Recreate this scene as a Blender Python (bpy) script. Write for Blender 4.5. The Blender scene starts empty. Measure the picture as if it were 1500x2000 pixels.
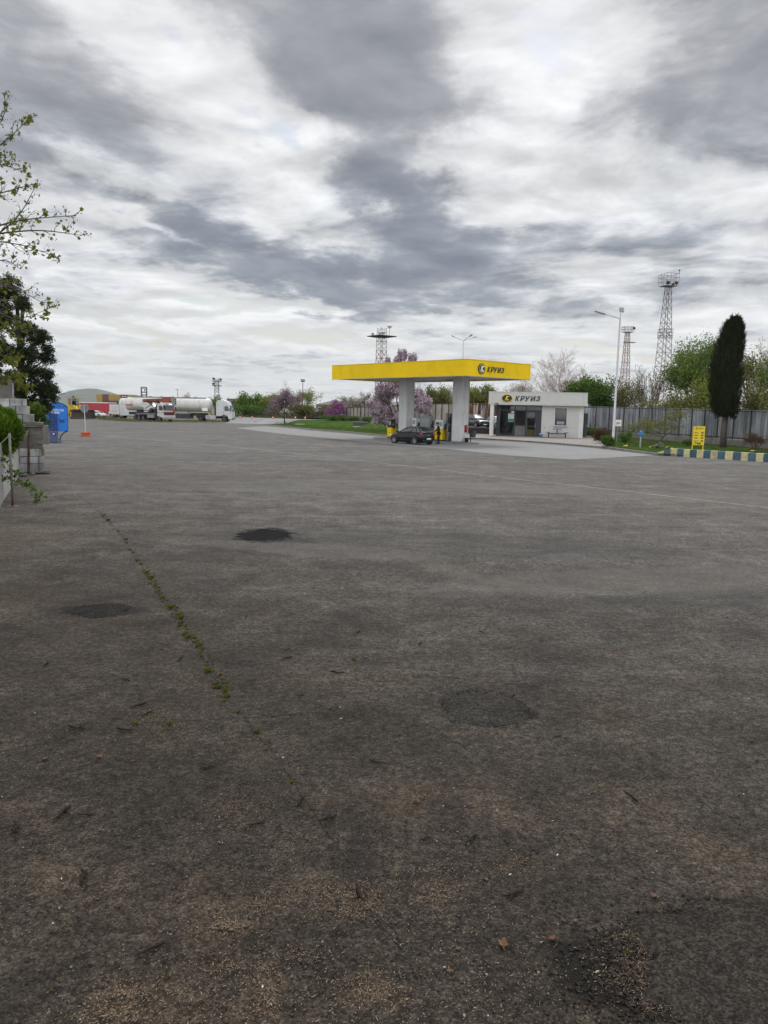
import bpy, bmesh, math, random
from math import sin, cos, pi, radians, sqrt, atan2, exp
from mathutils import Vector, Matrix, Euler, noise as mnoise
random.seed(7)
S = bpy.context.scene
COL = S.collection
V3 = Vector
# ------------------------------------------------------------ camera
F = 1500.0; CAMH = 2.65
PITCH = math.atan(197/1500.0); ROLL = 0.021
_f = V3((0, cos(PITCH), -sin(PITCH))); _r = V3((1, 0, 0)); _u = V3((0, sin(PITCH), cos(PITCH)))
EX = _r*cos(ROLL) + _u*sin(ROLL); EU = -_r*sin(ROLL) + _u*cos(ROLL)
CAM = V3((0, 0, CAMH))
def ss(t):
    t = max(0.0, min(1.0, t)); return t*t*(3-2*t)
def tz(x, y):                       # height of the land: flat lot, a bank rising behind the station
    d = (x-6)*.826 + (y-90)*.565
    m = max(1-ss((x-8.5)/1.5), ss((y-97.4)/1.6))
    return .8*ss((d-5)/4.0)*m
def ray(px, py):
    return (_f + EX*((px-750)/F) + EU*((1000-py)/F))
def G(px, py, dz=0.0):              # point of the land seen along a direction
    d = ray(px, py); t = 1.0; last = 1.0
    if d.z > -1e-4: d.z = -1e-4
    while t < 900:
        p = CAM + d*t
        if p.z <= tz(p.x, p.y)+dz:
            a, b = last, t
            for _ in range(30):
                c = (a+b)/2; q = CAM + d*c
                if q.z <= tz(q.x, q.y)+dz: b = c
                else: a = c
            return CAM + d*b
        last = t; t *= 1.01
    return CAM + d*((CAMH-dz)/-d.z)
def P(px, py, Y):                   # point at depth Y
    d = ray(px, py); return CAM + d*(Y/d.y)
def HZ(px): return 803 + .021*(px-750)
# ------------------------------------------------------------ node helper
class NT:
    def __init__(s, tree): s.t = tree; s.n = tree.nodes; s.l = tree.links
    def put(s, sock, v):
        if isinstance(v, bpy.types.NodeSocket): s.l.new(v, sock)
        elif v is not None:
            if isinstance(v, (tuple, list)) and len(v) == 3 and sock.type == 'RGBA': v = (*v, 1)
            sock.default_value = v
    def m(s, op, a, b=None, c=None, clamp=False):
        n = s.n.new('ShaderNodeMath'); n.operation = op; n.use_clamp = clamp
        s.put(n.inputs[0], a); s.put(n.inputs[1], b)
        if c is not None: s.put(n.inputs[2], c)
        return n.outputs[0]
    def v(s, op, a, b=None, scale=None):
        n = s.n.new('ShaderNodeVectorMath'); n.operation = op
        s.put(n.inputs[0], a)
        if b is not None: s.put(n.inputs[1], b)
        if scale is not None: s.put(n.inputs['Scale'], scale)
        return n.outputs['Value'] if op in ('LENGTH', 'DOT_PRODUCT', 'DISTANCE') else n.outputs[0]
    def sep(s, v):
        n = s.n.new('ShaderNodeSeparateXYZ'); s.put(n.inputs[0], v); return n.outputs
    def comb(s, x, y, z=0.0):
        n = s.n.new('ShaderNodeCombineXYZ')
        for i, q in enumerate((x, y, z)): s.put(n.inputs[i], q)
        return n.outputs[0]
    def noise(s, v, scale, detail=2, rough=.5, dist=0.0, color=False, lac=2.0):
        n = s.n.new('ShaderNodeTexNoise'); s.put(n.inputs['Vector'], v)
        n.inputs['Scale'].default_value = scale; n.inputs['Detail'].default_value = detail
        n.inputs['Roughness'].default_value = rough; n.inputs['Distortion'].default_value = dist
        n.inputs['Lacunarity'].default_value = lac
        return n.outputs['Color' if color else 'Fac']
    def vor(s, v, scale, feature='F1', out='Distance', rnd=1.0):
        n = s.n.new('ShaderNodeTexVoronoi'); n.feature = feature; s.put(n.inputs['Vector'], v)
        n.inputs['Scale'].default_value = scale; n.inputs['Randomness'].default_value = rnd
        return n.outputs[out]
    def rng(s, v, a, b, c=0.0, d=1.0, smooth=True):
        n = s.n.new('ShaderNodeMapRange'); n.interpolation_type = 'SMOOTHSTEP' if smooth else 'LINEAR'
        for i, q in enumerate((v, a, b, c, d)): s.put(n.inputs[i], q)
        return n.outputs[0]
    def mix(s, f, a, b, blend='MIX'):
        n = s.n.new('ShaderNodeMix'); n.data_type = 'RGBA'; n.blend_type = blend
        s.put(n.inputs[0], f); s.put(n.inputs[6], a); s.put(n.inputs[7], b); return n.outputs[2]
    def mapping(s, v, loc=(0,0,0), rot=(0,0,0), scale=(1,1,1), typ='POINT'):
        n = s.n.new('ShaderNodeMapping'); n.vector_type = typ; s.put(n.inputs[0], v)
        if 'Location' in n.inputs: n.inputs['Location'].default_value = loc
        n.inputs['Rotation'].default_value = rot; n.inputs['Scale'].default_value = scale
        return n.outputs[0]
    def ramp(s, f, stops):
        n = s.n.new('ShaderNodeValToRGB'); s.put(n.inputs[0], f); e = n.color_ramp.elements
        while len(e) < len(stops): e.new(.5)
        for q, (p, c) in zip(e, stops): q.position = p; q.color = (*c, 1)
        return n.outputs[0]
def new_mat(name):
    m = bpy.data.materials.new(name); m.use_nodes = True; t = NT(m.node_tree)
    return m, t, m.node_tree.nodes['Principled BSDF']
def bump(t, b, h, strength=.3, dist=.02):
    n = t.n.new('ShaderNodeBump'); n.inputs['Strength'].default_value = strength; n.inputs['Distance'].default_value = dist
    t.put(n.inputs['Height'], h); t.l.new(n.outputs[0], b.inputs['Normal'])
_mats = {}
def mat(name, c=(.5,.5,.5), rough=.6, metal=0.0, var=.12, vs=1.5, dirt=None, da=.35, bmp=0.0, bs=40, spec=.5, coat=0.0, ds=.8, streak=False, ov=0.0):
    """plain surface with mottled tone, dirt patches and fine relief"""
    if name in _mats: return _mats[name]
    m, t, b = new_mat(name)
    pos = t.n.new('ShaderNodeTexCoord').outputs['Object']
    n1 = t.noise(pos, vs, 5, .6)
    k = t.rng(n1, .3, .7, 1-var, 1+var, False)
    col = t.v('SCALE', c, scale=k)
    if dirt is not None:
        pv = t.mapping(pos, scale=(3, 3, .35)) if streak else pos
        n2 = t.noise(pv, ds, 7, .65)
        col = t.mix(t.rng(n2, .5, .72, 0, da), col, dirt)
    if ov: col = t.v('SCALE', col, scale=t.rng(t.n.new('ShaderNodeObjectInfo').outputs['Random'], 0, 1, 1-ov, 1+ov*.6, False))
    t.put(b.inputs['Base Color'], col)
    rr = t.rng(t.noise(pos, vs*3, 4), .3, .7, max(0, rough-.08), min(1, rough+.08), False)
    t.put(b.inputs['Roughness'], rr)
    b.inputs['Metallic'].default_value = metal; b.inputs['Specular IOR Level'].default_value = spec
    b.inputs['Coat Weight'].default_value = coat; b.inputs['Coat Roughness'].default_value = .05
    if bmp: bump(t, b, t.noise(pos, bs, 4, .6), bmp, .01)
    _mats[name] = m; return m
def leaf_mat(name, cols, trans=.25, rough=.55):
    if name in _mats: return _mats[name]
    m, t, b = new_mat(name)
    g = t.n.new('ShaderNodeNewGeometry')
    n = len(cols)
    col = t.ramp(g.outputs['Random Per Island'], [(i/max(1, n-1), c) for i, c in enumerate(cols)])
    t.put(b.inputs['Base Color'], col); b.inputs['Roughness'].default_value = rough
    b.inputs['Specular IOR Level'].default_value = .12
    if trans:
        tr = t.n.new('ShaderNodeBsdfTranslucent'); t.put(tr.inputs[0], col)
        mx = t.n.new('ShaderNodeMixShader'); mx.inputs[0].default_value = trans
        t.l.new(b.outputs[0], mx.inputs[1]); t.l.new(tr.outputs[0], mx.inputs[2])
        t.l.new(mx.outputs[0], m.node_tree.nodes['Material Output'].inputs[0])
    _mats[name] = m; return m
# ------------------------------------------------------------ objects
def tag(o, label=None, cat=None, group=None, kind=None):
    if label: o['label'] = label
    if cat: o['category'] = cat
    if group: o['group'] = group
    if kind: o['kind'] = kind
    return o
def thing(name, label, cat, loc=(0,0,0), rz=0.0, group=None, tilt=(0,0)):
    o = bpy.data.objects.new(name, None); COL.objects.link(o)
    o.location = loc; o.rotation_euler = (tilt[0], tilt[1], rz); o.empty_display_size = .2
    return tag(o, label, cat, group)
def frame_z(d):
    d = V3(d).normalized(); a = V3((0,0,1)) if abs(d.z) < .95 else V3((1,0,0))
    x = a.cross(d).normalized(); return x, d.cross(x)
class MB:
    def __init__(s): s.b = bmesh.new()
    def face(s, pts):
        vs = [s.b.verts.new(p) for p in pts]
        try: return s.b.faces.new(vs)
        except ValueError: return None
    def box(s, c, size, rz=0.0, M=None):
        c = V3(c); hx, hy, hz = size[0]/2, size[1]/2, size[2]/2
        R = M if M is not None else Matrix.Rotation(rz, 3, 'Z')
        v = [s.b.verts.new(c + R @ V3((sx*hx, sy*hy, sz*hz))) for sx in (-1,1) for sy in (-1,1) for sz in (-1,1)]
        for f in ((0,1,3,2),(4,6,7,5),(0,4,5,1),(2,3,7,6),(0,2,6,4),(1,5,7,3)): s.b.faces.new([v[i] for i in f])
        return s
    def bx(s, x0, x1, y0, y1, z0, z1): return s.box(((x0+x1)/2,(y0+y1)/2,(z0+z1)/2),(abs(x1-x0),abs(y1-y0),abs(z1-z0)))
    def tube(s, pts, rad, n=8, cap=True):
        pts = [V3(p) for p in pts]; rad = rad if isinstance(rad, (list, tuple)) else [rad]*len(pts)
        rings = []; px = None
        for i, p in enumerate(pts):
            d = (pts[min(i+1, len(pts)-1)] - pts[max(i-1, 0)])
            if d.length < 1e-9: d = V3((0,0,1))
            d.normalize()
            if px is None: x, y = frame_z(d)
            else:
                x = (px - d*px.dot(d))
                if x.length < 1e-6: x, _ = frame_z(d)
                x.normalize(); y = d.cross(x)
            px = x
            rings.append([s.b.verts.new(p + (x*cos(2*pi*k/n) + y*sin(2*pi*k/n))*rad[i]) for k in range(n)])
        for a, b in zip(rings, rings[1:]):
            for k in range(n): s.b.faces.new((a[k], a[(k+1)%n], b[(k+1)%n], b[k]))
        if cap and n > 2:
            s.b.faces.new(rings[0][::-1]); s.b.faces.new(rings[-1])
        return s
    def cyl(s, a, b, r, r2=None, n=16): return s.tube([a, b], [r, r if r2 is None else r2], n)
    def lathe(s, prof, n=20, c=(0,0,0), M=None):
        c = V3(c); R = M or Matrix.Identity(3); rings = []
        for r, z in prof: rings.append([s.b.verts.new(c + R @ V3((r*cos(2*pi*k/n), r*sin(2*pi*k/n), z))) for k in range(n)])
        for a, b in zip(rings, rings[1:]):
            for k in range(n): s.b.faces.new((a[k], a[(k+1)%n], b[(k+1)%n], b[k]))
        s.b.faces.new(rings[0][::-1]); s.b.faces.new(rings[-1]); return s
    def prism(s, poly, a, b, axis='Y'):
        """extrude a 2-D outline between a and b along an axis"""
        def mk(u, w, q): return {'Y': (u, q, w), 'X': (q, u, w), 'Z': (u, w, q)}[axis]
        A = [s.b.verts.new(mk(u, w, a)) for u, w in poly]; B = [s.b.verts.new(mk(u, w, b)) for u, w in poly]
        n = len(poly); s.b.faces.new(A); s.b.faces.new(B[::-1])
        for k in range(n): s.b.faces.new((A[k], B[k], B[(k+1)%n], A[(k+1)%n]))
        return s
    def ball(s, c, r, n=10, jit=0.0, seed=0):
        c = V3(c); r = r if isinstance(r, (tuple, list)) else (r, r, r)
        q = bmesh.ops.create_icosphere(s.b, subdivisions=2 if n <= 12 else 3, radius=1)
        for v in q['verts']:
            k = 1 + jit*mnoise.noise(v.co*1.7 + V3((seed*3.1, seed*1.7, 0)))
            v.co = c + V3((v.co.x*r[0], v.co.y*r[1], v.co.z*r[2]))*k
        return s
    def loft(s, secs, closed=True, cap=True):
        R = [[s.b.verts.new(p) for p in q] for q in secs]
        n = len(R[0])
        for a, b in zip(R, R[1:]):
            for k in range(n if closed else n-1): s.b.faces.new((a[k], a[(k+1)%n], b[(k+1)%n], b[k]))
        if cap and closed:
            s.b.faces.new(R[0][::-1]); s.b.faces.new(R[-1])
        return s
    def build(s, name, m=None, parent=None, smooth=False, bevel=0.0, loc=None, sub=0, fixn=True):
        if fixn: bmesh.ops.recalc_face_normals(s.b, faces=s.b.faces[:])
        me = bpy.data.meshes.new(name); s.b.to_mesh(me); s.b.free()
        if smooth:
            for p in me.polygons: p.use_smooth = True
        o = bpy.data.objects.new(name, me); COL.objects.link(o)
        if m: me.materials.append(m)
        if parent: o.parent = parent
        if loc is not None: o.location = loc
        if bevel:
            q = o.modifiers.new('b', 'BEVEL'); q.width = bevel; q.segments = 2; q.limit_method = 'ANGLE'
        if sub:
            q = o.modifiers.new('s', 'SUBSURF'); q.levels = sub; q.render_levels = sub
        return o
def copy_tree(o, parent=None):
    c = o.copy(); COL.objects.link(c)
    if parent is not None: c.parent = parent
    for ch in list(o.children): copy_tree(ch, c)
    return c
def text_mesh(txt, size=1.0, shear=0.0, depth=.02, bold=0.0, sx=1.0):
    cu = bpy.data.curves.new('t', 'FONT'); cu.body = txt; cu.size = size; cu.shear = shear
    cu.extrude = depth/2; cu.offset = bold; cu.resolution_u = 3
    o = bpy.data.objects.new('t', cu); COL.objects.link(o)
    bpy.context.view_layer.update()
    me = bpy.data.meshes.new_from_object(o.evaluated_get(bpy.context.evaluated_depsgraph_get()))
    bpy.data.objects.remove(o); bpy.data.curves.remove(cu)
    for v in me.vertices: v.co.x *= sx
    xs = [v.co.x for v in me.vertices]; ys = [v.co.y for v in me.vertices]
    return me, (min(xs), max(xs), min(ys), max(ys)) if xs else (0, 0, 0, 0)
def text_on(txt, name, m, parent, org, ux, uy, height, width=None, shear=0.0, depth=.02, bold=0.0):
    """lettering whose lower left corner is org, running along ux and rising along uy"""
    me, (x0, x1, y0, y1) = text_mesh(txt, 1.0, shear, depth, bold)
    me.name = name
    sy = height/max(1e-6, y1-y0); sx = sy if width is None else width/max(1e-6, x1-x0)
    ux, uy = V3(ux).normalized(), V3(uy).normalized(); uz = ux.cross(uy); org = V3(org)
    for v in me.vertices: v.co = org + ux*((v.co.x-x0)*sx) + uy*((v.co.y-y0)*sy) + uz*v.co.z
    o = bpy.data.objects.new(name, me); COL.objects.link(o); me.materials.append(m)
    if parent: o.parent = parent
    return o
# ------------------------------------------------------------ camera object, world, sun
cd = bpy.data.cameras.new('camera'); cam = bpy.data.objects.new('camera', cd); COL.objects.link(cam)
R = Matrix((EX, EU, -_f)).transposed().to_4x4(); R.translation = CAM
cam.matrix_world = R
cd.sensor_fit = 'VERTICAL'; cd.sensor_height = 36; cd.lens = 36*F/2000; cd.clip_end = 12000; cd.clip_start = .05
S.camera = cam
S.view_settings.view_transform = 'Standard'; S.view_settings.look = 'None'
S.view_settings.exposure = 0; S.view_settings.gamma = 1
SUN_AZ, SUN_EL = radians(14), radians(52)      # azimuth clockwise from +Y
W = bpy.data.worlds.new('World'); S.world = W; W.use_nodes = True
t = NT(W.node_tree); bg = W.node_tree.nodes['Background']
sky = t.n.new('ShaderNodeTexSky'); sky.sky_type = 'NISHITA'; sky.sun_disc = False
sky.sun_elevation = SUN_EL; sky.sun_rotation = SUN_AZ; sky.air_density = 1.2; sky.dust_density = 2.5
d = t.n.new('ShaderNodeTexCoord').outputs['Generated']
x, y, z = t.sep(d)
zc = t.m('ADD', t.m('MAXIMUM', z, 0.0), .085)
px = t.m('DIVIDE', x, zc); py = t.m('DIVIDE', y, zc)
Pp = t.comb(px, py, 0.0)
Pr = t.mapping(Pp, rot=(0, 0, radians(28)), scale=(1.0, .9, 1))
wv = t.v('SUBTRACT', t.noise(Pr, .8, 3, .5, color=True), (.5, .5, .5))
Pw = t.v('ADD', Pr, t.v('SCALE', wv, scale=.55))
def fb(v): return t.noise(v, 1.3, 10, .51, lac=2.15)
f0 = fb(Pw)
Ps = t.v('SCALE', Pw, scale=.955)
f1 = fb(Ps)
big = t.noise(t.v('ADD', Pr, (3.7, 9.1, 0)), .42, 3, .5)
# cloud masses where they hang in the sky (direction, extent, weight)
w2 = t.v('SUBTRACT', t.noise(t.mapping(Pp, scale=(1.6,1,1)), 1.5, 8, .62, color=True), (.5, .5, .5))
dxz = t.v('ADD', t.comb(x, z, 0.0), t.v('SCALE', w2, scale=.13))
blobs = [ # px, py, rx, ry, tilt(deg), weight
 (640,40,300,110,-6,.40), (770,170,170,90,-25,.30), (1400,110,200,220,8,.30), (120,170,220,70,-14,.24), (60,60,110,60,0,.05),
 (640,320,270,62,-24,.26), (780,400,130,60,-30,.26), (330,395,270,42,-17,.22), (520,510,230,52,-17,.34), (300,490,190,34,-12,.22), (640,570,110,40,-25,.26), (850,560,190,55,-4,.34),
 (1010,470,200,35,6,.20), (1200,560,260,36,-2,.14), (1440,590,150,60,0,.08), (1240,300,260,50,12,.04), (440,690,60,14,0,.16), (560,705,50,12,0,.14), (310,690,50,12,0,.13),(860,615,30,8,0,.1),
 (1060,190,150,150,20,-.28), (400,180,170,70,-32,-.30), (180,320,200,26,-16,-.26), (230,60,190,60,0,-.18), (1200,400,260,40,4,-.06), (910,330,110,50,0,-.12), (290,440,150,16,-16,-.22), (760,440,60,18,0,-.2), (560,250,60,120,60,-.15),
 (880,300,120,60,10,-.20), (590,262,120,34,-20,-.18), (330,615,420,34,0,-.16), (900,670,700,40,0,-.14)]
acc = None
for (bx_, by_, rx, ry, tilt, w) in blobs:
    c = ray(bx_, by_).normalized()
    mp = t.mapping(dxz, loc=(c.x, c.z, 0), rot=(0, 0, radians(tilt)), scale=(rx/F*.95, ry/F*.95, 1), typ='TEXTURE')
    e = t.m('MULTIPLY', t.m('EXPONENT', t.m('MULTIPLY', t.v('DOT_PRODUCT', mp, mp), -1.0)), w*1.0)
    acc = e if acc is None else t.m('ADD', acc, e)
fwd = t.rng(y, .05, .35)
acc = t.m('MULTIPLY', acc, fwd)
D = t.m('ADD', t.m('ADD', t.m('MULTIPLY', t.m('SUBTRACT', f0, .5), 1.25), t.m('MULTIPLY', t.m('SUBTRACT', big, .5), .2)), acc)
lit = t.m('SUBTRACT', f0, f1)
D = t.m('ADD', D, t.m('MULTIPLY', t.m('SUBTRACT', t.noise(Pw, 3.2, 9, .58), .5), .85))
thick = t.rng(D, -.12, .44)
thick2 = t.rng(D, .0, .42)
base = t.ramp(thick, [(0, (.73,.74,.755)), (.26, (.61,.62,.64)), (.56, (.41,.42,.45)), (1, (.275,.29,.328))])
low = t.mix(1.0, base, t.ramp(thick, [(0, (1, 1, 1)), (.5, (.93, .965, 1.0)), (1, (.74, .81, .89))]), 'MULTIPLY')
base = t.mix(t.rng(z, .36, .20), base, low)
litk = t.rng(lit, -.09, .11, -.14, .27, False)
base = t.v('MAXIMUM', t.v('ADD', base, t.v('SCALE', (1, 1, 1.02), scale=t.m('MULTIPLY', litk, t.m('MULTIPLY', t.rng(z, .0, .2, .35, 1.0), t.rng(thick, .45, 1.0, 1.0, .3))))), (.05,.05,.06))
# blue gaps where the cover is thinnest
gap = t.rng(D, -.16, -.30)
skyc = t.v('SCALE', sky.outputs[0], scale=.10)
cov = t.mix(t.m('MULTIPLY', gap, .55), base, skyc)
# pale veil low over the horizon
veil = t.m('EXPONENT', t.m('MULTIPLY', t.m('MAXIMUM', z, 0.0), -13.0))
cov = t.mix(t.m('MULTIPLY', veil, .82), cov, (.72,.75,.75))
# the bright part of the overcast round the hidden sun, high above
sd = V3((sin(SUN_AZ)*cos(SUN_EL), cos(SUN_AZ)*cos(SUN_EL), sin(SUN_EL)))
glow = t.rng(t.v('DOT_PRODUCT', d, tuple(sd)), .92, 1.0, 1.0, 5.0)
high = t.rng(z, .45, .85, 1.05, 1.45)
back = t.rng(y, .15, -.55, 1.0, 1.95)      # sky behind the viewer, brightened out of view to lift camera-facing surfaces
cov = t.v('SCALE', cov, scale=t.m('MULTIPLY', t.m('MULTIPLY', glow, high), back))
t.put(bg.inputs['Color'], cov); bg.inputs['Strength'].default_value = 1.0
sl = bpy.data.lights.new('sun', 'SUN'); sl.energy = 1.15; sl.angle = radians(14); sl.color = (1, .96, .9)
so = bpy.data.objects.new('sun', sl); COL.objects.link(so)
so.rotation_euler = sd.to_track_quat('Z', 'Y').to_euler()
# ------------------------------------------------------------ ground
def ell(t, pos, c, rx, ry, rot=0, wob=.35, ws=3.0, e0=1.15, e1=.75):
    """1 inside a ragged ellipse lying on the land"""
    v = t.mapping(pos, loc=(c[0], c[1], 0), rot=(0, 0, rot), scale=(rx, ry, 1e6), typ='TEXTURE')
    r = t.v('LENGTH', v)
    r = t.m('ADD', r, t.m('MULTIPLY', t.m('SUBTRACT', t.noise(pos, ws, 5, .65), .5), wob*2))
    return t.rng(r, e0, e1)
def asphalt_mat():
    m, t, b = new_mat('worn asphalt')
    pos = t.n.new('ShaderNodeNewGeometry').outputs['Position']
    x, y, z = t.sep(pos); flat = t.comb(x, y, 0.0)
    big = t.noise(flat, .16, 5, .6); mid = t.noise(flat, .9, 6, .6); fine = t.noise(flat, 14, 6, .7)
    # stone grains of the wearing course
    gr = t.vor(flat, 75, out='Color'); gr = t.sep(gr)[0]
    gr2 = t.vor(flat, 170, out='Color'); gr2 = t.sep(gr2)[1]
    gd = t.vor(flat, 75)
    k = t.m('ADD', t.m('MULTIPLY', t.m('POWER', gr, 1.6), 1.05), t.m('MULTIPLY', gr2, .45))
    k = t.m('ADD', k, .36)
    pit = t.rng(t.noise(flat, 33, 5, .7), .40, .30)
    k = t.m('MULTIPLY', k, t.m('SUBTRACT', 1.0, t.m('MULTIPLY', pit, .6)))
    strk = t.noise(t.mapping(flat, scale=(1.0, 1.0, 1)), 3.0, 9, .78)
    sp1 = t.n.new('ShaderNodeTexVoronoi'); t.put(sp1.inputs['Vector'], flat); sp1.inputs['Scale'].default_value = 26
    dk = t.m('MULTIPLY', t.rng(sp1.outputs['Distance'], .26, .16), t.rng(t.sep(sp1.outputs['Color'])[0], .55, .65))
    k = t.m('MULTIPLY', k, t.m('SUBTRACT', 1.0, t.m('MULTIPLY', dk, .6)))
    sp2 = t.n.new('ShaderNodeTexVoronoi'); t.put(sp2.inputs['Vector'], flat); sp2.inputs['Scale'].default_value = 40
    lk = t.m('MULTIPLY', t.rng(sp2.outputs['Distance'], .22, .12), t.rng(t.sep(sp2.outputs['Color'])[1], .72, .8))
    k = t.m('ADD', k, t.m('MULTIPLY', lk, 1.1))
    k = t.m('MULTIPLY', k, t.rng(strk, .3, .7, .55, 1.45, False))
    k = t.m('MULTIPLY', k, t.rng(fine, .3, .7, .38, 1.62, False))
    k = t.m('MULTIPLY', k, t.rng(mid, .3, .7, .68, 1.32, False))
    k = t.m('MULTIPLY', k, t.rng(big, .3, .7, .84, 1.16, False))
    # swept, driven-over part against the dirty verge nearest the trees
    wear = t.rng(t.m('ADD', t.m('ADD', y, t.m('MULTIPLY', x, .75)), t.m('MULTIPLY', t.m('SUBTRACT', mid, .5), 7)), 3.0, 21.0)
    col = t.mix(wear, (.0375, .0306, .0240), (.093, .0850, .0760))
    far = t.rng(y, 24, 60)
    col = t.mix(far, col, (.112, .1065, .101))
    # wheel tracks sweeping across
    tr = t.mapping(flat, rot=(0, 0, radians(24)), scale=(.05, .75, 1))
    trn = t.noise(t.v('ADD', tr, t.v('SCALE', t.noise(flat, .09, 2, color=True), scale=1.6)), 1.6, 5, .6)
    col = t.mix(t.m('MULTIPLY', t.rng(trn, .5, .68), t.m('MULTIPLY', wear, .38)), col, (.042, .040, .038))
    col = t.mix(t.m('MULTIPLY', t.rng(trn, .46, .30), t.m('MULTIPLY', wear, .40)), col, (.15, .143, .132))
    # brown soil and dust
    soil = t.noise(t.v('ADD', flat, (5, 2, 0)), .8, 7, .68)
    sm = t.m('MULTIPLY', t.rng(soil, .5, .68), t.rng(wear, 1.0, .2))
    col = t.mix(t.m('MULTIPLY', sm, .55), col, (.075, .057, .041))
    side = t.rng(t.m('ADD', t.m('ADD', x, t.m('MULTIPLY', y, .30)), t.m('MULTIPLY', t.m('SUBTRACT', soil, .5), 6)), -3.0, -5.6)
    side = t.m('MULTIPLY', side, t.rng(y, 34, 26))
    col = t.mix(t.m('MULTIPLY', side, .6), col, (.046, .036, .028))
    col = t.v('SCALE', col, scale=k)
    for (px_, py_, rx, ry, w, c) in ((1235, 1900, .42, .30, .85, (.010, .009, .008)), (1400, 1815, .5, .12, .8, (.011, .010, .009)), (945, 1384, .46, .39, .5, (.013, .012, .0115)), (1015, 1395, .18, .12, .8, (.008, .008, .007)), (197, 1192, .62, .30, .8, (.009, .0085, .008)), (700, 1700, .1, .5, .5, (.012, .011, .010))):
        p = G(px_, py_); col = t.mix(t.m('MULTIPLY', ell(t, flat, p, rx, ry, 0, .5, 7.0), w), col, c)
    brk = t.rng(t.noise(t.v('ADD', flat, (1.7, 8.3, 0)), 17, 6, .75), .46, .60)
    # dusty drifts and curved tyre marks
    for (px_, py_, rx, ry, w) in ((465, 1575, .22, .22, .5), (670, 1755, .32, .20, .6), (450, 1800, .12, .30, .5), (860, 1745, .16, .16, .45), (520, 1940, .10, .30, .5), (730, 1935, .22, .14, .5), (245, 1960, .2, .2, .5), (310, 1405, .3, .2, .45), (1235, 1840, .16, .14, .4), (800, 1560, .5, .3, .35), (10, 1050, 1.0, 2.4, .6), (0, 1180, .9, 1.2, .5), (1020, 1690, .3, .2, .35)):
        p = G(px_, py_); br_ = ell(t, flat, p, rx, ry, 0, .9, 6.0, 1.3, .2); col = t.mix(t.m('MULTIPLY', t.m('MULTIPLY', br_, brk), w), col, (.088, .062, .040))
    for (tri, wd, w, c) in ((((940, 1185), (1180, 1200), (1500, 1150)), .16, .5, (.034, .032, .030)), (((960, 1195), (1200, 1212), (1500, 1168)), .10, .45, (.036, .034, .031)), (((800, 1080), (1100, 1152), (1500, 1128)), .30, .4, (.125, .112, .098)),
            (((600, 1072), (800, 1122), (1010, 1205)), .22, .35, (.040, .037, .034)), (((700, 960), (1050, 1068), (1500, 1105)), .5, .35, (.045, .042, .039)), (((640, 1040), (900, 1060), (1400, 1180)), .3, .35, (.12, .108, .095)), (((300, 930), (440, 1000), (390, 1090)), .5, .35, (.040, .037, .034)), (((1100, 1000), (1300, 1050), (1500, 1060)), .4, .3, (.048, .045, .042))):
        A, B_, C_ = [G(*q_) for q_ in tri]
        dd = 2*(A.x*(B_.y-C_.y)+B_.x*(C_.y-A.y)+C_.x*(A.y-B_.y)); a2, b2, c2_ = A.x**2+A.y**2, B_.x**2+B_.y**2, C_.x**2+C_.y**2
        ux = (a2*(B_.y-C_.y)+b2*(C_.y-A.y)+c2_*(A.y-B_.y))/dd; uy = (a2*(C_.x-B_.x)+b2*(A.x-C_.x)+c2_*(B_.x-A.x))/dd; rad = sqrt((A.x-ux)**2+(A.y-uy)**2)
        e = t.m('ABSOLUTE', t.m('SUBTRACT', t.v('DISTANCE', flat, (ux, uy, 0)), rad)); e = t.m('ADD', e, t.m('MULTIPLY', t.m('SUBTRACT', fine, .5), wd*.8))
        md_ = (A+C_)/2; mk = t.m('MULTIPLY', t.rng(e, wd, wd*.35), t.rng(t.v('DISTANCE', flat, (B_.x, B_.y, 0)), (A-C_).length*.75, (A-C_).length*.35))
        mk = t.m('MULTIPLY', mk, t.rng(t.noise(flat, 2.2, 5, .7), .35, .6)); col = t.mix(t.m('MULTIPLY', mk, w), col, c)
    # tar crack lines
    wv = t.v('ADD', flat, t.v('SCALE', t.noise(flat, .7, 6, .7, color=True), scale=1.3))
    cr = t.vor(wv, .17, feature='DISTANCE_TO_EDGE')
    crm = t.m('MULTIPLY', t.rng(cr, .006, .0015), t.rng(t.noise(flat, .3, 3), .5, .62))
    col = t.mix(t.m('MULTIPLY', crm, .7), col, (.02, .019, .018))
    matt = None
    for (px_, py_, rx, ry, rot, w, c) in ((518, 1045, .62, .95, 0, .93, (.0045, .0045, .005)), (560, 1055, .7, .35, -.2, .62, (.008, .008, .008)), (640, 1075, 2.6, .7, -.25, .16, (.20, .19, .175)),
            (850, 1060, 5.0, 1.6, -.1, .30, (.05, .05, .05)), (1250, 1130, 4.0, .9, .3, .30, (.13, .12, .108)), (1380, 1170, 2.6, .5, .25, .4, (.045, .044, .042)),
            (420, 935, 7, 2.2, .1, .25, (.06, .06, .06)), (760, 950, 8, 2.6, .1, .22, (.145, .14, .133)), (700, 905, 5, 1.2, .1, .3, (.06, .06, .06)),
            (520, 900, 9, 1.5, .0, .25, (.07, .07, .07)), (1150, 960, 8, 1.6, -.3, .25, (.14, .133, .126)), (870, 880, 3, .5, 0, .45, (.05, .05, .05)), (660, 858, 6, .7, .2, .4, (.07, .07, .07)),
            (560, 845, 5, .8, .2, .45, (.07, .07, .07)), (250, 830, 12, 1.2, 0, .3, (.07, .07, .07)), (500, 828, 9, 1.4, 0, .3, (.08, .08, .08))):
        p = G(px_, py_)
        e = ell(t, flat, p, rx, ry, rot, .4 if rx > 2 else .85, 1.6 if rx > 2 else 4.5)
        col = t.mix(t.m('MULTIPLY', e, w), col, c)
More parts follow.
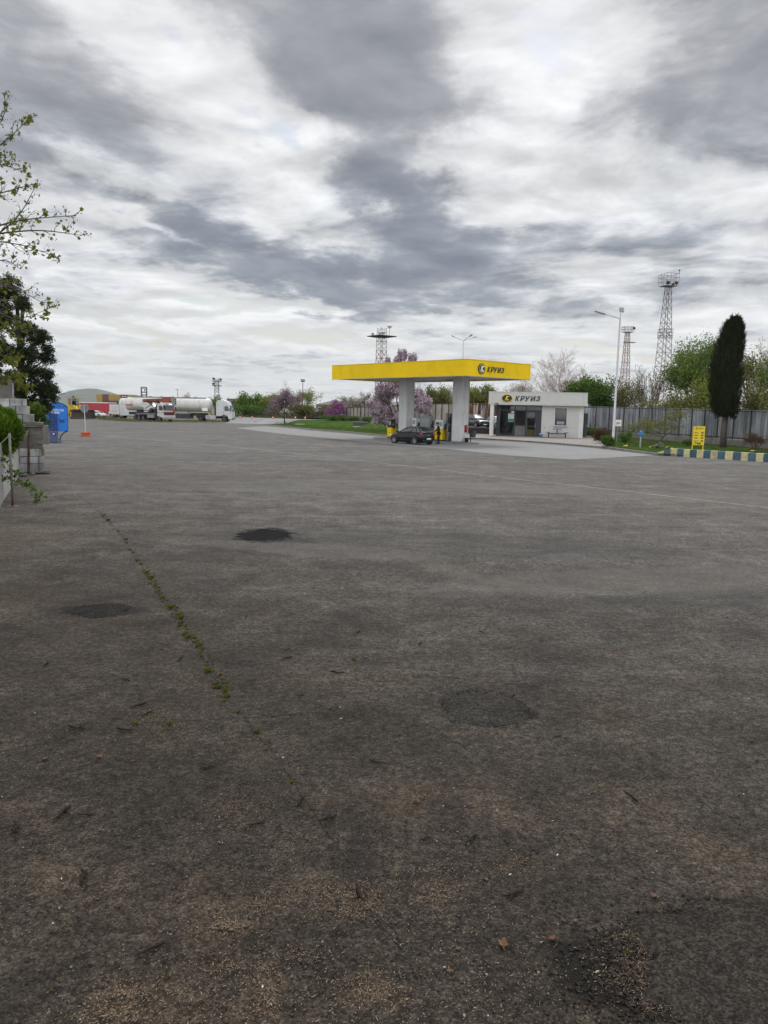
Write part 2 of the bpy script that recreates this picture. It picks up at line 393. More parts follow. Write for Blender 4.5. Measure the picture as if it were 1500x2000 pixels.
        if w > .8: matt = e if matt is None else t.m('MAXIMUM', matt, e)
    # fields beyond the lot
    fld = t.rng(y, 172, 178)
    gcol = t.mix(t.noise(flat, .03, 4), (.075, .085, .045), (.15, .135, .085))
    col = t.mix(fld, col, gcol)
    t.put(b.inputs['Base Color'], col)
    t.put(b.inputs['Roughness'], t.rng(mid, .3, .7, .86, .97, False)); t.put(b.inputs['Specular IOR Level'], t.m('MULTIPLY', t.m('SUBTRACT', 1.0, matt), .14))
    h = t.m('ADD', t.m('MULTIPLY', gd, -.9), t.m('ADD', t.m('MULTIPLY', fine, 1.3), t.m('MULTIPLY', t.noise(flat, 42, 5, .65), .9)))
    nb = t.n.new('ShaderNodeBump'); nb.inputs['Distance'].default_value = .012
    t.put(nb.inputs['Strength'], t.rng(y, 4, 40, 1.0, .15)); t.put(nb.inputs['Height'], h)
    t.l.new(nb.outputs[0], b.inputs['Normal'])
    return m
ASPH = asphalt_mat()
def rangef(a, b, s):
    r = []; v = a
    while v < b: r.append(v); v += s
    return r
xs = [-5000, -1500, -400, -130] + rangef(-60, 60, 1.0) + [60, 130, 400, 1500, 5000]
ys = [-400, -60, -10, 0, 15, 35] + rangef(60, 170, 1.0) + [170, 230, 400, 900, 2500, 7000]
g = MB(); gv = [[g.b.verts.new((x_, y_, tz(x_, y_))) for y_ in ys] for x_ in xs]
for i in range(len(xs)-1):
    for j in range(len(ys)-1): g.b.faces.new((gv[i][j], gv[i+1][j], gv[i+1][j+1], gv[i][j+1]))
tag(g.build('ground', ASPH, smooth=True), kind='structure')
def drape(name, poly, off, m, kind='structure', step=1.0):
    b = bmesh.new(); f = b.faces.new([b.verts.new((p[0], p[1], 0)) for p in poly])
    bmesh.ops.triangulate(b, faces=[f])
    for ax in (0, 1):
        lo = min(p[ax] for p in poly); hi = max(p[ax] for p in poly)
        v = math.ceil(max(lo, -60 if ax == 0 else 60)); hi = min(hi, 60 if ax == 0 else 170)
        while v < hi:
            no = (1, 0, 0) if ax == 0 else (0, 1, 0); co = (v, 0, 0) if ax == 0 else (0, v, 0)
            bmesh.ops.bisect_plane(b, geom=b.verts[:]+b.edges[:]+b.faces[:], plane_co=co, plane_no=no); v += step
    for v in b.verts: v.co.z = tz(v.co.x, v.co.y) + off
    bmesh.ops.recalc_face_normals(b, faces=b.faces[:])
    if sum(f.normal.z for f in b.faces) < 0: bmesh.ops.reverse_faces(b, faces=b.faces[:])
    me = bpy.data.meshes.new(name); b.to_mesh(me); b.free(); me.materials.append(m)
    o = bpy.data.objects.new(name, me); COL.objects.link(o)
    return tag(o, kind=kind)
def smooth_path(pts, n=6):
    out = []
    for i in range(len(pts)-1):
        p0 = pts[max(i-1, 0)]; p1 = pts[i]; p2 = pts[i+1]; p3 = pts[min(i+2, len(pts)-1)]
        for k in range(n):
            u = k/n
            out.append(.5*((2*p1)+(p2-p0)*u+(2*p0-5*p1+4*p2-p3)*u*u+(3*p1-p0-3*p2+p3)*u**3))
    return out + [pts[-1]]
def strip(pts, w, off, up=0.0):
    """outline of a band of width w along a path"""
    L, Rr = [], []
    for i, p in enumerate(pts):
        d = pts[min(i+1, len(pts)-1)] - pts[max(i-1, 0)]; n = V3((-d.y, d.x, 0)).normalized()
        L.append(p + n*w/2); Rr.append(p - n*w/2)
    return L + Rr[::-1]
def kerb(name, pts, w, h, m, side=0.0, sink=.05):
    q = MB(); secs = []
    for i, p in enumerate(pts):
        d = pts[min(i+1, len(pts)-1)] - pts[max(i-1, 0)]; n = V3((-d.y, d.x, 0)).normalized()
        z0 = tz(p.x, p.y); a = V3((p.x, p.y, 0)) + n*(side - w/2); c = V3((p.x, p.y, 0)) + n*(side + w/2)
        bev = .02
        secs.append([a+V3((0,0,z0-sink)), a+V3((0,0,z0+h-bev)), a+n*bev+V3((0,0,z0+h)), c-n*bev+V3((0,0,z0+h)), c+V3((0,0,z0+h-bev)), c+V3((0,0,z0-sink))])
    q.loft(secs)
    return q.build(name, m)
def line_mat(name, c):
    m, t, b = new_mat(name); pos = t.n.new('ShaderNodeNewGeometry').outputs['Position']
    n = t.noise(pos, 3.0, 8, .7); n2 = t.noise(pos, .35, 4)
    f = t.m('MULTIPLY', t.rng(n, .40, .58), t.rng(n2, .3, .55, .35, .95))
    t.put(b.inputs['Base Color'], t.mix(f, (.108, .106, .105), c)); b.inputs['Roughness'].default_value = .8
    return m
LINE_Y = line_mat('faded cream line paint', (.30, .26, .16)); LINE_W = line_mat('faded white line paint', (.5, .5, .48))
CONC = mat('light concrete paving', (.165, .164, .163), .85, var=.10, vs=.5, dirt=(.10, .098, .096), da=.5, ds=.25, bmp=.15, bs=30)
KERB = mat('grey kerb stone', (.20, .19, .18), .9, var=.25, vs=2, dirt=(.07, .065, .06), da=.6, ds=1.5, bmp=.3)
def gp(l, dz=0.0): return [G(a, b, dz) for a, b in l]
ln = smooth_path([V3((p.x, p.y, 0)) for p in gp([(140, 847.5), (250, 855.5), (430, 871), (560, 884), (800, 911), (1000, 935), (1200, 957), (1500, 992), (1560, 999)])], 4)
drape('lane_line', strip(ln, .11, 0), .006, LINE_Y)
for a, b in (((310, 870.5), (392, 873)), ((236, 843.6), (292, 844.2)), ((205, 851.2), (232, 852.6))):
    q = gp([a, b]); drape('lane_line', strip(q, .16, 0), .006, LINE_W)
apron = gp([(462, 836), (500, 833), (520, 832.5), (580, 838), (640, 844), (700, 849), (760, 855), (800, 859), (860, 860), (915, 860), (1000, 863), (1060, 867), (1165, 876), (1200, 880), (1282, 889),
            (1180, 894.5), (1120, 897.5), (1060, 894), (1000, 890), (930, 883), (870, 877), (800, 871.5), (720, 864), (640, 856), (560, 848.5), (500, 841.5)])
drape('concrete_apron', apron, .008, CONC)
# grass island in front of the far lot
GRASSM, t, b = new_mat('short grass')
pos = t.n.new('ShaderNodeNewGeometry').outputs['Position']
gc = t.ramp(t.noise(pos, .7, 6, .65), [(.25, (.026, .065, .006)), (.5, (.042, .095, .008)), (.75, (.085, .115, .018))])
t.put(b.inputs['Base Color'], t.mix(t.rng(t.noise(pos, 9, 4, .7), .3, .7, 0, .5), gc, (.022, .04, .006))); b.inputs['Roughness'].default_value = 1; b.inputs['Specular IOR Level'].default_value = .08
bump(t, b, t.noise(pos, 22, 5, .7), .8, .06)
isl_f = [(518, 829.5), (540, 832.3), (575, 836), (620, 840.2), (680, 845), (730, 849.6), (770, 853), (800, 855)]
isl_b = [(830, 831), (800, 824), (740, 822.5), (690, 822.8), (640, 824.8), (600, 826.2), (560, 827)]
isl = gp(isl_f) + gp(isl_b)
tag(drape('lawn_soil', isl, .05, GRASSM), kind='structure')
kerb('kerb', smooth_path(gp(isl_f), 4), .16, .13, KERB); tag(bpy.data.objects['kerb'], kind='structure')
lot2 = gp([(440, 826.5), (518, 828.5), (560, 826.5), (600, 825.6), (640, 824.2), (690, 822.2), (700, 818.6), (640, 817.4), (560, 817.0), (445, 818.5)])
drape('far_lot', lot2, .012, mat('pale far asphalt', (.19, .19, .19), .85, var=.15, vs=.2, dirt=(.13, .13, .13), da=.5, ds=.1))
# grassy ridges by the lorries
ridge1 = gp([(170, 817), (205, 815.5), (240, 819.5), (330, 822), (318, 824.6), (250, 824), (200, 820.5)]); ridge2 = gp([(335, 821.5), (400, 821), (442, 822.8), (446, 825.2), (350, 825.6), (318, 824.7)])
DRYG, t, b = new_mat('weedy grass'); pos = t.n.new('ShaderNodeNewGeometry').outputs['Position']
t.put(b.inputs['Base Color'], t.ramp(t.noise(pos, .5, 6, .7), [(.3, (.06, .075, .025)), (.5, (.11, .11, .05)), (.7, (.17, .14, .085))])); b.inputs['Roughness'].default_value = .95
drape('weedy_strip', ridge1, .02, DRYG); drape('weedy_strip', ridge2, .02, DRYG)
# verge of weeds along the far fence
verge = gp([(445, 818.2), (560, 816.6), (640, 817.2), (700, 818.4), (700, 822), (760, 822.3), (840, 826), (900, 830), (906, 826)]) + [P(906, 820, 112), P(800, 815, 150), P(640, 812, 185), P(440, 812, 215)]
for p in verge: p.z = 0
drape('weedy_strip', verge, .03, DRYG)
# block paving in front of the shop
PAVE, t, b = new_mat('concrete block paving'); pos = t.n.new('ShaderNodeNewGeometry').outputs['Position']
br = t.n.new('ShaderNodeTexBrick'); t.put(br.inputs['Vector'], t.mapping(pos, rot=(0, 0, radians(13.3)))); br.inputs['Scale'].default_value = 1.0
br.inputs['Brick Width'].default_value = .6; br.inputs['Row Height'].default_value = .6; br.inputs['Mortar Size'].default_value = .03
br.inputs['Color1'].default_value = (.27, .245, .22, 1); br.inputs['Color2'].default_value = (.21, .195, .18, 1); br.inputs['Mortar'].default_value = (.07, .065, .06, 1)
t.put(b.inputs['Base Color'], t.mix(t.rng(t.noise(pos, .8, 6, .65), .4, .7, 0, .5), br.outputs['Color'], (.16, .145, .13))); b.inputs['Roughness'].default_value = .9
plz_f = gp([(900, 857.5), (930, 857.5), (980, 860), (1040, 864), (1100, 868.5), (1160, 873.5), (1178, 875)])
plz = plz_f + gp([(1170, 864), (1163, 855)]) + [P(1163, 850, 96), P(985, 850, 95), P(900, 850, 93.5)]
bank = [P(893, 850, 93.4), P(985, 850, 94.8), P(985, 850, 96.8), P(890, 850, 98.0)]
drape('soil_bank', bank, .05, mat('dark bare soil', (.030, .024, .019), .95, var=.4, vs=2, dirt=(.06, .05, .035), da=.5, ds=1.5))
drape('block_paving', plz, .12, PAVE)
tag(kerb('kerb', smooth_path(plz_f, 3), .18, .135, KERB), kind='structure')
tag(kerb('kerb', smooth_path(gp([(1178, 875), (1170, 864), (1163, 855)]), 3), .15, .18, KERB), kind='structure')
# grass bed on the right with its plain kerb
bed_f = gp([(1180, 875), (1205, 879), (1240, 884), (1284, 889.5), (1330, 892), (1400, 896), (1460, 900), (1500, 902.6), (1560, 906.5)])
bed = bed_f + [P(1600, 870, 58), P(1500, 870, 67), P(1400, 870, 73.5), P(1250, 860, 88), P(1165, 850, 96)] + gp([(1163, 855), (1170, 864)])
drape('lawn_soil', bed, .12, GRASSM)
tag(kerb('kerb', smooth_path(bed_f[:4], 4), .15, .17, KERB), kind='structure')
# painted blocks of the striped kerb
CREAM = mat('cream kerb paint', (.52, .47, .25), .75, var=.15, vs=3, dirt=(.12, .105, .075), da=.75, ds=2.0, bmp=.3, ov=.22)
BLUEK = mat('faded blue kerb paint', (.045, .105, .15), .75, var=.2, vs=3, dirt=(.10, .11, .11), da=.75, ds=2.0, bmp=.3, ov=.25)
a0, a1 = G(1284, 888.9), G(1500, 902.9); dirk = (a1-a0); Lk = dirk.length; dirk.normalize(); rzk = atan2(dirk.y, dirk.x)
sk = thing('striped_kerb', 'raised kerb of alternating cream and blue painted blocks edging the lawn', 'kerb', a0, rzk)
xk = 0.0; k = 0
while xk < Lk+2.2:
    w = .50*(1+.06*random.uniform(-1, 1)); h = .22+.30*ss(xk/1.1)
    h0 = .20+.32*ss(xk/1.1); h1 = .20+.32*ss((xk+w)/1.1); j = random.uniform(-.012, .012)
    MB().prism([(xk+.006, -.05), (xk+w-.006, -.05), (xk+w-.006, h1), (xk+.006, h0)], -.02+j, .30+j).build('kerb_block', CREAM if k % 2 == 0 else BLUEK, sk, bevel=.018)
    xk += w; k += 1
# ------------------------------------------------------------ repairs and rubble on the near asphalt
def blob_slab(name, c, rx, ry, th, m, seed, n=46, rough=.18, rz=0.0):
    q = MB(); rings = []
    for k_, (s_, z_) in enumerate(((1.06, -.01), (1.0, .35), (.93, .8), (.7, 1.0), (.35, 1.02))):
        ring = []
        for i in range(n):
            a = 2*pi*i/n; nn = mnoise.noise(V3((cos(a)*1.6, sin(a)*1.6, seed*7.3))) + .5*mnoise.noise(V3((cos(a)*5, sin(a)*5, seed*3.1)))
            r = s_*(1+rough*nn); xx, yy = cos(a)*r*rx, sin(a)*r*ry
            zz = th*z_ + (0 if k_ == 0 else .35*th*mnoise.noise(V3((xx*9, yy*9, seed))))
            ring.append(q.b.verts.new((c.x+xx*cos(rz)-yy*sin(rz), c.y+xx*sin(rz)+yy*cos(rz), zz)))
        rings.append(ring)
    for a, b_ in zip(rings, rings[1:]):
        for i in range(n): q.b.faces.new((a[i], a[(i+1) % n], b_[(i+1) % n], b_[i]))
    q.b.faces.new(rings[-1])
    return tag(q.build(name, m, smooth=True), kind='structure')
def patch_mat(name, c, soil):
    m, t, b = new_mat(name); pos = t.n.new('ShaderNodeNewGeometry').outputs['Position']; x, y, z = t.sep(pos); flat = t.comb(x, y, 0.0)
    gr = t.sep(t.vor(flat, 80, out='Color'))[0]; fine = t.noise(flat, 20, 6, .72); md = t.noise(flat, 3, 6, .65)
    k = t.m('ADD', t.m('MULTIPLY', t.m('POWER', gr, 1.6), 1.1), .5)
    k = t.m('MULTIPLY', k, t.rng(fine, .3, .7, .5, 1.5, False)); k = t.m('MULTIPLY', k, t.rng(md, .3, .7, .7, 1.3, False))
    col = t.v('SCALE', t.mix(t.rng(t.noise(flat, 6, 6, .7), .5, .66, 0, .55), c, soil), scale=k)
    t.put(b.inputs['Base Color'], col); b.inputs['Roughness'].default_value = .95; b.inputs['Specular IOR Level'].default_value = .08
    bump(t, b, t.m('ADD', t.m('MULTIPLY', t.vor(flat, 80), -.8), t.m('MULTIPLY', fine, 1.4)), .9, .012); return m
PATCH = patch_mat('patched asphalt', (.0350, .0322, .0285), (.038, .033, .026))
TAR = mat('loose black asphalt crumbs', (.007, .007, .008), .9, spec=.1, var=.4, vs=50, bmp=.8, bs=60)
def span(px0, px1, py):
    a, b_ = G(px0, py), G(px1, py); return (b_-a).length
c1 = G(945, 1382); blob_slab('asphalt_patch', c1, span(868, 1020, 1382)/2, .42, .008, PATCH, 1, n=90, rough=.32)
c2 = G(197, 1192); blob_slab('asphalt_patch', c2, span(148, 250, 1192)/2, .30, .008, patch_mat('dark patched asphalt', (.020, .019, .0175), (.027, .024, .02)), 2, n=90, rough=.34)
c3 = G(1480, 1920); blob_slab('asphalt_patch', c3, .62, .52, .030, patch_mat('old sunken patch', (.036, .031, .0258), (.036, .030, .023)), 3, n=110, rough=.36)
def stones(name, n, fn, sz, m, seed, flat=.7, kind='stuff'):
    random.seed(seed); q = MB()
    for i in range(n):
        p = fn()
        if p is None: continue
        r = random.uniform(*sz); a = random.uniform(0, pi)
        vs = [V3((random.gauss(0, 1), random.gauss(0, 1), random.gauss(0, .8))).normalized()*r*random.uniform(.75, 1.2) for _ in range(9)]
        bv = [q.b.verts.new((p[0]+v.x, p[1]+v.y, p[2]+max(-.002, v.z*flat+r*.45))) for v in vs]
        try:
            h = bmesh.ops.convex_hull(q.b, input=bv)
            bmesh.ops.delete(q.b, geom=list({g_ for g_ in h['geom_interior'] if isinstance(g_, bmesh.types.BMVert)}), context='VERTS')
        except Exception: pass
    return tag(q.build(name, m), kind=kind)
RUB = mat('broken asphalt', (.024, .0205, .018), .95, spec=.08, var=.5, vs=25, dirt=(.075, .055, .04), da=.6, ds=8)
cr = G(1240, 1905)
def frub():
    p = G(random.gauss(1235, 70), random.gauss(1905, 60)); return (p.x, p.y, 0)
stones('asphalt_rubble', 900, frub, (.003, .015), RUB, 5)
def frub2():
    a = random.uniform(1.2, 4.6); p = V3((c3.x+cos(a)*.64+random.gauss(0, .055), c3.y+sin(a)*.55+random.gauss(0, .04), 0)); return (p.x, p.y, 0)
stones('asphalt_rubble', 420, frub2, (.004, .020), RUB, 6)
ct = G(522, 1047)
def ftar():
    return (ct.x+random.gauss(0, .30), ct.y+random.gauss(0, .34), 0)
stones('tar_crumbs', 170, ftar, (.004, .012), TAR, 8, .3)

def frim(c, rx, ry, sp):
    def f(): a = random.uniform(0, 2*pi); return (c.x+cos(a)*rx+random.gauss(0, sp), c.y+sin(a)*ry+random.gauss(0, sp), 0)
    return f
stones('asphalt_rubble', 260, frim(c1, span(868, 1020, 1382)/2, .40, .035), (.003, .013), RUB, 9); stones('asphalt_rubble', 200, frim(c2, span(148, 250, 1192)/2, .29, .04), (.004, .014), RUB, 10)
# ------------------------------------------------------------ filling station
YEL = mat('yellow fascia paint', (.80, .545, .002), .5, var=.04, vs=.6, dirt=(.58, .385, .006), da=.5, ds=.9, spec=.2, ov=.05)
WHT = mat('white cladding', (.61, .615, .61), .5, var=.06, vs=1.2, dirt=(.36, .345, .32), da=.6, ds=1.2, streak=True)
WHT2 = mat('white soffit panel', (.62, .62, .62), .55, var=.08, vs=.8, dirt=(.4, .39, .37), da=.35, ds=.6)
DGREEN = mat('dark green sign', (.005, .028, .023), .35, var=.1)
LOGOY = mat('sign yellow', (.75, .52, .01), .4, var=.05)
LOGOW = mat('sign white', (.78, .78, .76), .4, var=.05)
ANTH = mat('anthracite frame', (.028, .032, .038), .4, var=.15, vs=4)
BLK = mat('black plastic', (.016, .016, .018), .5, var=.3, vs=6)
GREYM = mat('grey metal', (.22, .225, .235), .5, var=.15, vs=3, dirt=(.12, .115, .11), da=.4)
STEEL = mat('galvanised steel', (.42, .43, .44), .45, .6, var=.12, vs=3, dirt=(.2, .17, .14), da=.4, ds=2)
def glass_mat(name, tint=(.75, .8, .8), refl=.5):
    m = bpy.data.materials.new(name); m.use_nodes = True; t = NT(m.node_tree); t.n.remove(t.n['Principled BSDF'])
    g = t.n.new('ShaderNodeBsdfGlossy'); g.inputs['Roughness'].default_value = .02
    tr = t.n.new('ShaderNodeBsdfTransparent'); tr.inputs[0].default_value = (*tint, 1)
    fr = t.n.new('ShaderNodeFresnel'); fr.inputs[0].default_value = 1.5
    mx = t.n.new('ShaderNodeMixShader'); t.put(mx.inputs[0], t.m('ADD', t.m('MULTIPLY', fr.outputs[0], refl*2), .02))
    t.l.new(tr.outputs[0], mx.inputs[1]); t.l.new(g.outputs[0], mx.inputs[2]); t.l.new(mx.outputs[0], t.n['Material Output'].inputs[0])
    return m
GLASS = glass_mat('window glass', (.55, .58, .58), .45)
CGLASS = mat('dark car glass', (.030, .034, .038), .04, var=.05, spec=1.0)
k = .968
C0 = V3((6.2, 61.0, 0)); RZC = atan2(.66, .751)
Zb, Zt = 5.55, 6.80; CW, CL = 8.0, 17.3
can = thing('fuel_canopy', 'flat yellow canopy on two white ribbed columns over the fuel pumps', 'canopy', C0, RZC)
q = MB()
q.bx(.06, CW-.06, .06, CL-.06, Zb+.10, Zb+.18)
q.build('soffit', WHT2, can)
q = MB()
for i in range(1, 17): q.bx(.1, CW-.1, i*CL/17-.012, i*CL/17+.012, Zb+.085, Zb+.0995)
q.build('soffit_batten', GREYM, can)
MB().bx(.08, CW-.08, .08, CL-.08, Zt-.16, Zt-.08).build('roof', mat('roof sheet', (.3, .3, .3), .7), can)
for side in range(4):
    n = 6 if side in (0, 2) else 3; L = CL if side in (0, 2) else CW
    for i in range(n):
        a, b_ = i*L/n+.006, (i+1)*L/n-.006
        q = MB()
        if side == 0: q.bx(0, .05, a, b_, Zb, Zt)
        elif side == 2: q.bx(CW-.05, CW, a, b_, Zb, Zt)
        elif side == 1: q.bx(a if i else .052, b_ if i < n-1 else CW-.052, 0, .05, Zb, Zt)
        else: q.bx(a if i else .052, b_ if i < n-1 else CW-.052, CL-.05, CL, Zb, Zt)
        q.build('fascia_panel', YEL, can)
q = MB()
q.bx(.02, .10, .02, CL-.02, Zb-.035, Zb-.003); q.bx(.102, CW-.02, .02, .10, Zb-.035, Zb-.003); q.bx(CW-.1, CW-.02, .102, CL-.02, Zb-.035, Zb-.003)
q.build('edge_trim', WHT, can)
q = MB(); q.bx(-.03, .02, -.03, CL, Zt+.002, Zt+.05); q.bx(.022, CW, -.03, .02, Zt+.002, Zt+.05); q.build('top_trim', YEL, can)
cx = CW/2
for cy in (4.36*k, 11.46*k):
    q = MB(); h = .48
    q.bx(cx-h, cx+h, cy-h, cy+h, .14, Zb+.10)
    for s_ in (-1, 1):
        for j in range(-3, 4):
            o_ = j*.145
            q.bx(cx+s_*h, cx+s_*(h+.022), cy+o_-.014, cy+o_+.014, .2, Zb+.095)
            q.bx(cx+o_-.014, cx+o_+.014, cy+s_*h, cy+s_*(h+.022), .2, Zb+.095)
        for s2 in (-1, 1): q.bx(cx+s_*h-.03, cx+s_*(h+.03), cy+s2*h-.03, cy+s2*(h+.03), .17, Zb+.092)
    col = q.build('column', WHT, can)
    MB().bx(cx-h-.06, cx+h+.06, cy-h-.06, cy+h+.06, .125, .2).build('column_base', KERB, col)
for cy in (1.6, 7.9, 14.2):
    for xx in (2.0, 6.4): MB().bx(xx-.25, xx+.25, cy-.25, cy+.25, Zb+.05, Zb+.085).build('downlight', GREYM, can, bevel=.01)
def k_logo(parent, org, ux, uy, s, m, name='logo_letter'):
    """slanted stem and hooked arm of the emblem letter, centred on org"""
    ux, uy = V3(ux), V3(uy); uz = ux.cross(uy); org = V3(org)
    polys = [[(-.42, -.5), (-.22, -.5), (.06, .5), (-.14, .5)], [(.08, .5), (.5, .5), (.5, .32), (.22, .32), (.03, .02), (.20, -.30), (.46, -.30), (.40, -.5), (.06, -.5), (-.16, -.02)]]
    q = MB()
    for pl in polys:
        A = [q.b.verts.new(org+ux*(a*s)+uy*(c*s)) for a, c in pl]; B = [q.b.verts.new(org+ux*(a*s)+uy*(c*s)+uz*.03) for a, c in pl]
        n = len(pl); q.b.faces.new(A); q.b.faces.new(B)
        for i in range(n): q.b.faces.new((A[i], A[(i+1) % n], B[(i+1) % n], B[i]))
    return q.build(name, m, parent)
def emblem(parent, org, ux, rx, rz_, mring, mdisc, mlet):
    """oval plate standing on a facade; ux is the direction of reading, facing ux x z"""
    ux = V3(ux); uy = V3((0, 0, 1)); uz = ux.cross(uy); org = V3(org); n = 36
    def ring(f, d): return [org+ux*(cos(2*pi*i/n)*rx*f)+uy*(sin(2*pi*i/n)*rz_*f)+uz*d for i in range(n)]
    q = MB(); q.loft([ring(1.0, 0), ring(1.0, .06)]); o = q.build('emblem_plate', mring, parent)
    q = MB(); q.loft([ring(.88, .061), ring(.88, .075)]); q.build('emblem_disc', mdisc, o)
    k_logo(o, org+uz*.078, ux, uy, min(rx, rz_)*1.08, mlet)
e = thing('canopy_emblem', 'round dark green emblem with a white letter on the yellow canopy edge', 'emblem', C0, RZC)
for ch in (e,): pass
bpy.data.objects.remove(e)
emb = MB()
emblem(can, (1.75, -.002, Zb+.60), (1, 0, 0), .42, .42, DGREEN, DGREEN, LOGOW)
q = MB(); n = 36
for i in range(n):
    a0_, a1_ = 2*pi*i/n, 2*pi*(i+1)/n
    pts = []
    for a in (a0_, a1_):
        for r in (.318, .358): pts.append((1.75+cos(a)*r, -.080, Zb+.60+sin(a)*r))
    q.face([pts[0], pts[1], pts[3], pts[2]])
q.build('emblem_ring', LOGOY, can)
def sign_letters(txt, parent, x0, y, z0, h, w, m, gap=.12, shear=.25):
    """raised capitals, each a mesh of its own, facing -y"""
    widths = {'И': 1.05, 'К': .95, 'Р': .9, 'У': 1.0, 'З': .85}
    tot = sum(widths[c] for c in txt) + gap*(len(txt)-1); x = x0
    for c in txt:
        ww = widths[c]/tot*w
        text_on(c, 'letter', m, parent, (x, y, z0), (1, 0, 0), (0, 0, 1), h, ww*1.08, shear, .06/1.0*h, .018 if c == 'З' else .030)
        x += ww + gap/tot*w
sign_letters('КРУИЗ', can, 2.42, -.03, Zb+.37, .45, 2.05, DGREEN)
# pump island
isl_o = thing('pump_island', 'long raised concrete island with rounded ends under the yellow canopy', 'kerb', C0, RZC)
q = MB(); pts = []
y0, y1 = 2.5, 15.0
for i in range(13): a = pi + pi*i/12; pts.append((cx+.95*cos(a), y0+.5+.95*sin(a)*.6))
for i in range(13): a = pi*i/12; pts.append((cx+.95*cos(a), y1-.5+.95*sin(a)*.6))
q.prism(pts, -.05, .13, 'Z'); q.build('island_slab', KERB, isl_o, bevel=.02)
q = MB(); pts2 = [(cx+(a-cx)*.9, 8.75+(b_-8.75)*.985) for a, b_ in pts]; q.prism(pts2, .131, .136, 'Z'); q.build('paving_top', CONC, isl_o)
def l2w(x_, y_, z_=0.0): return V3((C0.x+x_*cos(RZC)-y_*sin(RZC), C0.y+x_*sin(RZC)+y_*cos(RZC), z_))
SCR = mat('pump screen', (.25, .30, .30), .15, var=.2, vs=8)
RUBB = mat('hose rubber', (.012, .012, .012), .6)
RED = mat('red paint', (.45, .02, .015), .35, var=.1)
BLUEL = mat('pale blue panel', (.25, .45, .58), .4)
def pump(name, label, y_, w, h, body, head, kind):
    p = thing(name, label, 'fuel pump', l2w(cx, y_, .136), RZC, 'fuel pumps on the island')
    d_ = .28
    MB().bx(-d_, d_, -w/2, w/2, 0, .12).build('plinth', BLK, p)
    MB().bx(-d_-.02, d_+.02, -w/2, w/2, .121, h*.56).build('cabinet', body, p, bevel=.015)
    MB().bx(-d_+.03, d_-.03, -w/2+.03, w/2-.03, h*.561, h).build('head', head, p, bevel=.03)
    for s_ in (-1,):
        MB().bx(s_*(d_-.03)-.02, s_*(d_-.03)+.012, -w/2+.12, w/2-.12, h*.70, h*.90).build('screen', SCR, p, bevel=.01)
        MB().bx(s_*(d_+.02)-.012, s_*(d_+.02), -w/2+.05, w/2-.05, h*.30, h*.315).build('seam', BLK, p)
    for sy in (-1, 1):
        nz = MB(); yy = sy*(w/2+.05)
        nz.bx(-.10, .10, yy-.05, yy+.05, h*.52, h*.80); hol = nz.build('nozzle_boot', BLK, p, bevel=.02)
        pts = [(-.06, yy, h*.62), (-.12, yy+sy*.10, h*.45), (-.1, yy+sy*.16, h*.2), (0, yy+sy*.14, h*.12), (.1, yy+sy*.10, h*.3), (.1, yy+sy*.03, h*.85)]
        MB().tube(smooth_path([V3(a) for a in pts], 5), .018, 6).build('hose', RUBB, p, smooth=True)
        q = MB(); q.tube([(-.10, yy-.02, h*.70), (-.16, yy-.02, h*.78), (-.17, yy-.02, h*.66)], [.022, .026, .02], 6); q.build('nozzle', BLUEL if sy < 0 else BLK, p)
    return p
WPLA = mat('white plastic', (.62, .63, .63), .4, var=.1)
pump('fuel_pump', 'yellow fuel pump with black head at the far end of the island', 13.1, .60, 1.75, YEL, BLK, 0)
pump('fuel_pump', 'yellow fuel pump with white head just behind the person filling up', 6.55, 1.0, 1.85, YEL, WPLA, 1)
pump('fuel_pump', 'wide grey fuel dispenser cabinet between the two canopy columns', 8.35, 1.35, 2.15, GREYM, GREYM, 2)
pump('fuel_pump', 'slim white fuel pump just right of the farther canopy column', 9.75, .55, 1.95, BLK, WPLA, 3)
# tall barred gas bottle cage
cg = thing('gas_bottle_cage', 'tall black barred cage standing against the nearer canopy column', 'cage', l2w(cx, 5.25, .136), RZC)
MB().bx(-.30, .30, -.42, .42, 0, .08).build('cage_base', BLK, cg); MB().bx(-.30, .30, -.42, .42, 2.35, 2.42).build('cage_top', BLK, cg)
q = MB()
for i in range(9):
    yy = -.40+i*.1
    for xx in (-.29, .29): q.bx(xx-.012, xx+.012, yy-.014, yy+.014, .081, 2.349)
for zz in (.8, 1.55): q.bx(-.275, .275, -.40, .40, zz-.015, zz+.015)
q.build('bars', BLK, cg)
for i, yy in enumerate((-.2, .2)):
    for zz in (.08, .82, 1.57):
        MB().lathe([(.10, 0), (.13, .04), (.13, .42), (.09, .52), (.05, .54), (.05, .6)], 12, (0, yy, zz)).build('gas_bottle', GREYM if (i+int(zz*2)) % 2 else BLK, cg, smooth=True)
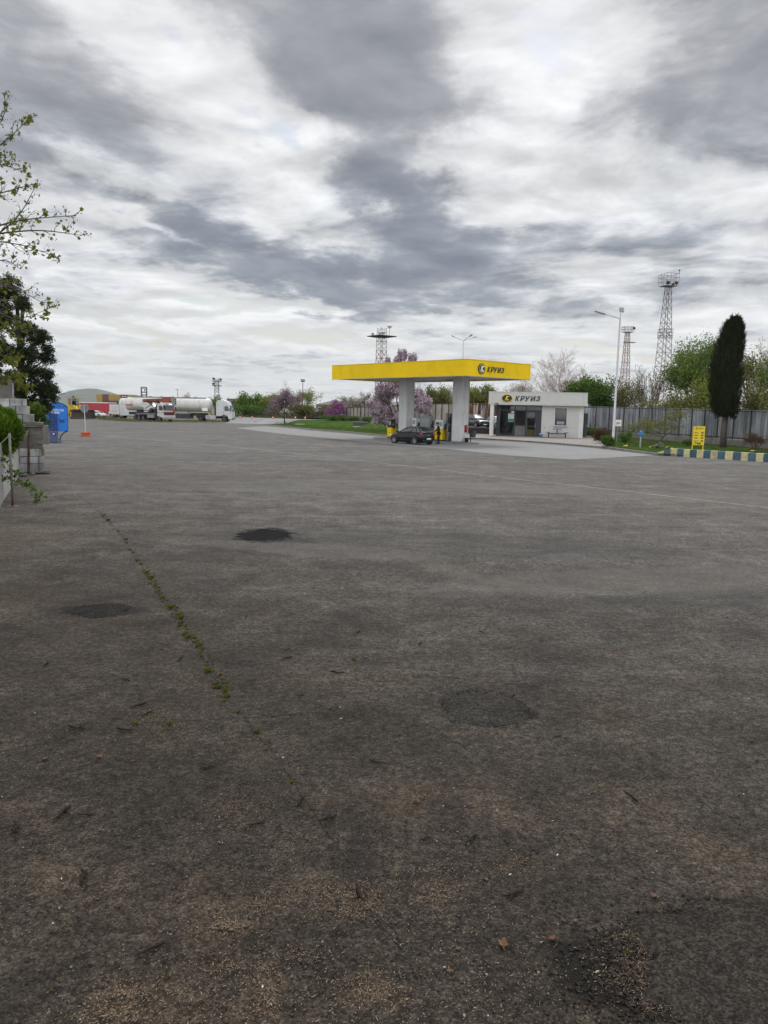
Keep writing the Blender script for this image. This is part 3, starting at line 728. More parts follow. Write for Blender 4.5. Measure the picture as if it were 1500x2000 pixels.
# fire extinguisher, bin and bucket at the near column
fe = thing('fire_extinguisher', 'red fire extinguisher fixed to the nearer canopy column', 'extinguisher', l2w(cx+.15, 4.22-.62, .98), RZC)
MB().lathe([(.07, 0), (.09, .03), (.09, .48), (.05, .56), (.03, .58), (.03, .64)], 14).build('cylinder', RED, fe, smooth=True)
q = MB(); q.tube([(0, 0, .62), (.1, 0, .64)], .02, 6); q.tube([(.02, 0, .62), (.12, -.02, .5), (.11, -.02, .2)], .012, 6); q.build('valve_and_hose', BLK, fe)
MB().bx(-.1, .1, .09, .14, .0, .62).build('bracket', BLK, fe)
bn = thing('litter_bin', 'dark blue grey litter bin on a post beside the nearer canopy column', 'bin', l2w(cx+.55, 3.45, .136), RZC)
MB().cyl((0, 0, 0), (0, 0, 1.15), .035).build('post', BLK, bn)
q = MB(); q.loft([[(.06+a*s_, b_*s_, z_) for a, b_ in ((-.0, -.22), (.42, -.22), (.42, .22), (0, .22))] for s_, z_ in ((.85, .42), (1.0, .95), (1.03, .95), (1.03, 1.0), (.9, 1.0), (.85, .9))]); q.build('bin_body', mat('blue grey plastic', (.045, .055, .075), .5), bn)
bk = thing('bucket', 'black bucket holding white washing brushes at the foot of the near column', 'bucket', l2w(cx-.05, 3.35, .136), RZC)
MB().lathe([(.14, 0), (.19, .36), (.20, .38), (.17, .37), (.13, .05)], 16).build('bucket_body', BLK, bk, smooth=True)
q = MB(); q.tube([(.03, 0, .1), (.12, .02, .55)], .015, 6); q.tube([(-.05, .03, .1), (-.1, .05, .6)], .015, 6); q.bx(.07, .19, -.06, .08, .54, .62); q.build('brush', LOGOW, bk)
# ------------------------------------------------------------ shop
SL, SR = V3((11.6, 88, 0)), V3((21.95, 85.5, 0)); RZS = atan2(SR.y-SL.y, SR.x-SL.x); ZS = .12
def s2w(x_, y_, z_=0.0): return V3((SL.x+x_*cos(RZS)-y_*sin(RZS), SL.y+x_*sin(RZS)+y_*cos(RZS), ZS+z_))
shop = thing('station_shop', 'low white station shop with flat parapet and dark glazed entrance', 'shop building', s2w(0, 0), RZS)
WALL = mat('white shop wall panel', (.51, .51, .495), .6, var=.05, vs=1.0, dirt=(.42, .40, .36), da=.3, ds=.8, streak=True)
INT = mat('shop interior wall', (.42, .41, .39), .7); DARKI = mat('dark interior', (.03, .03, .03), .8)
x1w, zt, yb = 10.42, 3.53, 6.5
MB().bx(0, 10.85, 0, .12, zt, 4.93).build('parapet', WALL, shop)
q = MB(); q.bx(0, .12, .122, yb+.5, zt, 4.93); q.bx(10.73, 10.85, .122, yb+.5, zt, 4.93); q.bx(.122, 10.728, yb+.38, yb+.5, zt, 4.93); q.build('side_parapet', WALL, shop)
q = MB(); q.bx(-.04, 10.89, -.04, .16, 4.932, 4.99); q.bx(-.04, .16, .162, yb+.5, 4.932, 4.99); q.bx(10.69, 10.89, .162, yb+.5, 4.932, 4.99); q.build('parapet_cap', WHT, shop)
q = MB(); q.bx(.45, .46, -.004, -.001, zt+.06, 4.88); q.bx(10.38, 10.39, -.004, -.001, zt+.06, 4.88); q.bx(.2, 10.7, -.004, -.001, zt+.10, zt+.112); q.build('panel_seam', GREYM, shop)
MB().bx(.124, 10.726, .124, yb+.376, zt+.02, zt+.14).build('roof', WHT2, shop)
MB().bx(.2, .62, .06, .46, -.1, zt+.018).build('corner_column', WHT, shop, bevel=.01)
wl = MB()   # front wall round the window
wx0, wx1, wz0, wz1 = 7.42, 8.68, 1.35, 3.25
yw = .55
wl.bx(5.95, wx0, yw, yw+.2, -.1, zt+.018); wl.bx(wx1, x1w, yw, yw+.2, -.1, zt+.018); wl.bx(wx0, wx1, yw, yw+.2, -.1, wz0); wl.bx(wx0, wx1, yw, yw+.2, wz1, zt+.018)
wl.build('front_wall', WALL, shop)
for sx0, sx1, sz_ in ((5.95, wx0-.1, 1.15), (wx1+.1, x1w, 1.15), (5.95, wx0-.1, 2.45), (wx1+.1, x1w, 2.45)): MB().bx(sx0, sx1, yw-.003, yw+.01, sz_, sz_+.01).build('wall_seam', GREYM, shop)
MB().bx(x1w-.2, x1w, yw+.202, yb, -.1, zt+.018).build('side_wall', WALL, shop)
MB().bx(x1w-.36, x1w+.10, yw-.012, yw-.0, -.1, zt+.015).build('corner_panel', WHT, shop)
q = MB(); q.bx(.9, x1w-.2, yb-.2, yb, -.1, zt+.018); q.build('rear_wall', INT, shop)
MB().bx(.9, 1.1, 1.1, yb-.2, -.1, zt+.018).build('left_wall', INT, shop)
MB().bx(5.95, 6.1, yw+.2, yb-.2, -.1, zt+.018).build('partition', INT, shop)
MB().bx(1.1, x1w-.2, 1.0, yb-.2, -.1, .02).build('shop_floor', mat('shop floor tile', (.2, .19, .18), .5), shop)
wf = MB(); f_ = .10
wf.bx(wx0-f_, wx0, yw-.06, yw+.1, wz0-f_, wz1+f_); wf.bx(wx1, wx1+f_, yw-.06, yw+.1, wz0-f_, wz1+f_); wf.bx(wx0, wx1, yw-.06, yw+.1, wz1, wz1+f_); wf.bx(wx0, wx1, yw-.06, yw+.1, wz0-f_, wz0)
win = wf.build('window', WHT, shop)
MB().bx(wx0-.14, wx1+.14, yw-.12, yw-.062, wz0-.16, wz0-.101).build('sill', GREYM, win)
q = MB(); q.bx(wx0, wx0+.08, yw+.02, yw+.09, wz0, wz1); q.bx(wx1-.08, wx1, yw+.02, yw+.09, wz0, wz1); q.bx(wx0+.08, wx1-.08, yw+.02, yw+.09, wz1-.08, wz1); q.bx(wx0+.08, wx1-.08, yw+.02, yw+.09, wz0, wz0+.08); q.build('frame', ANTH, win)
MB().bx(wx0+.08, wx1-.08, yw+.05, yw+.06, wz0+.08, wz1-.08).build('pane', CGLASS, win)
MB().bx(wx0+.22, wx1-.22, yw+.03, yw+.045, wz0+.12, wz0+.45).build('notice', mat('faded grey paper', (.28, .30, .32), .7), win)
# glazed entrance
yg = .95
def gfr(x0, x1, z0, z1, y_=yg): return ('b', x0, x1, y_-.05, y_+.05, z0, z1)
ent = MB()
for a in [(.86, 1.28, 0, zt), (2.88, 3.0, 0, zt), (4.12, 4.24, 0, zt), (5.86, 5.95, 0, zt)]: ent.bx(a[0], a[1], yg-.06, yg+.06, a[2]-.05, a[3]+.015)
for a, b_ in ((1.28, 2.88), (3.0, 4.12), (4.24, 5.86)):
    ent.bx(a, b_, yg-.05, yg+.05, 2.86, 2.98); ent.bx(a, b_, yg-.05, yg+.05, zt-.12, zt+.012)
ent.bx(1.28, 2.88, yg-.05, yg+.05, -.05, .16); ent.bx(2.0, 2.05, yg-.04, yg+.04, 2.98, zt-.12)
entr = ent.build('entrance_frame', ANTH, shop)
for a, b_, c_, d_ in ((1.28, 2.88, .16, 2.86), (1.28, 2.0, 2.98, zt-.12), (2.05, 2.88, 2.98, zt-.12), (3.0, 4.12, 2.98, zt-.12), (4.24, 5.86, 2.98, zt-.12)):
    MB().bx(a, b_, yg-.006, yg+.006, c_, d_).build('pane', GLASS, entr)
dr = MB(); dx0, dx1 = 4.26, 5.30
dr.bx(dx0, dx0+.1, yg-.045, yg+.035, .0, 2.84); dr.bx(dx1-.1, dx1, yg-.045, yg+.035, 0, 2.84); dr.bx(dx0+.1, dx1-.1, yg-.045, yg+.035, 2.72, 2.84); dr.bx(dx0+.1, dx1-.1, yg-.045, yg+.035, 0, .14); dr.bx(dx0+.1, dx1-.1, yg-.045, yg+.035, 1.12, 1.22)
door = dr.build('door', ANTH, shop)
MB().bx(dx0+.1, dx1-.1, yg-.008, yg+.004, .14, 1.12).build('pane', GLASS, door); MB().bx(dx0+.1, dx1-.1, yg-.008, yg+.004, 1.22, 2.72).build('pane', GLASS, door)
MB().cyl((dx1-.05, yg-.1, 1.0), (dx1-.05, yg-.1, 1.5), .018).build('handle', STEEL, door)
MB().bx(5.32, 5.86, yg-.03, yg+.03, 0, 2.86).build('infill_panel', ANTH, shop)
MB().bx(2.18, 2.84, yg-.03, yg-.012, 1.62, 2.55).build('poster', mat('white poster paper', (.55, .58, .57), .5), entr)
MB().bx(2.19, 2.83, yg-.036, yg-.031, 1.64, 1.98).build('poster_band', mat('poster teal', (.02, .19, .17), .5), entr)
MB().bx(2.3, 2.8, yg-.03, yg-.012, 2.6, 2.83).build('notice', mat('dark red card', (.10, .03, .03), .6), entr)
MB().bx(2.55, 2.8, yg-.04, yg-.031, 2.66, 2.80).build('price_card', LOGOW, entr)
MB().bx(2.25, 2.70, yg-.034, yg-.031, 2.38, 2.45).build('poster_heading', mat('print grey', (.1, .12, .12), .6), entr)
q = MB()
for i in range(4): q.bx(2.24, 2.76-.05*(i % 2), yg-.034, yg-.031, 2.26-i*.07, 2.275-i*.07)
q.build('poster_print', mat('print grey', (.1, .12, .12), .6), entr)
cnt = thing('shop_counter', 'pale counter standing inside the open shop doorway', 'counter', s2w(3.3, 4.2, .02), RZS)
MB().bx(-.8, 1.2, 0, .6, 0, 1.15).build('counter_front', LOGOW, cnt); MB().bx(-.85, 1.25, -.05, .65, 1.151, 1.2).build('counter_top', GREYM, cnt)
sh_ = thing('display_stand', 'yellow display stand seen low behind the glass shop door', 'display stand', s2w(4.85, 1.9, .02), RZS)
MB().bx(-.5, .5, 0, .4, 0, .75).build('stand_front', YEL, sh_); MB().bx(-.5, .5, .1, .4, .751, 1.6).build('stand_back', DARKI, sh_)
emblem(shop, (2.05, -.005, 4.26), (1, 0, 0), .64, .45, LOGOY, DGREEN, LOGOY)
sign_letters('КРУИЗ', shop, 2.95, -.03, 3.97, .58, 2.75, DGREEN)
MB().bx(.75, 1.1, -.14, -.002, 3.62, 3.70).build('floodlight', BLK, shop)
MB().bx(8.45, 8.65, .7, .9, zt+.14, 5.2).build('vent_pipe', BLK, shop)
MB().bx(6.25, 6.32, yw-.02, yw, 1.0, 1.12).build('socket', BLK, shop)
sd_ = MB(); sd_.bx(x1w+.002, x1w+.62, 2.6, 2.66, .05, 2.75); sdo = sd_.build('side_door', ANTH, shop, bevel=.01); MB().bx(x1w+.5, x1w+.56, 2.54, 2.598, 1.25, 1.4).build('handle', STEEL, sdo)
MB().bx(x1w+.001, x1w+1.7, 1.6, 2.6, -.02, .10).build('side_step', KERB, shop)
bb = thing('blue_bucket', 'small blue bucket with white rim by the shop entrance', 'bucket', s2w(6.0, -.1), RZS)
MB().lathe([(.17, 0), (.21, .36), (.16, .34), (.14, .05)], 16).build('bucket_body', mat('blue plastic', (.05, .17, .36), .4), bb, smooth=True)
MB().lathe([(.212, .352), (.222, .352), (.222, .40), (.205, .40)], 16).build('rim', LOGOW, bb, smooth=True)
pt = thing('picnic_table', 'grey brown picnic table with two benches against the white shop wall', 'picnic table', s2w(7.75, -.55), RZS)
WOODG = mat('weathered grey wood', (.13, .115, .10), .8, var=.3, vs=6)
q = MB()
for i in range(4): q.bx(-.50+i*.255, -.50+i*.255+.235, -.75, .55, .93, .99)
q.build('tabletop', WOODG, pt)
for s_ in (-1, 1):
    q = MB(); q.bx(s_*1.0-.22, s_*1.0-.01, -.75, .55, .54, .60); q.bx(s_*1.0+.01, s_*1.0+.22, -.75, .55, .54, .60); q.build('bench', WOODG, pt)
    MB().bx(s_*.92-.06, s_*.92+.06, -.35, .15, 0, .539).build('leg', mat('dark steel', (.05, .05, .05), .5), pt)
MB().bx(-.86, .86, -.16, -.04, .40, .50).build('crossbeam', mat('dark steel', (.05, .05, .05), .5), pt); MB().bx(-.06, .06, -.2, 0, .501, .929).build('pedestal', mat('dark steel', (.05, .05, .05), .5), pt)
# potted palm in the window
pp = thing('potted_palm', 'green palm in a terracotta pot behind the shop window glass', 'potted plant', s2w(1.75, 1.75, .02), RZS)
MB().lathe([(.22, 0), (.32, .5), (.35, .52), (.30, .5), (.28, .4)], 16).build('pot', mat('terracotta', (.22, .07, .035), .8), pp, smooth=True)
q = MB(); random.seed(4)
for i in range(22):
    a = random.uniform(0, 2*pi); L = random.uniform(.9, 1.5); up = random.uniform(.5, 1.5)
    prev = None
    for j in range(7):
        u_ = j/6; r = L*u_*.62; z_ = .5+up*1.25*u_ - .8*u_*u_*random.uniform(.4, 1)
        p_ = V3((cos(a)*r, sin(a)*r*.6, z_)); w_ = .07*(1-u_*.8); n_ = V3((-sin(a), cos(a), 0))*w_
        if prev: q.face([prev[0], prev[1], p_+n_, p_-n_])
        prev = (p_-n_, p_+n_)
q.build('fronds', leaf_mat('palm frond', [(.03, .07, .02), (.05, .11, .03), (.08, .13, .04)]), pp)
MB().tube([(0, 0, .4), (.02, 0, 1.2)], [.06, .04], 8).build('stem', WOODG, pp)
# ------------------------------------------------------------ fences, masts, lamps, far buildings
def streak_mat(name, base, rust, thr=.5, sx=5.0, sz=.35, rough=.75, extra=None):
    m, t, b = new_mat(name); pos = t.n.new('ShaderNodeTexCoord').outputs['Object']
    n = t.noise(t.mapping(pos, scale=(sx, sx, sz)), 1.0, 6, .62)
    n2 = t.noise(pos, .6, 5, .6)
    ri = t.n.new('ShaderNodeNewGeometry').outputs['Random Per Island']
    col = t.mix(t.rng(n, thr-.06, thr+.08), base, rust)
    col = t.v('SCALE', col, scale=t.m('MULTIPLY', t.m('MULTIPLY', t.rng(n2, .3, .7, .75, 1.2, False), t.rng(ri, 0, 1, .62, 1.3, False)), t.rng(t.n.new('ShaderNodeObjectInfo').outputs['Random'], 0, 1, .72, 1.2, False)))
    t.put(b.inputs['Base Color'], col); b.inputs['Roughness'].default_value = rough
    return m
SHEET = streak_mat('weathered grey sheet', (.25, .262, .29), (.13, .13, .145), .56, 3, .3)
RUSTS = streak_mat('rust streaked sheet', (.40, .36, .31), (.085, .030, .014), .49, 2.6, .22)
PALEP = streak_mat('pale boarded panel', (.36, .33, .29), (.11, .075, .055), .58, 1.6, .25)
BROWNP = streak_mat('brown boarded panel', (.13, .085, .06), (.30, .27, .23), .60, 1.5, .3)
DARKF = mat('dark fence frame', (.035, .028, .025), .8, var=.3)
FCON = mat('stained concrete', (.19, .18, .165), .9, var=.2, vs=1, dirt=(.07, .065, .055), da=.6, ds=.7, bmp=.3, bs=15)
def fence(name, label, path, bay, style, m, mp, z0o, tops, cb):
    """path of land points; tops: height of the upper edge at each of them; cb: height of the solid base"""
    f = thing(name, label, 'fence', (path[0].x, path[0].y, 0))
    org = V3((path[0].x, path[0].y, 0)); sgs = []
    for i in range(len(path)-1):
        a, b_ = path[i], path[i+1]; a = V3((a.x, a.y, 0)); b_ = V3((b_.x, b_.y, 0)); L = (b_-a).length; n = max(1, round(L/bay))
        for j in range(n):
            u0, u1 = j/n, (j+1)/n
            sgs.append((a.lerp(b_, u0), a.lerp(b_, u1), tops[i]+(tops[i+1]-tops[i])*u0, tops[i]+(tops[i+1]-tops[i])*u1))
    for k_, (a, b_, h0, h1) in enumerate(sgs):
        d_ = (b_-a); L = d_.length; d_.normalize(); n_ = V3((d_.y, -d_.x, 0))    # n_ faces the camera side
        if n_.y > 0: n_ = -n_
        zb0, zb1 = tz(a.x, a.y), tz(b_.x, b_.y)
        A, B = a-org, b_-org
        q = MB(); zc0, zc1 = zb0+cb, zb1+cb
        if cb > 0:
            q.loft([[A+n_*.12+V3((0,0,zb0-.3)), A+n_*.10+V3((0,0,zc0)), A-n_*.10+V3((0,0,zc0)), A-n_*.12+V3((0,0,zb0-.3))], [B+n_*.12+V3((0,0,zb1-.3)), B+n_*.10+V3((0,0,zc1)), B-n_*.10+V3((0,0,zc1)), B-n_*.12+V3((0,0,zb1-.3))]])
            q.build('concrete_base', FCON, f)
        q = MB(); lo = z0o
        if style == 'corr':
            n = max(4, int(L/.17)); pr = None
            for i in range(n+1):
                u = i/n; pnt = A.lerp(B, u) + n_*(.07 if i % 2 else 0.0); hh = h0+(h1-h0)*u + random.uniform(-.015, .015); bb_ = zc0+(zc1-zc0)*u+lo
                cur = (pnt+V3((0,0,bb_)), pnt+V3((0,0,hh)))
                if pr: q.face([pr[0], cur[0], cur[1], pr[1]])
                pr = cur
        else:
            n = max(2, int(L/.32)); e = .05
            for i in range(n):
                u0, u1 = i/n+.012, (i+1)/n-.012; o_ = random.uniform(0, .02); hh = (h0+h1)/2-.08+random.uniform(-.02, .02); bb_ = (zc0+zc1)/2+lo+.06
                p0, p1 = A.lerp(B, u0)+n_*o_, A.lerp(B, u1)+n_*o_
                q.loft([[p0+V3((0,0,bb_)), p0+V3((0,0,hh)), p0-n_*.025+V3((0,0,hh)), p0-n_*.025+V3((0,0,bb_))], [p1+V3((0,0,bb_)), p1+V3((0,0,hh)), p1-n_*.025+V3((0,0,hh)), p1-n_*.025+V3((0,0,bb_))]])
        q.build('sheet_panel' if style == 'corr' else 'board_panel', mp, f)
        q = MB(); q.tube([A+n_*.07+V3((0,0,zb0+.02)), A+n_*.07+V3((0,0,h0+.03))], .05 if style == 'corr' else .045, 4); q.build('post', m, f)
        q = MB(); q.tube([A+n_*.06+V3((0,0,h0-.10)), B+n_*.06+V3((0,0,h1-.10))], .04, 4); q.build('top_rail', m, f)
        q = MB(); q.tube([A+n_*.06+V3((0,0,zc0+lo+.12)), B+n_*.06+V3((0,0,zc1+lo+.12))], .045, 4); q.build('bottom_rail', m, f)
    return f
def topz(px, py, Y): return P(px, py, Y).z
random.seed(11)
pts = [P(1100, 800, 100), P(1165, 800, 96.5), P(1250, 800, 88.5), P(1330, 800, 80.5), P(1405, 800, 74), P(1470, 800, 68.5), P(1500, 800, 66), P(1600, 800, 58)]
tp = [topz(1100, 793.5, 100), topz(1165, 794, 96.5), topz(1250, 795.5, 88.5), topz(1330, 797.5, 80.5), topz(1405, 799.5, 74), topz(1470, 801, 68.5), topz(1500, 802, 66), topz(1600, 804, 58)]
fence('corrugated_fence', 'tall grey corrugated metal fence on a concrete base behind the lawn', pts, 2.6, 'corr', DARKF, SHEET, .05, tp, .72)
pts = [P(1010, 800, 102), P(903, 800, 107)]; tp = [topz(1010, 789, 102), topz(903, 787.5, 107)]
fence('rusty_fence', 'rust striped corrugated fence behind the parked dark car', pts, 2.4, 'corr', DARKF, RUSTS, .1, tp, .5)
pts = [P(903, 800, 107.4), P(840, 800, 116), P(760, 800, 132), P(665, 800, 156)]; tp = [topz(903, 787.5, 107.4), topz(840, 787.5, 116), topz(760, 792, 132), topz(665, 796, 156)]
fence('panel_fence', 'pale boarded fence with dark frames behind the pink blossom tree', pts, 2.0, 'board', DARKF, PALEP, .02, tp, .55)
pts = [P(664, 800, 157), P(620, 800, 166), P(570, 800, 178), P(480, 800, 196)]; tp = [topz(664, 802, 157), topz(620, 804, 166), topz(570, 805, 178), topz(480, 806, 196)]
fence('brown_fence', 'low brown boarded fence beneath the magenta blossom tree and the trees left of it', pts, 2.2, 'board', DARKF, BROWNP, .02, tp, .25)
rw = thing('retaining_wall', 'low dark brown retaining wall in front of the parked dark car', 'wall', (0, 0, 0))
a, b_ = P(893, 840, 98.2), P(985, 840, 97.0); a.z = b_.z = 0
q = MB(); d_ = (b_-a).normalized(); n_ = V3((d_.y, -d_.x, 0))
q.loft([[p+n_*.15+V3((0,0,-.1)), p+n_*.12+V3((0,0,.78)), p-n_*.2+V3((0,0,.80)), p-n_*.2+V3((0,0,-.1))] for p in (a, a.lerp(b_, .33), a.lerp(b_, .66), b_)])
q.build('wall_face', mat('dark soil stained concrete', (.030, .024, .02), .95, var=.4, vs=1.5, dirt=(.09, .075, .06), da=.5, ds=1), rw)
q = MB(); q.loft([[p+n_*.17+V3((0,0,.802)), p+n_*.17+V3((0,0,.86)), p-n_*.24+V3((0,0,.86)), p-n_*.24+V3((0,0,.802))] for p in (a, b_)]); q.build('coping', KERB, rw)
# ---- lattice floodlight masts
TWR = mat('mauve grey tower paint', (.17, .145, .165), .7, var=.2, vs=.3)
TWR_R = mat('faded red tower paint', (.23, .125, .115), .7, var=.2, vs=.3)
TWR_W = mat('white tower paint', (.46, .46, .46), .7, var=.1)
DKST = mat('dark platform steel', (.035, .035, .04), .7)
LAMPG = mat('floodlight glass', (.45, .47, .48), .2)
def lattice(parent, z0, z1, w0, w1, n, r, m, name='lattice_shaft'):
    q = MB()
    def c(z, i): u = (z-z0)/(z1-z0); w = (w0+(w1-w0)*u)/2; return V3(((-w, w, w, -w)[i], (-w, -w, w, w)[i], z))
    for i in range(4): q.tube([c(z0, i), c(z1, i)], r*1.4, 4)
    for k_ in range(n):
        za, zb_ = z0+(z1-z0)*k_/n, z0+(z1-z0)*(k_+1)/n
        for i in range(4):
            j = (i+1) % 4
            q.tube([c(za, i), c(zb_, j)], r*.75, 4, False); q.tube([c(za, j), c(zb_, i)], r*.75, 4, False)
            if k_ % 2 == 0: q.tube([c(za, i), c(za, j)], r*.7, 4, False)
    return q.build(name, m, parent)
def railing(q, w, z, h, r, nr=3, npost=4):
    for s_ in range(4):
        for k_ in range(npost):
            u = -w/2+w*k_/npost; p = [(u, -w/2), (w/2, u), (-u, w/2), (-w/2, -u)][s_]
            q.tube([(p[0], p[1], z), (p[0], p[1], z+h)], r, 4, False)
        for k_ in range(1, nr+1):
            zz = z+h*k_/nr; a = [(-w/2, -w/2), (w/2, -w/2), (w/2, w/2), (-w/2, w/2)]
            q.tube([(*a[s_], zz), (*a[(s_+1) % 4], zz)], r, 4, False)
def flood(parent, c, s, rz, m=LAMPG):
    q = MB(); M = Matrix.Rotation(rz, 3, 'Z') @ Matrix.Rotation(radians(25), 3, 'X')
    q.box(c, (s, s*.45, s*.8), M=M); q.box(V3(c)+M @ V3((0, -s*.25, 0)), (s*.85, s*.08, s*.65), M=M); q.box(V3(c)+V3((0, 0, -s*.6)), (s*.12, s*.12, s*.6))
    return q.build('floodlight', m, parent)
def base_of(px, py, Y):
    p = P(px, py, Y); return V3((p.x, p.y, tz(p.x, p.y)))
b0 = base_of(1305.5, 560, 200)
tw = thing('floodlight_tower', 'tallest steel lattice floodlight tower rising behind the big green tree', 'tower', b0, radians(14), 'lattice towers')
zp = topz(1305, 566, 200)
lattice(tw, 0, 11, 3.9, 3.2, 5, .08, TWR_R, 'lower_shaft'); lattice(tw, 11.002, zp, 3.2, 1.15, 13, .062, TWR)
q = MB(); q.bx(-1.75, 1.75, -1.5, 1.5, zp, zp+.12); pl = q.build('platform', TWR, tw)
q = MB(); railing(q, 3.5, zp+.12, 2.9, .05, 3, 3); q.build('railing', TWR, pl)
for xx, yy, s_ in ((-1.1, -1.4, .9), (1.2, -1.5, .8), (1.6, .5, .7)): flood(tw, (xx, yy, zp+.7), s_, random.uniform(-.6, .6), DKST)
MB().tube([(1.7, -1.7, zp+3.0), (1.7, -1.7, zp+3.7)], .06, 4).ball((1.7, -1.7, zp+3.8), .22).build('beacon', DKST, tw)
q = MB(); railing(q, 2.6, topz(1300, 668, 200), 2.4, .06, 3, 2); q.build('rest_cage', TWR, tw)
b0 = base_of(1225.5, 653, 330)
tw = thing('floodlight_tower', 'smaller looking distant lattice tower just right of the street lamp pole', 'tower', b0, radians(8), 'lattice towers')
zp = topz(1225, 653, 330)
lattice(tw, 0, 16, 4.2, 3.1, 5, .10, TWR_R, 'lower_shaft'); lattice(tw, 16.002, zp, 3.1, 1.4, 10, .085, TWR_R)
q = MB(); q.bx(-1.9, 1.9, -1.7, 1.7, zp, zp+.15); pl = q.build('platform', TWR, tw)
q = MB(); railing(q, 3.8, zp+.15, 2.1, .08, 2, 3); q.build('railing', TWR, pl)
MB().bx(-1.2, 3.4, -1.2, 1.2, topz(1225, 673, 330), topz(1225, 672, 330)).build('lower_platform', TWR, tw); flood(tw, (1.9, -2, zp+1.6), 1.0, .3, DKST)
b0 = base_of(745.5, 664, 200)
tw = thing('floodlight_tower', 'red and white lattice tower with a wide dark platform above the yellow canopy', 'tower', b0, radians(38), 'lattice towers')
zp = topz(745, 664, 200)
lattice(tw, 0, zp-3.5, 2.1, 1.9, 9, .07, TWR_R, 'lower_shaft'); lattice(tw, zp-3.498, zp, 1.9, 1.8, 3, .07, TWR_W); lattice(tw, zp+.25, zp+2.2, 1.8, 1.6, 2, .05, TWR, 'top_frame')
q = MB(); q.loft([[(a*2.75, b2*2.75, zp), (0, 0, zp-.5)][:1][0] for a, b2 in ((-1, -1), (1, -1), (1, 1), (-1, 1))] and [[V3((a*2.7*f, b2*2.7*f, zp+z_)) for a, b2 in ((-1, -1), (1, -1), (1, 1), (-1, 1))] for f, z_ in ((.5, -.25), (1, 0), (1, .2))]); q.build('platform', DKST, tw)
for xx, yy, zz, s_ in ((-1.9, -1.6, .75, .8), (-.7, -1.5, .9, .9), (1.4, -1.4, 2.6, .95), (-1.6, 1.7, .7, .7)): flood(tw, (xx, yy, zp+zz), s_, random.uniform(-.8, .8)-.6)
q = MB(); q.tube([(1.4, -1.3, zp+.2), (1.4, -1.3, zp+2.2)], .05, 4); q.build('lamp_post', TWR, tw)
b0 = base_of(423.5, 783, 300); zt_ = topz(423, 743, 300)
tw = thing('floodlight_tower', 'white lattice mast with two short platforms behind the tanker cab', 'tower', b0, .3, 'lattice towers')
lattice(tw, 0, zt_, 1.8, 1.5, 9, .10, TWR_W)
for yy in (749, 758): z_ = topz(423, yy, 300); MB().bx(-1.75, 1.75, -1.4, 1.4, z_, z_+.22).build('platform', DKST, tw)
for xx, yy in ((-1.4, 757), (1.4, 748), (-1.3, 747)): flood(tw, (xx, -1.2, topz(423, yy, 300)+.6), .8, .2, DKST)
# ---- street lamps
LPOLE = mat('pale lamp pole paint', (.45, .46, .48), .5, .2, var=.1, vs=1, dirt=(.25, .22, .2), da=.3, streak=True)
b0 = G(1196.5, 870.5); H = topz(1211, 606, b0.y)-b0.z
lp = thing('street_lamp', 'tall pale street lamp with a single side arm at the edge of the lawn', 'street lamp', b0)
zz = topz(1211, 622, b0.y)
MB().tube([(0, 0, 0), (0, 0, .3), (0, 0, .31), (0, 0, zz-.15), (0, 0, H-.25)], [.14, .14, .115, .07, .045], 12).build('pole', LPOLE, lp, smooth=True)
sc_ = b0.y/F
pa = V3((-30*sc_, 0, topz(1180, 613.5, b0.y))); pb = V3((-48*sc_, 0, topz(1163, 608, b0.y)))
MB().tube([(0, 0, zz), pa], [.045, .035], 8).build('arm', LPOLE, lp)
q = MB(); d_ = (pb-pa).normalized(); q.box((pa+pb)/2, ((pb-pa).length+.1, .26, .12), M=Matrix.Rotation(-atan2(d_.z, d_.x), 3, 'Y')); q.build('lamp_head', GREYM, lp, bevel=.04)
q = MB(); M = Matrix.Rotation(radians(-25), 3, 'X'); q.box((.05, -.1, H+.02), (.38, .10, .46), M=M); hd = q.build('floodlight_head', GREYM, lp, bevel=.02)
MB().box((.05, -.157, H+.0), (.30, .012, .36), M=M).build('lens', LAMPG, hd)
b0 = base_of(905.5, 664, 112); H = topz(905, 665, 112)-b0.z
lp = thing('street_lamp', 'three armed white street lamp standing behind the yellow canopy', 'street lamp', b0)
MB().tube([(0, 0, 0), (0, 0, H)], [.12, .06], 10).build('pole', LPOLE, lp, smooth=True)
sc_ = 112/F
for dx_, dy_, ty in ((-24, 0, 656), (25, .0, 657), (14, -1.4, 655)):
    e_ = V3((dx_*sc_, dy_, H+(664-ty)*sc_+.05)); st = V3((0, 0, H-.05))
    MB().tube([st, st.lerp(e_, .72)], .035, 6).build('arm', LPOLE, lp)
    d_ = (e_-st); a_ = st.lerp(e_, .70); M = d_.to_track_quat('X', 'Z').to_matrix()
    MB().box((a_+e_)/2, (d_.length*.30, .24, .11), M=M).build('lamp_head', GREYM, lp, bevel=.03)
b0 = base_of(591.5, 742, 165); H = topz(591, 741, 165)-b0.z
lp = thing('street_lamp', 'thin floodlight mast standing between the far trees', 'street lamp', b0)
MB().tube([(0, 0, 0), (0, 0, H)], [.10, .06], 8).build('pole', mat('brown mast paint', (.10, .07, .055), .7), lp)
MB().bx(-.42, .42, -.25, .25, H-.5, H-.28).build('bracket', DKST, lp); flood(lp, (-.25, -.2, H-.05), .42, .1); flood(lp, (.25, -.2, H-.05), .42, -.1)
b0 = base_of(347, 766, 230); H = topz(347, 767, 230)
lp = thing('street_lamp', 'small distant lamp post behind the long tanker', 'street lamp', b0); MB().tube([(0, 0, 0), (0, 0, H)], .09, 6).build('pole', GREYM, lp); MB().bx(-.6, .1, -.15, .15, H, H+.18).build('lamp_head', GREYM, lp)
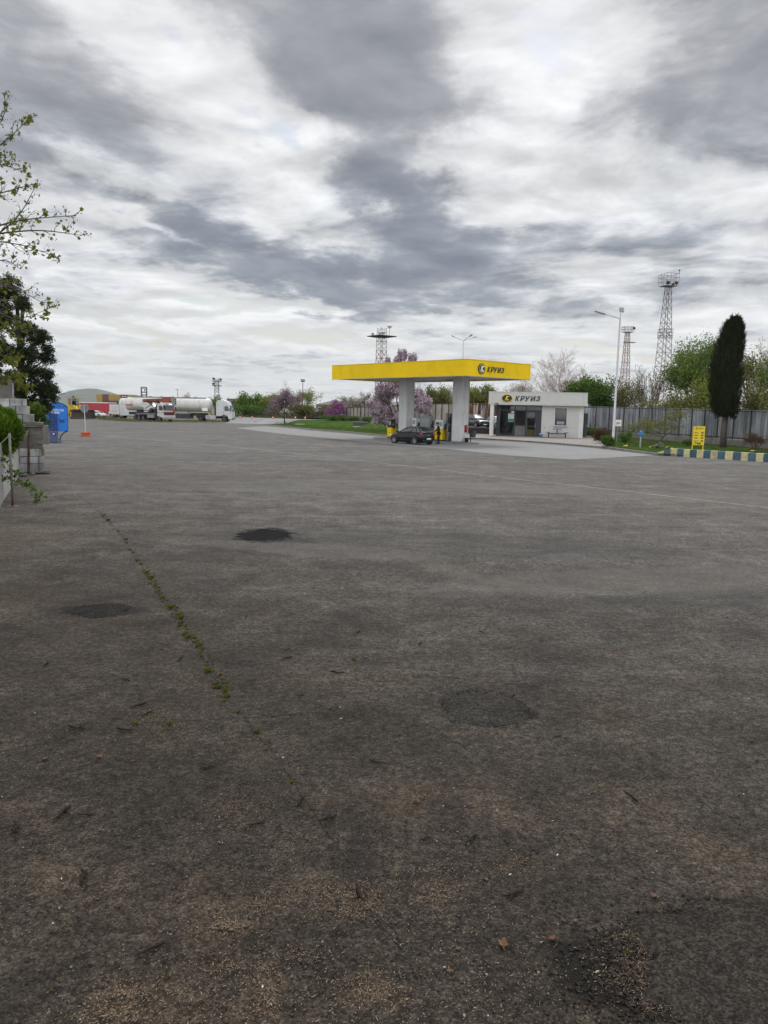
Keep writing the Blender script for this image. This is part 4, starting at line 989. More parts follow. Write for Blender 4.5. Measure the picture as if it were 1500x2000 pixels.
# ---- totem frame behind the lorries
b0 = base_of(281.5, 780, 190); s_ = 190/F
to = thing('sign_frame', 'tall slate blue open sign frame standing behind the crane lorry', 'sign frame', b0)
FRB = mat('slate blue steel', (.06, .075, .095), .6)
w = 5*s_; zt_ = topz(281, 756, 190)
for sx_ in (-1, 1): MB().bx(sx_*w-.13, sx_*w+.13, -.13, .13, 0, zt_).build('post', FRB, to)
for y_ in (756.5, 766, 771.5, 777.5): z_ = topz(281, y_, 190); MB().bx(-w+.13, w-.13, -.12, .12, z_-.12, z_+.12).build('crossbar', FRB, to)
MB().bx(-w+.13, w-.13, -.06, .06, topz(281, 784, 190), topz(281, 779.5, 190)).build('panel', FRB, to)
q = MB(); q.bx(-.6, .5, -.05, .05, topz(281, 759.5, 190), topz(281, 758.6, 190)); q.bx(.1, .3, -.05, .05, topz(281, 764, 190), topz(281, 759.6, 190)); q.build('fitting', FRB, to)
# ---- far buildings
BW = mat('grey rendered wall', (.20, .19, .18), .85, var=.12, vs=.1, dirt=(.12, .11, .10), da=.5, ds=.1); BR = mat('grey brown roof', (.115, .105, .10), .85, var=.15, vs=.1); WINB = mat('dull window', (.04, .045, .05), .3)
def shed(label, px0, px1, Y0, Y1, ye, yr, depth, nwin, roofm=BR, wallm=BW):
    a, b_ = P(px0, 800, Y0), P(px1, 800, Y1); a.z = b_.z = 0; L = (b_-a).length
    f = thing('warehouse', label, 'building', a, atan2((b_-a).y, (b_-a).x))
    ze, zr = topz(px0, ye, Y0), topz(px0, yr, Y0)
    MB().bx(0, L, 0, depth, -.2, ze).build('wall', wallm, f)
    q = MB(); q.loft([[(x_, -.4, ze+.02), (x_, depth/2, zr), (x_, depth+.4, ze+.02), (x_, depth/2, ze+.01)] for x_ in (-.4, L+.4)]); q.build('roof', roofm, f)
    for i in range(nwin):
        xx = L*(i+.5)/nwin; o = MB().bx(xx-1.1, xx+1.1, -.08, -.005, ze*.45, ze*.8).build('window', WHT2, f); MB().bx(xx-1.0, xx+1.0, -.1, -.082, ze*.47, ze*.78).build('pane', WINB, o)
    return f
shed('long low grey brown warehouse beyond the fence left of the canopy', 617, 765, 235, 225, 790, 781, 22, 7)
shed('plain grey block building on the horizon right of the tanker cab', 443, 482, 300, 296, 779, 777, 14, 3, BW)
shed('brown roofed building peeping over the fence behind the canopy columns', 835, 925, 190, 178, 772, 764, 16, 3)
# ---- hill on the horizon
hl = MB(); prof = [(60, 792), (100, 779), (118, 770), (135, 764), (155, 759.5), (172, 758), (188, 758.5), (205, 763), (225, 770), (245, 775), (300, 783), (400, 790), (560, 795)]
Yh = 3300.0; rows = []
for dpt, fz in ((0, 0.0), (250, .33), (520, .72), (760, .95), (900, 1.0), (1200, .8), (1800, 0)):
    r_ = []
    for i in range(60):
        px_ = -500+1100*i/59; pr = prof
        yy = 792.0 if px_ < 60 else None
        if yy is None:
            for (a_, b2), (c_, d2) in zip(pr, pr[1:]):
                if a_ <= px_ <= c_: yy = b2+(d2-b2)*ss((px_-a_)/(c_-a_)) if False else b2+(d2-b2)*(px_-a_)/(c_-a_); break
            else: yy = 797
        if px_ < 100: yy = 779+min(12, (100-px_)*.03)
        top = P(px_, yy, Yh+900); u = P(px_, yy, Yh+dpt)
        r_.append(hl.b.verts.new((u.x, Yh+dpt, max(-2, top.z*fz + 6*mnoise.noise(V3((px_*.02, dpt*.01, 0)))*(fz > 0)))))
    rows.append(r_)
for a_, b2 in zip(rows, rows[1:]):
    for i in range(59): hl.b.faces.new((a_[i], a_[i+1], b2[i+1], b2[i]))
HM, t, b = new_mat('hill pasture'); pos = t.n.new('ShaderNodeNewGeometry').outputs['Position']
t.put(b.inputs['Base Color'], t.mix(t.rng(t.noise(t.mapping(pos, scale=(1, 3, 1)), .0035, 5, .6), .42, .6), (.045, .065, .04), (.085, .08, .07))); b.inputs['Roughness'].default_value = 1
tag(hl.build('hill', HM, smooth=True), kind='structure')
# ------------------------------------------------------------ vehicles
TYRE = mat('tyre rubber', (.012, .012, .012), .85, var=.2)
RIM = mat('alloy rim', (.50, .51, .52), .35, .5, var=.1)
RIMD = mat('dusty steel rim', (.14, .135, .13), .6, .2)
CHAS = mat('dark chassis', (.02, .02, .021), .8, var=.3)
HEADL = mat('headlamp lens', (.62, .65, .67), .08, spec=.7); TAILR = mat('tail lamp red', (.42, .008, .010), .15)
PLATE = mat('number plate', (.68, .69, .70), .4); PLATEB = mat('plate blue band', (.02, .06, .35), .4)
def wheel(parent, x, y, r, w, out, rimm=RIM, spokes=5, name='wheel'):
    """out=+1 when the outer side looks along +y"""
    q = MB(); M = Matrix.Rotation(-pi/2*out, 3, 'X')
    q.lathe([(r*.62, -w/2), (r*.93, -w/2), (r, -w/2+.03), (r, w/2-.03), (r*.93, w/2), (r*.64, w/2), (r*.62, w/2-.03)], 24, (x, y, r), M)
    o = q.build(name, TYRE, parent, smooth=False)
    q = MB(); q.lathe([(r*.63, w/2-.05), (r*.63, w/2-.005), (r*.56, w/2-.015), (r*.54, w/2-.06)], 24, (x, y, r), M)
    q.lathe([(.05, w/2-.05), (r*.17, w/2-.02), (r*.12, w/2-.002), (.01, w/2)], 12, (x, y, r), M)
    for k_ in range(spokes):
        a = 2*pi*k_/spokes+.3
        for da in ((-.16, .16) if spokes <= 6 else (0,)):
            p0 = V3((cos(a+da*1.6)*r*.15, sin(a+da*1.6)*r*.15, w/2-.02)); p1 = V3((cos(a+da)*r*.58, sin(a+da)*r*.58, w/2-.02))
            q.tube([V3((x, y, r))+M @ p0, V3((x, y, r))+M @ p1], r*.055, 4)
    q.build('rim', rimm, o)
    return o
def car(name, label, loc, rz, paint, L, W, H, belt, hood, wb, r, style, plate=None, group=None):
    """x forward, origin under the middle of the car"""
    c = thing(name, label, 'car', loc, rz, group)
    h = W/2; f = L/2; g0 = .17+.03*(style == 'suv')
    def sec(x, zl, zt, w, ww=.94):
        return [V3((x, s_*a, z_)) for s_, a, z_ in ((-1, w*.80, zl), (-1, w*.97, zl+.10), (-1, w, zl+(zt-zl)*.45), (-1, w*.985, zl+(zt-zl)*.72), (-1, w*ww, zt-.02), (-1, w*.6, zt+.015), (1, w*.6, zt+.015), (1, w*ww, zt-.02), (1, w*.985, zl+(zt-zl)*.72), (1, w, zl+(zt-zl)*.45), (1, w*.97, zl+.10), (1, w*.80, zl))]
    if style == 'hatch':
        st = [(f, .30, hood-.22, h*.74), (f-.07, .24, hood-.13, h*.84), (f-.30, g0, hood-.03, h*.95), (f-.75, g0, hood+.04, h), (f-1.12, g0, belt-.04, h), (f-1.6, g0, belt, h), (f-2.6, g0, belt+.03, h), (-f+.55, g0, belt+.05, h*.99), (-f+.20, .22, belt+.05, h*.93), (-f+.07, .27, belt-.02, h*.88), (-f, .34, belt-.12, h*.80)]
        roof = [(belt-.03, f-1.02, -f+.10, h*.90, .86), (belt+.20, f-1.42, -f+.26, h*.82, .8), (H-.10, f-1.95, -f+.50, h*.70, .66), (H-.02, f-2.25, -f+.72, h*.62, .5), (H, f-2.5, -f+1.0, h*.45, .3)]
    else:
        st = [(f, .30, hood-.20, h*.78), (f-.08, .26, hood-.08, h*.88), (f-.4, g0, hood, h*.97), (f-.9, g0, hood+.05, h), (f-1.15, g0, belt, h), (f-2.2, g0, belt+.02, h), (-f+.6, g0, belt+.05, h), (-f+.15, .25, belt+.05, h*.93), (-f, .34, belt-.1, h*.85)]
        roof = [(belt-.03, f-1.05, -f+.12, h*.90, .86), (belt+.22, f-1.45, -f+.25, h*.83, .8), (H-.10, f-1.95, -f+.45, h*.73, .66), (H-.02, f-2.2, -f+.65, h*.66, .5), (H, f-2.5, -f+1.0, h*.5, .3)]
    MB().loft([sec(*a) for a in st]).build('body', paint, c, smooth=True, sub=1)
    def ring(z_, xf, xr, w, cr):
        k_ = .16
        return [V3(p) for p in ((xf, -w*cr, z_), (xf+.0, 0, z_), (xf, w*cr, z_), (xf-k_, w, z_), ((xf+xr)/2, w*1.02, z_), (xr+k_, w, z_), (xr, w*cr, z_), (xr, 0, z_), (xr, -w*cr, z_), (xr+k_, -w, z_), ((xf+xr)/2, -w*1.02, z_), (xf-k_, -w, z_))]
    MB().loft([ring(*a) for a in roof[:3]]).build('window_glass', CGLASS, c, smooth=True)
    rr = [(roof[2][0]-.035, roof[2][1]+.01, roof[2][2]-.01, roof[2][3]+.012, roof[2][4])] + [tuple(roof[2])] + roof[3:]
    MB().loft([ring(*a) for a in rr]).build('roof', paint, c, smooth=True)
    def side_pt(zf, xx, s_):     # point on the glasshouse flank
        z0_, z1_ = roof[0], roof[2]; u = zf
        if u < .5: A, B, v = roof[0], roof[1], u*2
        else: A, B, v = roof[1], roof[2], u*2-1
        w = A[3]+(B[3]-A[3])*v; xf = A[1]+(B[1]-A[1])*v; xr = A[2]+(B[2]-A[2])*v; z_ = A[0]+(B[0]-A[0])*v
        return xf, xr, w, z_
    for s_ in (-1, 1):
        for kind in ('a', 'b', 'c', 'd'):
            q = MB(); pts = []
            for zf in (0, .5, 1.0):
                xf, xr, w, z_ = side_pt(zf, 0, s_)
                if kind == 'a': pts.append((xf-.08, s_*w*.97, z_))
                elif kind == 'b': pts.append(((xf*.45+xr*.55), s_*w*1.022, z_))
                elif kind == 'c': pts.append((xr+.42, s_*w*1.01, z_))
                else: pts.append((xr+.07, s_*w*.96, z_))
            q.tube(pts, .032 if kind in 'ab' else .055, 5)
            q.build('pillar', paint, c)
        MB().ball((roof[0][1]-.28, s_*(h+.07), belt+.07), (.08, .11, .07)).build('mirror', paint, c, smooth=True)
        q = MB()
        for xx in (roof[0][1]-.10, (roof[0][1]+roof[0][2])/2+.02, roof[0][2]+.60): q.bx(xx-.006, xx+.006, s_*h*.986-.01, s_*h*.986+.012, .36, belt-.06)
        q.bx(roof[0][2]+.5, roof[0][1]-.1, s_*(h*.999)-.01, s_*(h*.999)+.012, .33, .36); q.build('door_seam', CHAS, c)
        for xx in (roof[0][1]-.95, roof[0][2]+.75): MB().bx(xx, xx+.17, s_*h*.975, s_*(h*.985+.02), belt-.17, belt-.135).build('door_handle', paint, c)
        for xx in (wb/2, -wb/2):
            q = MB(); q.lathe([(r*1.17, 0), (r*1.17, .02), (r*.5, .021)], 24, (xx, s_*(h-.012), r+.01), Matrix.Rotation(-pi/2*s_, 3, 'X')); q.build('wheel_arch', CHAS, c)
            wheel(c, xx, s_*(h-.085), r, .21, s_)
        xh = f-.20
        q = MB(); q.ball((xh, s_*h*.70, hood-.17), (.17, h*.20, .095)); q.build('headlight', HEADL, c, smooth=True)
        q = MB()
        if style == 'hatch': q.ball((-f+.15, s_*h*.86, belt-.06), (.125, .085, .115))
        else: q.ball((-f+.1, s_*h*.78, belt-.08), (.1, .2, .13))
        q.build('tail_light', TAILR, c, smooth=True)
    MB().bx(-f+.25, f-.25, -h*.7, h*.7, g0-.02, g0+.06).build('underside', CHAS, c)
    q = MB(); q.bx(f-.13, f-.01, -h*.52, h*.52, .44, hood-.20) if style == 'suv' else q.bx(f-.1, f-.012, -h*.5, h*.5, .30, .44); q.build('grille', BLK, c, bevel=.02)
    q = MB(); q.bx(-f-.012, -f+.3, -h*.72, h*.72, .30, .40); q.build('rear_bumper_insert', BLK, c, bevel=.02)
    for s_, zz in ((-1, .50), (1, .42)):
        xx = s_*(f+.006)
        if style == 'hatch' and s_ < 0: xx = -f-.015
        q = MB().bx(xx-.012, xx+.012, -.26, .26, zz-.055, zz+.055).build('number_plate', PLATE, c); MB().bx(xx-.0135, xx+.0135, (.215 if s_ > 0 else .215)-.0, .262, zz-.054, zz+.054).build('plate_band', PLATEB, q)
    return c
BLKP = mat('black car paint', (.004, .0045, .007), .22, var=.05, spec=.35, coat=.22, dirt=(.04, .038, .035), da=.25, ds=1.5)
GRYP = mat('dark grey car paint', (.022, .024, .028), .2, var=.05, coat=.8, spec=.6); SILP = mat('silver white car paint', (.50, .51, .52), .3, var=.05, coat=.5)
hat = car('hatchback', 'black five door hatchback stopped for fuel beside the pumps', (2.17, 63.85, 0), atan2(.751, -.66), BLKP, 3.97, 1.70, 1.47, .93, .86, 2.47, .31, 'hatch')
MB().ball((-1.97, 0, .80), (.02, .045, .045)).build('badge', RIM, hat); MB().bx(-1.62, -1.52, -.45, .45, 1.395, 1.42).build('spoiler', BLKP, hat, bevel=.01)
pc = P(934.5, 830, 99.8); car('parked_car', 'dark grey crossover parked nose forward by the rust striped fence', (pc.x, pc.y+1.6, tz(pc.x, pc.y+1.2)), radians(-68), GRYP, 4.35, 1.84, 1.64, 1.02, .96, 2.65, .34, 'suv')
pc = P(977, 830, 99.5); car('parked_car', 'pale car half hidden behind the white shop corner column', (pc.x, pc.y+1.6, tz(pc.x, pc.y+1.2)), radians(-75), SILP, 4.3, 1.8, 1.5, .95, .9, 2.6, .32, 'suv')
pc = P(190, 811, 172); car('parked_car', 'white car parked in front of the red trailer', (pc.x, pc.y, 0), radians(-25), SILP, 4.3, 1.78, 1.45, .95, .86, 2.6, .32, 'hatch')
# ---- long tanker lorry
TANKW = mat('cream tank shell', (.55, .55, .52), .4, var=.05, vs=.4, dirt=(.26, .235, .20), da=.65, ds=.7, streak=True); CABW = mat('white cab paint', (.54, .55, .555), .3, var=.06, coat=.3, dirt=(.27, .25, .22), da=.5, ds=.9, streak=True)
b0 = G(457, 823.5); b0 = V3((P(457, 800, 148).x, 148, 0))
tk = thing('tanker_lorry', 'long white tanker lorry parked side on with its cab to the right', 'tanker lorry', b0, radians(-3))
s10 = 148/F
def tx(px): return (px-457)*s10
x0, x1 = tx(245), tx(413); n = 28
def oval(x, ry, rz_, zc): return [V3((x, cos(2*pi*i/n)*ry, zc+sin(2*pi*i/n)*rz_)) for i in range(n)]
zc_, rt = 3.05, 1.27
MB().loft([oval(x0-.02, .35, .35, zc_), oval(x0+.03, .8, .8, zc_), oval(x0+.2, 1.12, 1.12, zc_), oval(x0+.45, 1.25, rt, zc_), oval(x1-.45, 1.25, rt, zc_), oval(x1-.2, 1.12, 1.12, zc_), oval(x1-.03, .8, .8, zc_), oval(x1+.02, .35, .35, zc_)]).build('tank', TANKW, tk, smooth=True)
q = MB(); q.bx(x0+1, x1-1, -.35, .35, zc_+rt-.02, zc_+rt+.10); q.tube([(x0+1, -.6, zc_+rt+.15), (x1-1, -.6, zc_+rt+.15)], .03, 4)
for i in range(6): q.lathe([(.25, 0), (.25, .15), (.1, .2)], 10, (x0+2.5+i*2.2, 0, zc_+rt+.09))
q.build('walkway', GREYM, tk)
q = MB()
for i in range(1, 6): xx = x0+(x1-x0)*i/6; q.loft([oval(xx-.03, 1.26, rt+.01, zc_), oval(xx+.03, 1.26, rt+.01, zc_)])
q.build('tank_band', TANKW, tk)
q = MB(); q.bx(x0+1.5, x1-2, -1.262, -1.25, zc_-.62, zc_-.56); q.build('side_line', GREYM, tk)
MB().bx(tx(398), tx(409), -1.27, -1.20, 1.95, 2.55).build('hazard_plate', LOGOW, tk)
MB().bx(x0+.3, x0+1.6, -1.29, -1.2, 2.75, 2.95).build('red_stripe', mat('red stripe', (.4, .05, .04), .5), tk)
MB().bx(tx(341), tx(374), -1.22, 1.22, .45, 1.40).build('side_locker', mat('slate locker', (.035, .042, .055), .5), tk, bevel=.03)
MB().bx(x0+.8, tx(330), -1.0, 1.0, 1.0, 1.55).build('trailer_frame', CHAS, tk); MB().bx(tx(374), tx(405), -.5, .5, 1.02, 1.55).build('coupling_frame', CHAS, tk)
for xx in (tx(268), tx(281), tx(294)):
    for s_ in (-1, 1): wheel(tk, xx, s_*1.05, .5, .36, s_, RIMD, 8)
for xx in (tx(395), tx(441)):
    for s_ in (-1, 1): wheel(tk, xx, s_*1.05, .52, .36, s_, RIMD, 8)
q = MB(); q.bx(tx(384), -.5, -.45, .45, .62, 1.0); q.build('tractor_frame', CHAS, tk)
q = MB(); q.bx(tx(404), tx(413)-.03, -1.2, -.6, .45, 1.15); q.build('fuel_tank', STEEL, tk, bevel=.06); q = MB(); q.bx(tx(413), tx(424), -1.22, -.6, .45, 1.15); q.build('fuel_tank', mat('pale locker', (.45, .45, .45), .5), tk, bevel=.06)
q = MB(); cw = 1.24
prof = [(tx(426), 1.05), (tx(426), 3.6), (tx(428.5), 4.05), (tx(440), 4.08), (tx(447), 3.75), (tx(450.5), 3.15), (-.35, 2.55), (-.12, 1.8), (-.06, .55), (-.3, .48), (tx(449), .50), (tx(447.5), 1.05), (tx(441), 1.35), (tx(434.5), 1.05)]
q.prism(prof, -cw, cw); q.build('cab', CABW, tk, bevel=.06)
for s_ in (-1, 1):
    q = MB(); q.prism([(tx(441.5), 2.05), (tx(441.5), 2.95), (tx(448), 2.95), (tx(451), 2.3), (tx(451), 2.05)], s_*cw-.01, s_*(cw+.012)); q.build('side_window', CGLASS, tk)
    MB().bx(-.42, -.28, s_*(cw+.05), s_*(cw+.28), 1.95, 2.75).build('mirror', BLK, tk, bevel=.03)
    MB().bx(tx(439.5), tx(440), s_*cw-.01, s_*(cw+.008), 1.3, 3.1).build('door_seam', GREYM, tk)
    MB().bx(tx(447), -.04, s_*.75-.3, s_*.75+.3, .42, .85).build('bumper', BLK, tk, bevel=.05)
q = MB(); q.prism([(-.325, 2.57), (tx(450.7)+.03, 3.12), (tx(450.7)-.0, 3.12), (-.37, 2.57)], -1.1, 1.1); q.prism([(-.32, 2.55), (-.11, 1.95), (-.15, 1.95), (-.36, 2.55)], -1.1, 1.1); q.build('windscreen', CGLASS, tk)
MB().bx(tx(421.5), tx(424.5), -1.1, -.8, 1.1, 3.6).build('exhaust_stack', CHAS, tk); MB().bx(tx(424.8), tx(425.8), -1.1, 1.1, 1.1, 3.7).build('cab_fairing', CABW, tk)
# ---- crane lorry
BOOM = mat('rust red boom paint', (.26, .05, .03), .6, var=.2, dirt=(.1, .05, .035), da=.5)
b0 = G(331, 824.2)
cl = thing('crane_lorry', 'white cab mobile crane lorry with a rust red boom', 'crane lorry', b0, radians(-42))
q = MB(); q.prism([(-1.9, .95), (-1.9, 3.0), (-1.7, 3.12), (-.5, 3.08), (-.25, 2.95), (-.06, 1.9), (0, 1.2), (0, .75), (-1.3, .75)], -1.2, 1.2); q.build('cab', CABW, cl, bevel=.05)
q = MB(); q.prism([(-.225, 2.85), (-.045, 1.95), (-.085, 1.95), (-.27, 2.85)], -1.08, 1.08); q.build('windscreen', CGLASS, cl)
for s_ in (-1, 1):
    MB().bx(-1.35, -.42, s_*1.2-.01, s_*1.212, 1.95, 2.80).build('side_window', CGLASS, cl); MB().bx(-.2, -.05, s_*1.28, s_*1.45, 2.0, 2.6).build('mirror', BLK, cl)
    MB().bx(0, .05, s_*.9-.17, s_*.9+.17, .85, 1.05).build('headlight', HEADL, cl); MB().bx(.051, .11, s_*.95-.25, s_*.95+.25, .52, .72).build('hazard_panel', mat('red white panel', (.5, .2, .17), .5), cl)
    for xx in (-1.35, -6.6, -8.0): wheel(cl, xx, s_*1.02, .54, .36, s_, RIMD, 8)
    MB().bx(-1.95, -.75, s_*1.0, s_*1.22, 1.15, 1.3).build('mudguard', CABW, cl, bevel=.03)
MB().bx(0.0, .05, -1.05, 1.05, 1.2, 1.62).build('grille', mat('maroon grille', (.06, .02, .02), .5), cl); MB().bx(-.2, .05, -1.24, 1.24, .45, .80).build('bumper', mat('off white bumper', (.3, .3, .3), .5), cl, bevel=.03)
q = MB(); q.bx(.006, .012, -1.2, 1.2, 1.64, 1.74); q.bx(-1.8, -.02, -1.212, -1.203, 1.5, 1.6); q.build('red_stripe', mat('red stripe', (.4, .05, .04), .5), cl)
MB().bx(-9.0, -2.0, -.5, .5, .75, 1.15).build('chassis', CHAS, cl)
MB().bx(-9.0, -2.5, -1.22, 1.22, 1.16, 1.45).build('deck', mat('grey deck', (.12, .12, .12), .7), cl)
MB().bx(-5.2, -3.0, -1.24, -.55, .62, 1.155).build('side_locker', GREYM, cl, bevel=.03); MB().bx(-5.2, -3.0, .55, 1.24, .62, 1.155).build('side_locker', GREYM, cl, bevel=.03)
MB().bx(-2.45, -2.15, -1.2, -.9, .5, 1.9).build('outrigger', CHAS, cl); MB().bx(-9.1, -8.8, -1.2, -.9, .4, 1.7).build('outrigger', CHAS, cl)
MB().lathe([(.8, 1.46), (.8, 1.75), (.6, 1.8), (.6, 1.95)], 16, (-5.4, 0, 0)).build('turntable', CHAS, cl)
q = MB(); q.prism([(-7.3, 1.96), (-7.6, 2.9), (-7.2, 3.35), (-5.9, 3.3), (-5.2, 2.9), (-4.6, 2.6), (-4.4, 1.96)], -.62, .62); q.build('turret', CABW, cl, bevel=.05)
MB().bx(-4.6, -3.5, .8, 1.25, 1.46, 3.0).build('operator_cab', mat('dull white', (.4, .4, .4), .5), cl)
q = MB(); M = Matrix.Rotation(radians(-1.5), 3, 'Y'); q.box((-3.6, -.1, 3.70), (8.6, .75, .62), M=M); q.box((-.2, -.1, 3.80), (2.2, .95, .95), M=M); bo = q.build('boom', BOOM, cl, bevel=.04)
q = MB()
for xx in (-6.2, -4.6, -3.0): q.box((xx, -.5, 3.55), (.9, .08, .22))
q.tube([(-7.4, -.55, 3.45), (-2.2, -.55, 3.30)], .09, 6); q.tube([(-6.8, -.6, 2.2), (-4.2, -.6, 3.2)], .07, 6); q.tube([(-4.4, -.6, 1.5), (-2.6, -.55, 3.3)], .06, 6); q.build('hydraulic_lines', CHAS, cl)
q = MB(); q.bx(-3.4, -2.5, -.9, -.3, 1.46, 2.3); q.lathe([(.32, 0), (.32, .5)], 14, (-4.0, -.75, 2.0), Matrix.Rotation(pi/2, 3, 'X')); q.bx(-8.8, -7.8, -1.1, -.3, 1.46, 2.0); q.build('winch', CHAS, cl)
q = MB(); q.bx(-8.0, -7.2, -.7, .7, 2.4, 3.4); q.build('counterweight', CABW, cl, bevel=.05)
MB().box((1.1, 0, 3.85), (.9, .45, .5)).build('boom_tip', mat('dull white', (.4, .4, .4), .5), bo)
q = MB(); q.tube([(-5.0, .2, 2.2), (-3.0, .1, 3.5)], .13, 8); q.build('lift_ram', STEEL, cl)
q = MB()
for yy in (-.25, .25): q.bx(1.35, 1.75, yy-.06, yy+.06, 2.9, 4.15)
for zz in (3.0, 3.5, 4.0): q.tube([(1.55, -.3, zz), (1.55, .3, zz)], .13, 8)
q.build('sheave_head', GREYM, cl); q = MB(); q.tube([(1.55, 0, 2.9), (1.5, 0, 2.2)], .03, 4); q.bx(1.3, 1.7, -.15, .15, 1.75, 2.2); q.tube([(1.5, 0, 1.75), (1.62, 0, 1.5), (1.45, 0, 1.4)], .07, 5); q.build('hook_block', BOOM, cl)
# ---- wheel loader
LY = mat('loader yellow paint', (.50, .34, .02), .55, var=.15, dirt=(.15, .11, .05), da=.5, ds=.8); BUCK = mat('rusty dark bucket', (.035, .024, .020), .7, var=.3, dirt=(.09, .05, .035), da=.5)
b0 = V3((P(153, 800, 147).x, 147, 0))
ld = thing('wheel_loader', 'big yellow wheel loader with a lowered dark bucket', 'wheel loader', b0, radians(-42))
q = MB()
pf = [(1.7, .05), (2.5, .0), (2.55, .08), (1.85, .35), (1.75, 1.2), (1.95, 1.75), (1.85, 1.8), (1.55, 1.25), (1.55, .4)]
q.prism(pf, -2.15, 2.15)
for s_ in (-1, 1): q.prism([(1.6, .1), (2.45, .04), (1.95, 1.75), (1.6, 1.2)], s_*2.15-.03, s_*2.15+.03)
q.build('bucket', BUCK, ld)
for s_ in (-1, 1):
    q = MB(); q.prism([(-.9, 2.3), (-.7, 2.6), (.6, 2.25), (1.6, 1.2), (1.65, .7), (1.35, .75), (.35, 1.8)], s_*.65-.13, s_*.65+.13); q.build('lift_arm', LY, ld)
    for xx in (-.1, -3.2): wheel(ld, xx, s_*1.1, .85, .6, s_, LY, 6)
q = MB(); q.tube([(-.6, 0, 2.4), (1.3, 0, 1.6)], .14, 8); q.bx(.2, .6, -.25, .25, 1.9, 2.5); q.build('tilt_linkage', LY, ld)
q = MB(); q.prism([(-4.9, 1.0), (-4.9, 2.3), (-4.6, 2.55), (-2.6, 2.75), (-1.5, 2.3), (-.9, 1.6), (-.9, .9)], -.95, .95); q.build('engine_body', LY, ld, bevel=.05)
MB().bx(-1.0, .5, -.7, .7, .8, 1.9).build('front_frame', LY, ld, bevel=.05)
q = MB()
for xx in (-2.5, -1.1):
    for yy in (-.75, .75): q.tube([(xx, yy, 2.3), (xx+.05, yy*.95, 3.85)], .07, 4)
q.bx(-2.65, -.9, -.85, .85, 3.86, 4.0); q.build('cab_frame', LY, ld)
q = MB()
for a, b2 in (((-2.5, -.72), (-1.1, -.72)), ((-2.5, .72), (-1.1, .72)), ((-1.08, -.7), (-1.08, .7)), ((-2.48, -.7), (-2.48, .7))): q.face([(a[0], a[1], 2.5), (b2[0], b2[1], 2.5), (b2[0], b2[1], 3.8), (a[0], a[1], 3.8)])
q.build('cab_glass', GLASS, ld); MB().bx(-2.1, -1.6, -.3, .3, 2.35, 3.3).build('seat', BLK, ld); MB().bx(-2.2, -1.8, -.2, .2, 4.01, 4.25).build('beacon', BLK, ld)
# ---- red trailer, white trailers
REDC = mat('red trailer curtain', (.36, .022, .035), .5, var=.08, vs=.3, dirt=(.25, .03, .04), da=.3, ds=.4)
a = P(140, 800, 180); b_ = P(213, 800, 176); a.z = b_.z = 0; L = (b_-a).length
rt_ = thing('curtain_trailer', 'long red curtain sided trailer behind the yellow loader', 'trailer', a, atan2((b_-a).y, (b_-a).x))
zt_, zb_ = topz(180, 787, 178), topz(180, 811, 178)
MB().bx(0, L, 0, 2.5, max(.9, zb_), zt_).build('curtain', REDC, rt_); MB().bx(-.03, L+.03, -.03, 2.53, zt_+.002, zt_+.16).build('roof_rail', LOGOW, rt_); MB().bx(-.02, L+.02, .05, 2.45, .72, .895).build('bed', CHAS, rt_)
for xx in (1.6, 2.8, 4.0):
    for s_ in (-1, 1): wheel(rt_, xx, 1.25+s_*1.02, .48, .34, s_, RIMD, 6)
q = MB(); q.bx(L-1.5, L-1.3, .3, .5, 0, .72); q.bx(L-1.5, L-1.3, 2.0, 2.2, 0, .72); q.build('support_leg', CHAS, rt_)
a = P(213.5, 800, 164); sw = 164/F
bt = thing('box_trailer', 'small plain white box trailer right of the red trailer', 'trailer', (a.x, a.y, 0))
z1_, z0_ = topz(220, 790, 164), topz(220, 804.5, 164)
MB().bx(0, 16.5*sw, 0, 2.2, z0_, z1_).build('box', CABW, bt, bevel=.04); MB().bx(-.2, 16.5*sw+.4, .1, 2.1, z0_-.35, z0_-.01).build('frame', LOGOW, bt)
for s_ in (-1, 1): wheel(bt, .9, 1.1+s_*.95, .36, .22, s_, RIMD, 6)
MB().tube([(16.5*sw, 1.1, .6), (16.5*sw+1.6, 1.1, .55)], .07, 6).build('drawbar', CHAS, bt)
a = P(229, 800, 160); sw = 160/F
wt = thing('white_tank_trailer', 'second white tank trailer with square side skirt left of the crane lorry', 'trailer', (a.x, a.y, 0))
zc2 = topz(238, 789, 160)
def oval2(x, r): return [V3((x, 1.3+cos(2*pi*i/24)*r, zc2+sin(2*pi*i/24)*r)) for i in range(24)]
MB().loft([oval2(0.1, .5), oval2(.25, 1.0), oval2(.5, 1.22), oval2(7.5, 1.22), oval2(7.8, 1.0), oval2(7.9, .5)]).build('tank', TANKW, wt, smooth=True)
MB().bx(4.5*sw, 9.0, -.02, 2.5, topz(240, 811.5, 160), topz(240, 791, 160)).build('side_skirt', CABW, wt, bevel=.03); MB().bx(.3, 9, .3, 2.3, .5, .75).build('frame', CHAS, wt)
for xx in (.75, 6.8, 8.0):
    for s_ in (-1, 1): wheel(wt, xx, 1.25+s_*1.0, .5, .34, s_, RIMD, 6)
MB().bx(.35, 4.4*sw, .2, 2.3, .76, 1.9).build('pump_box', CHAS, wt)
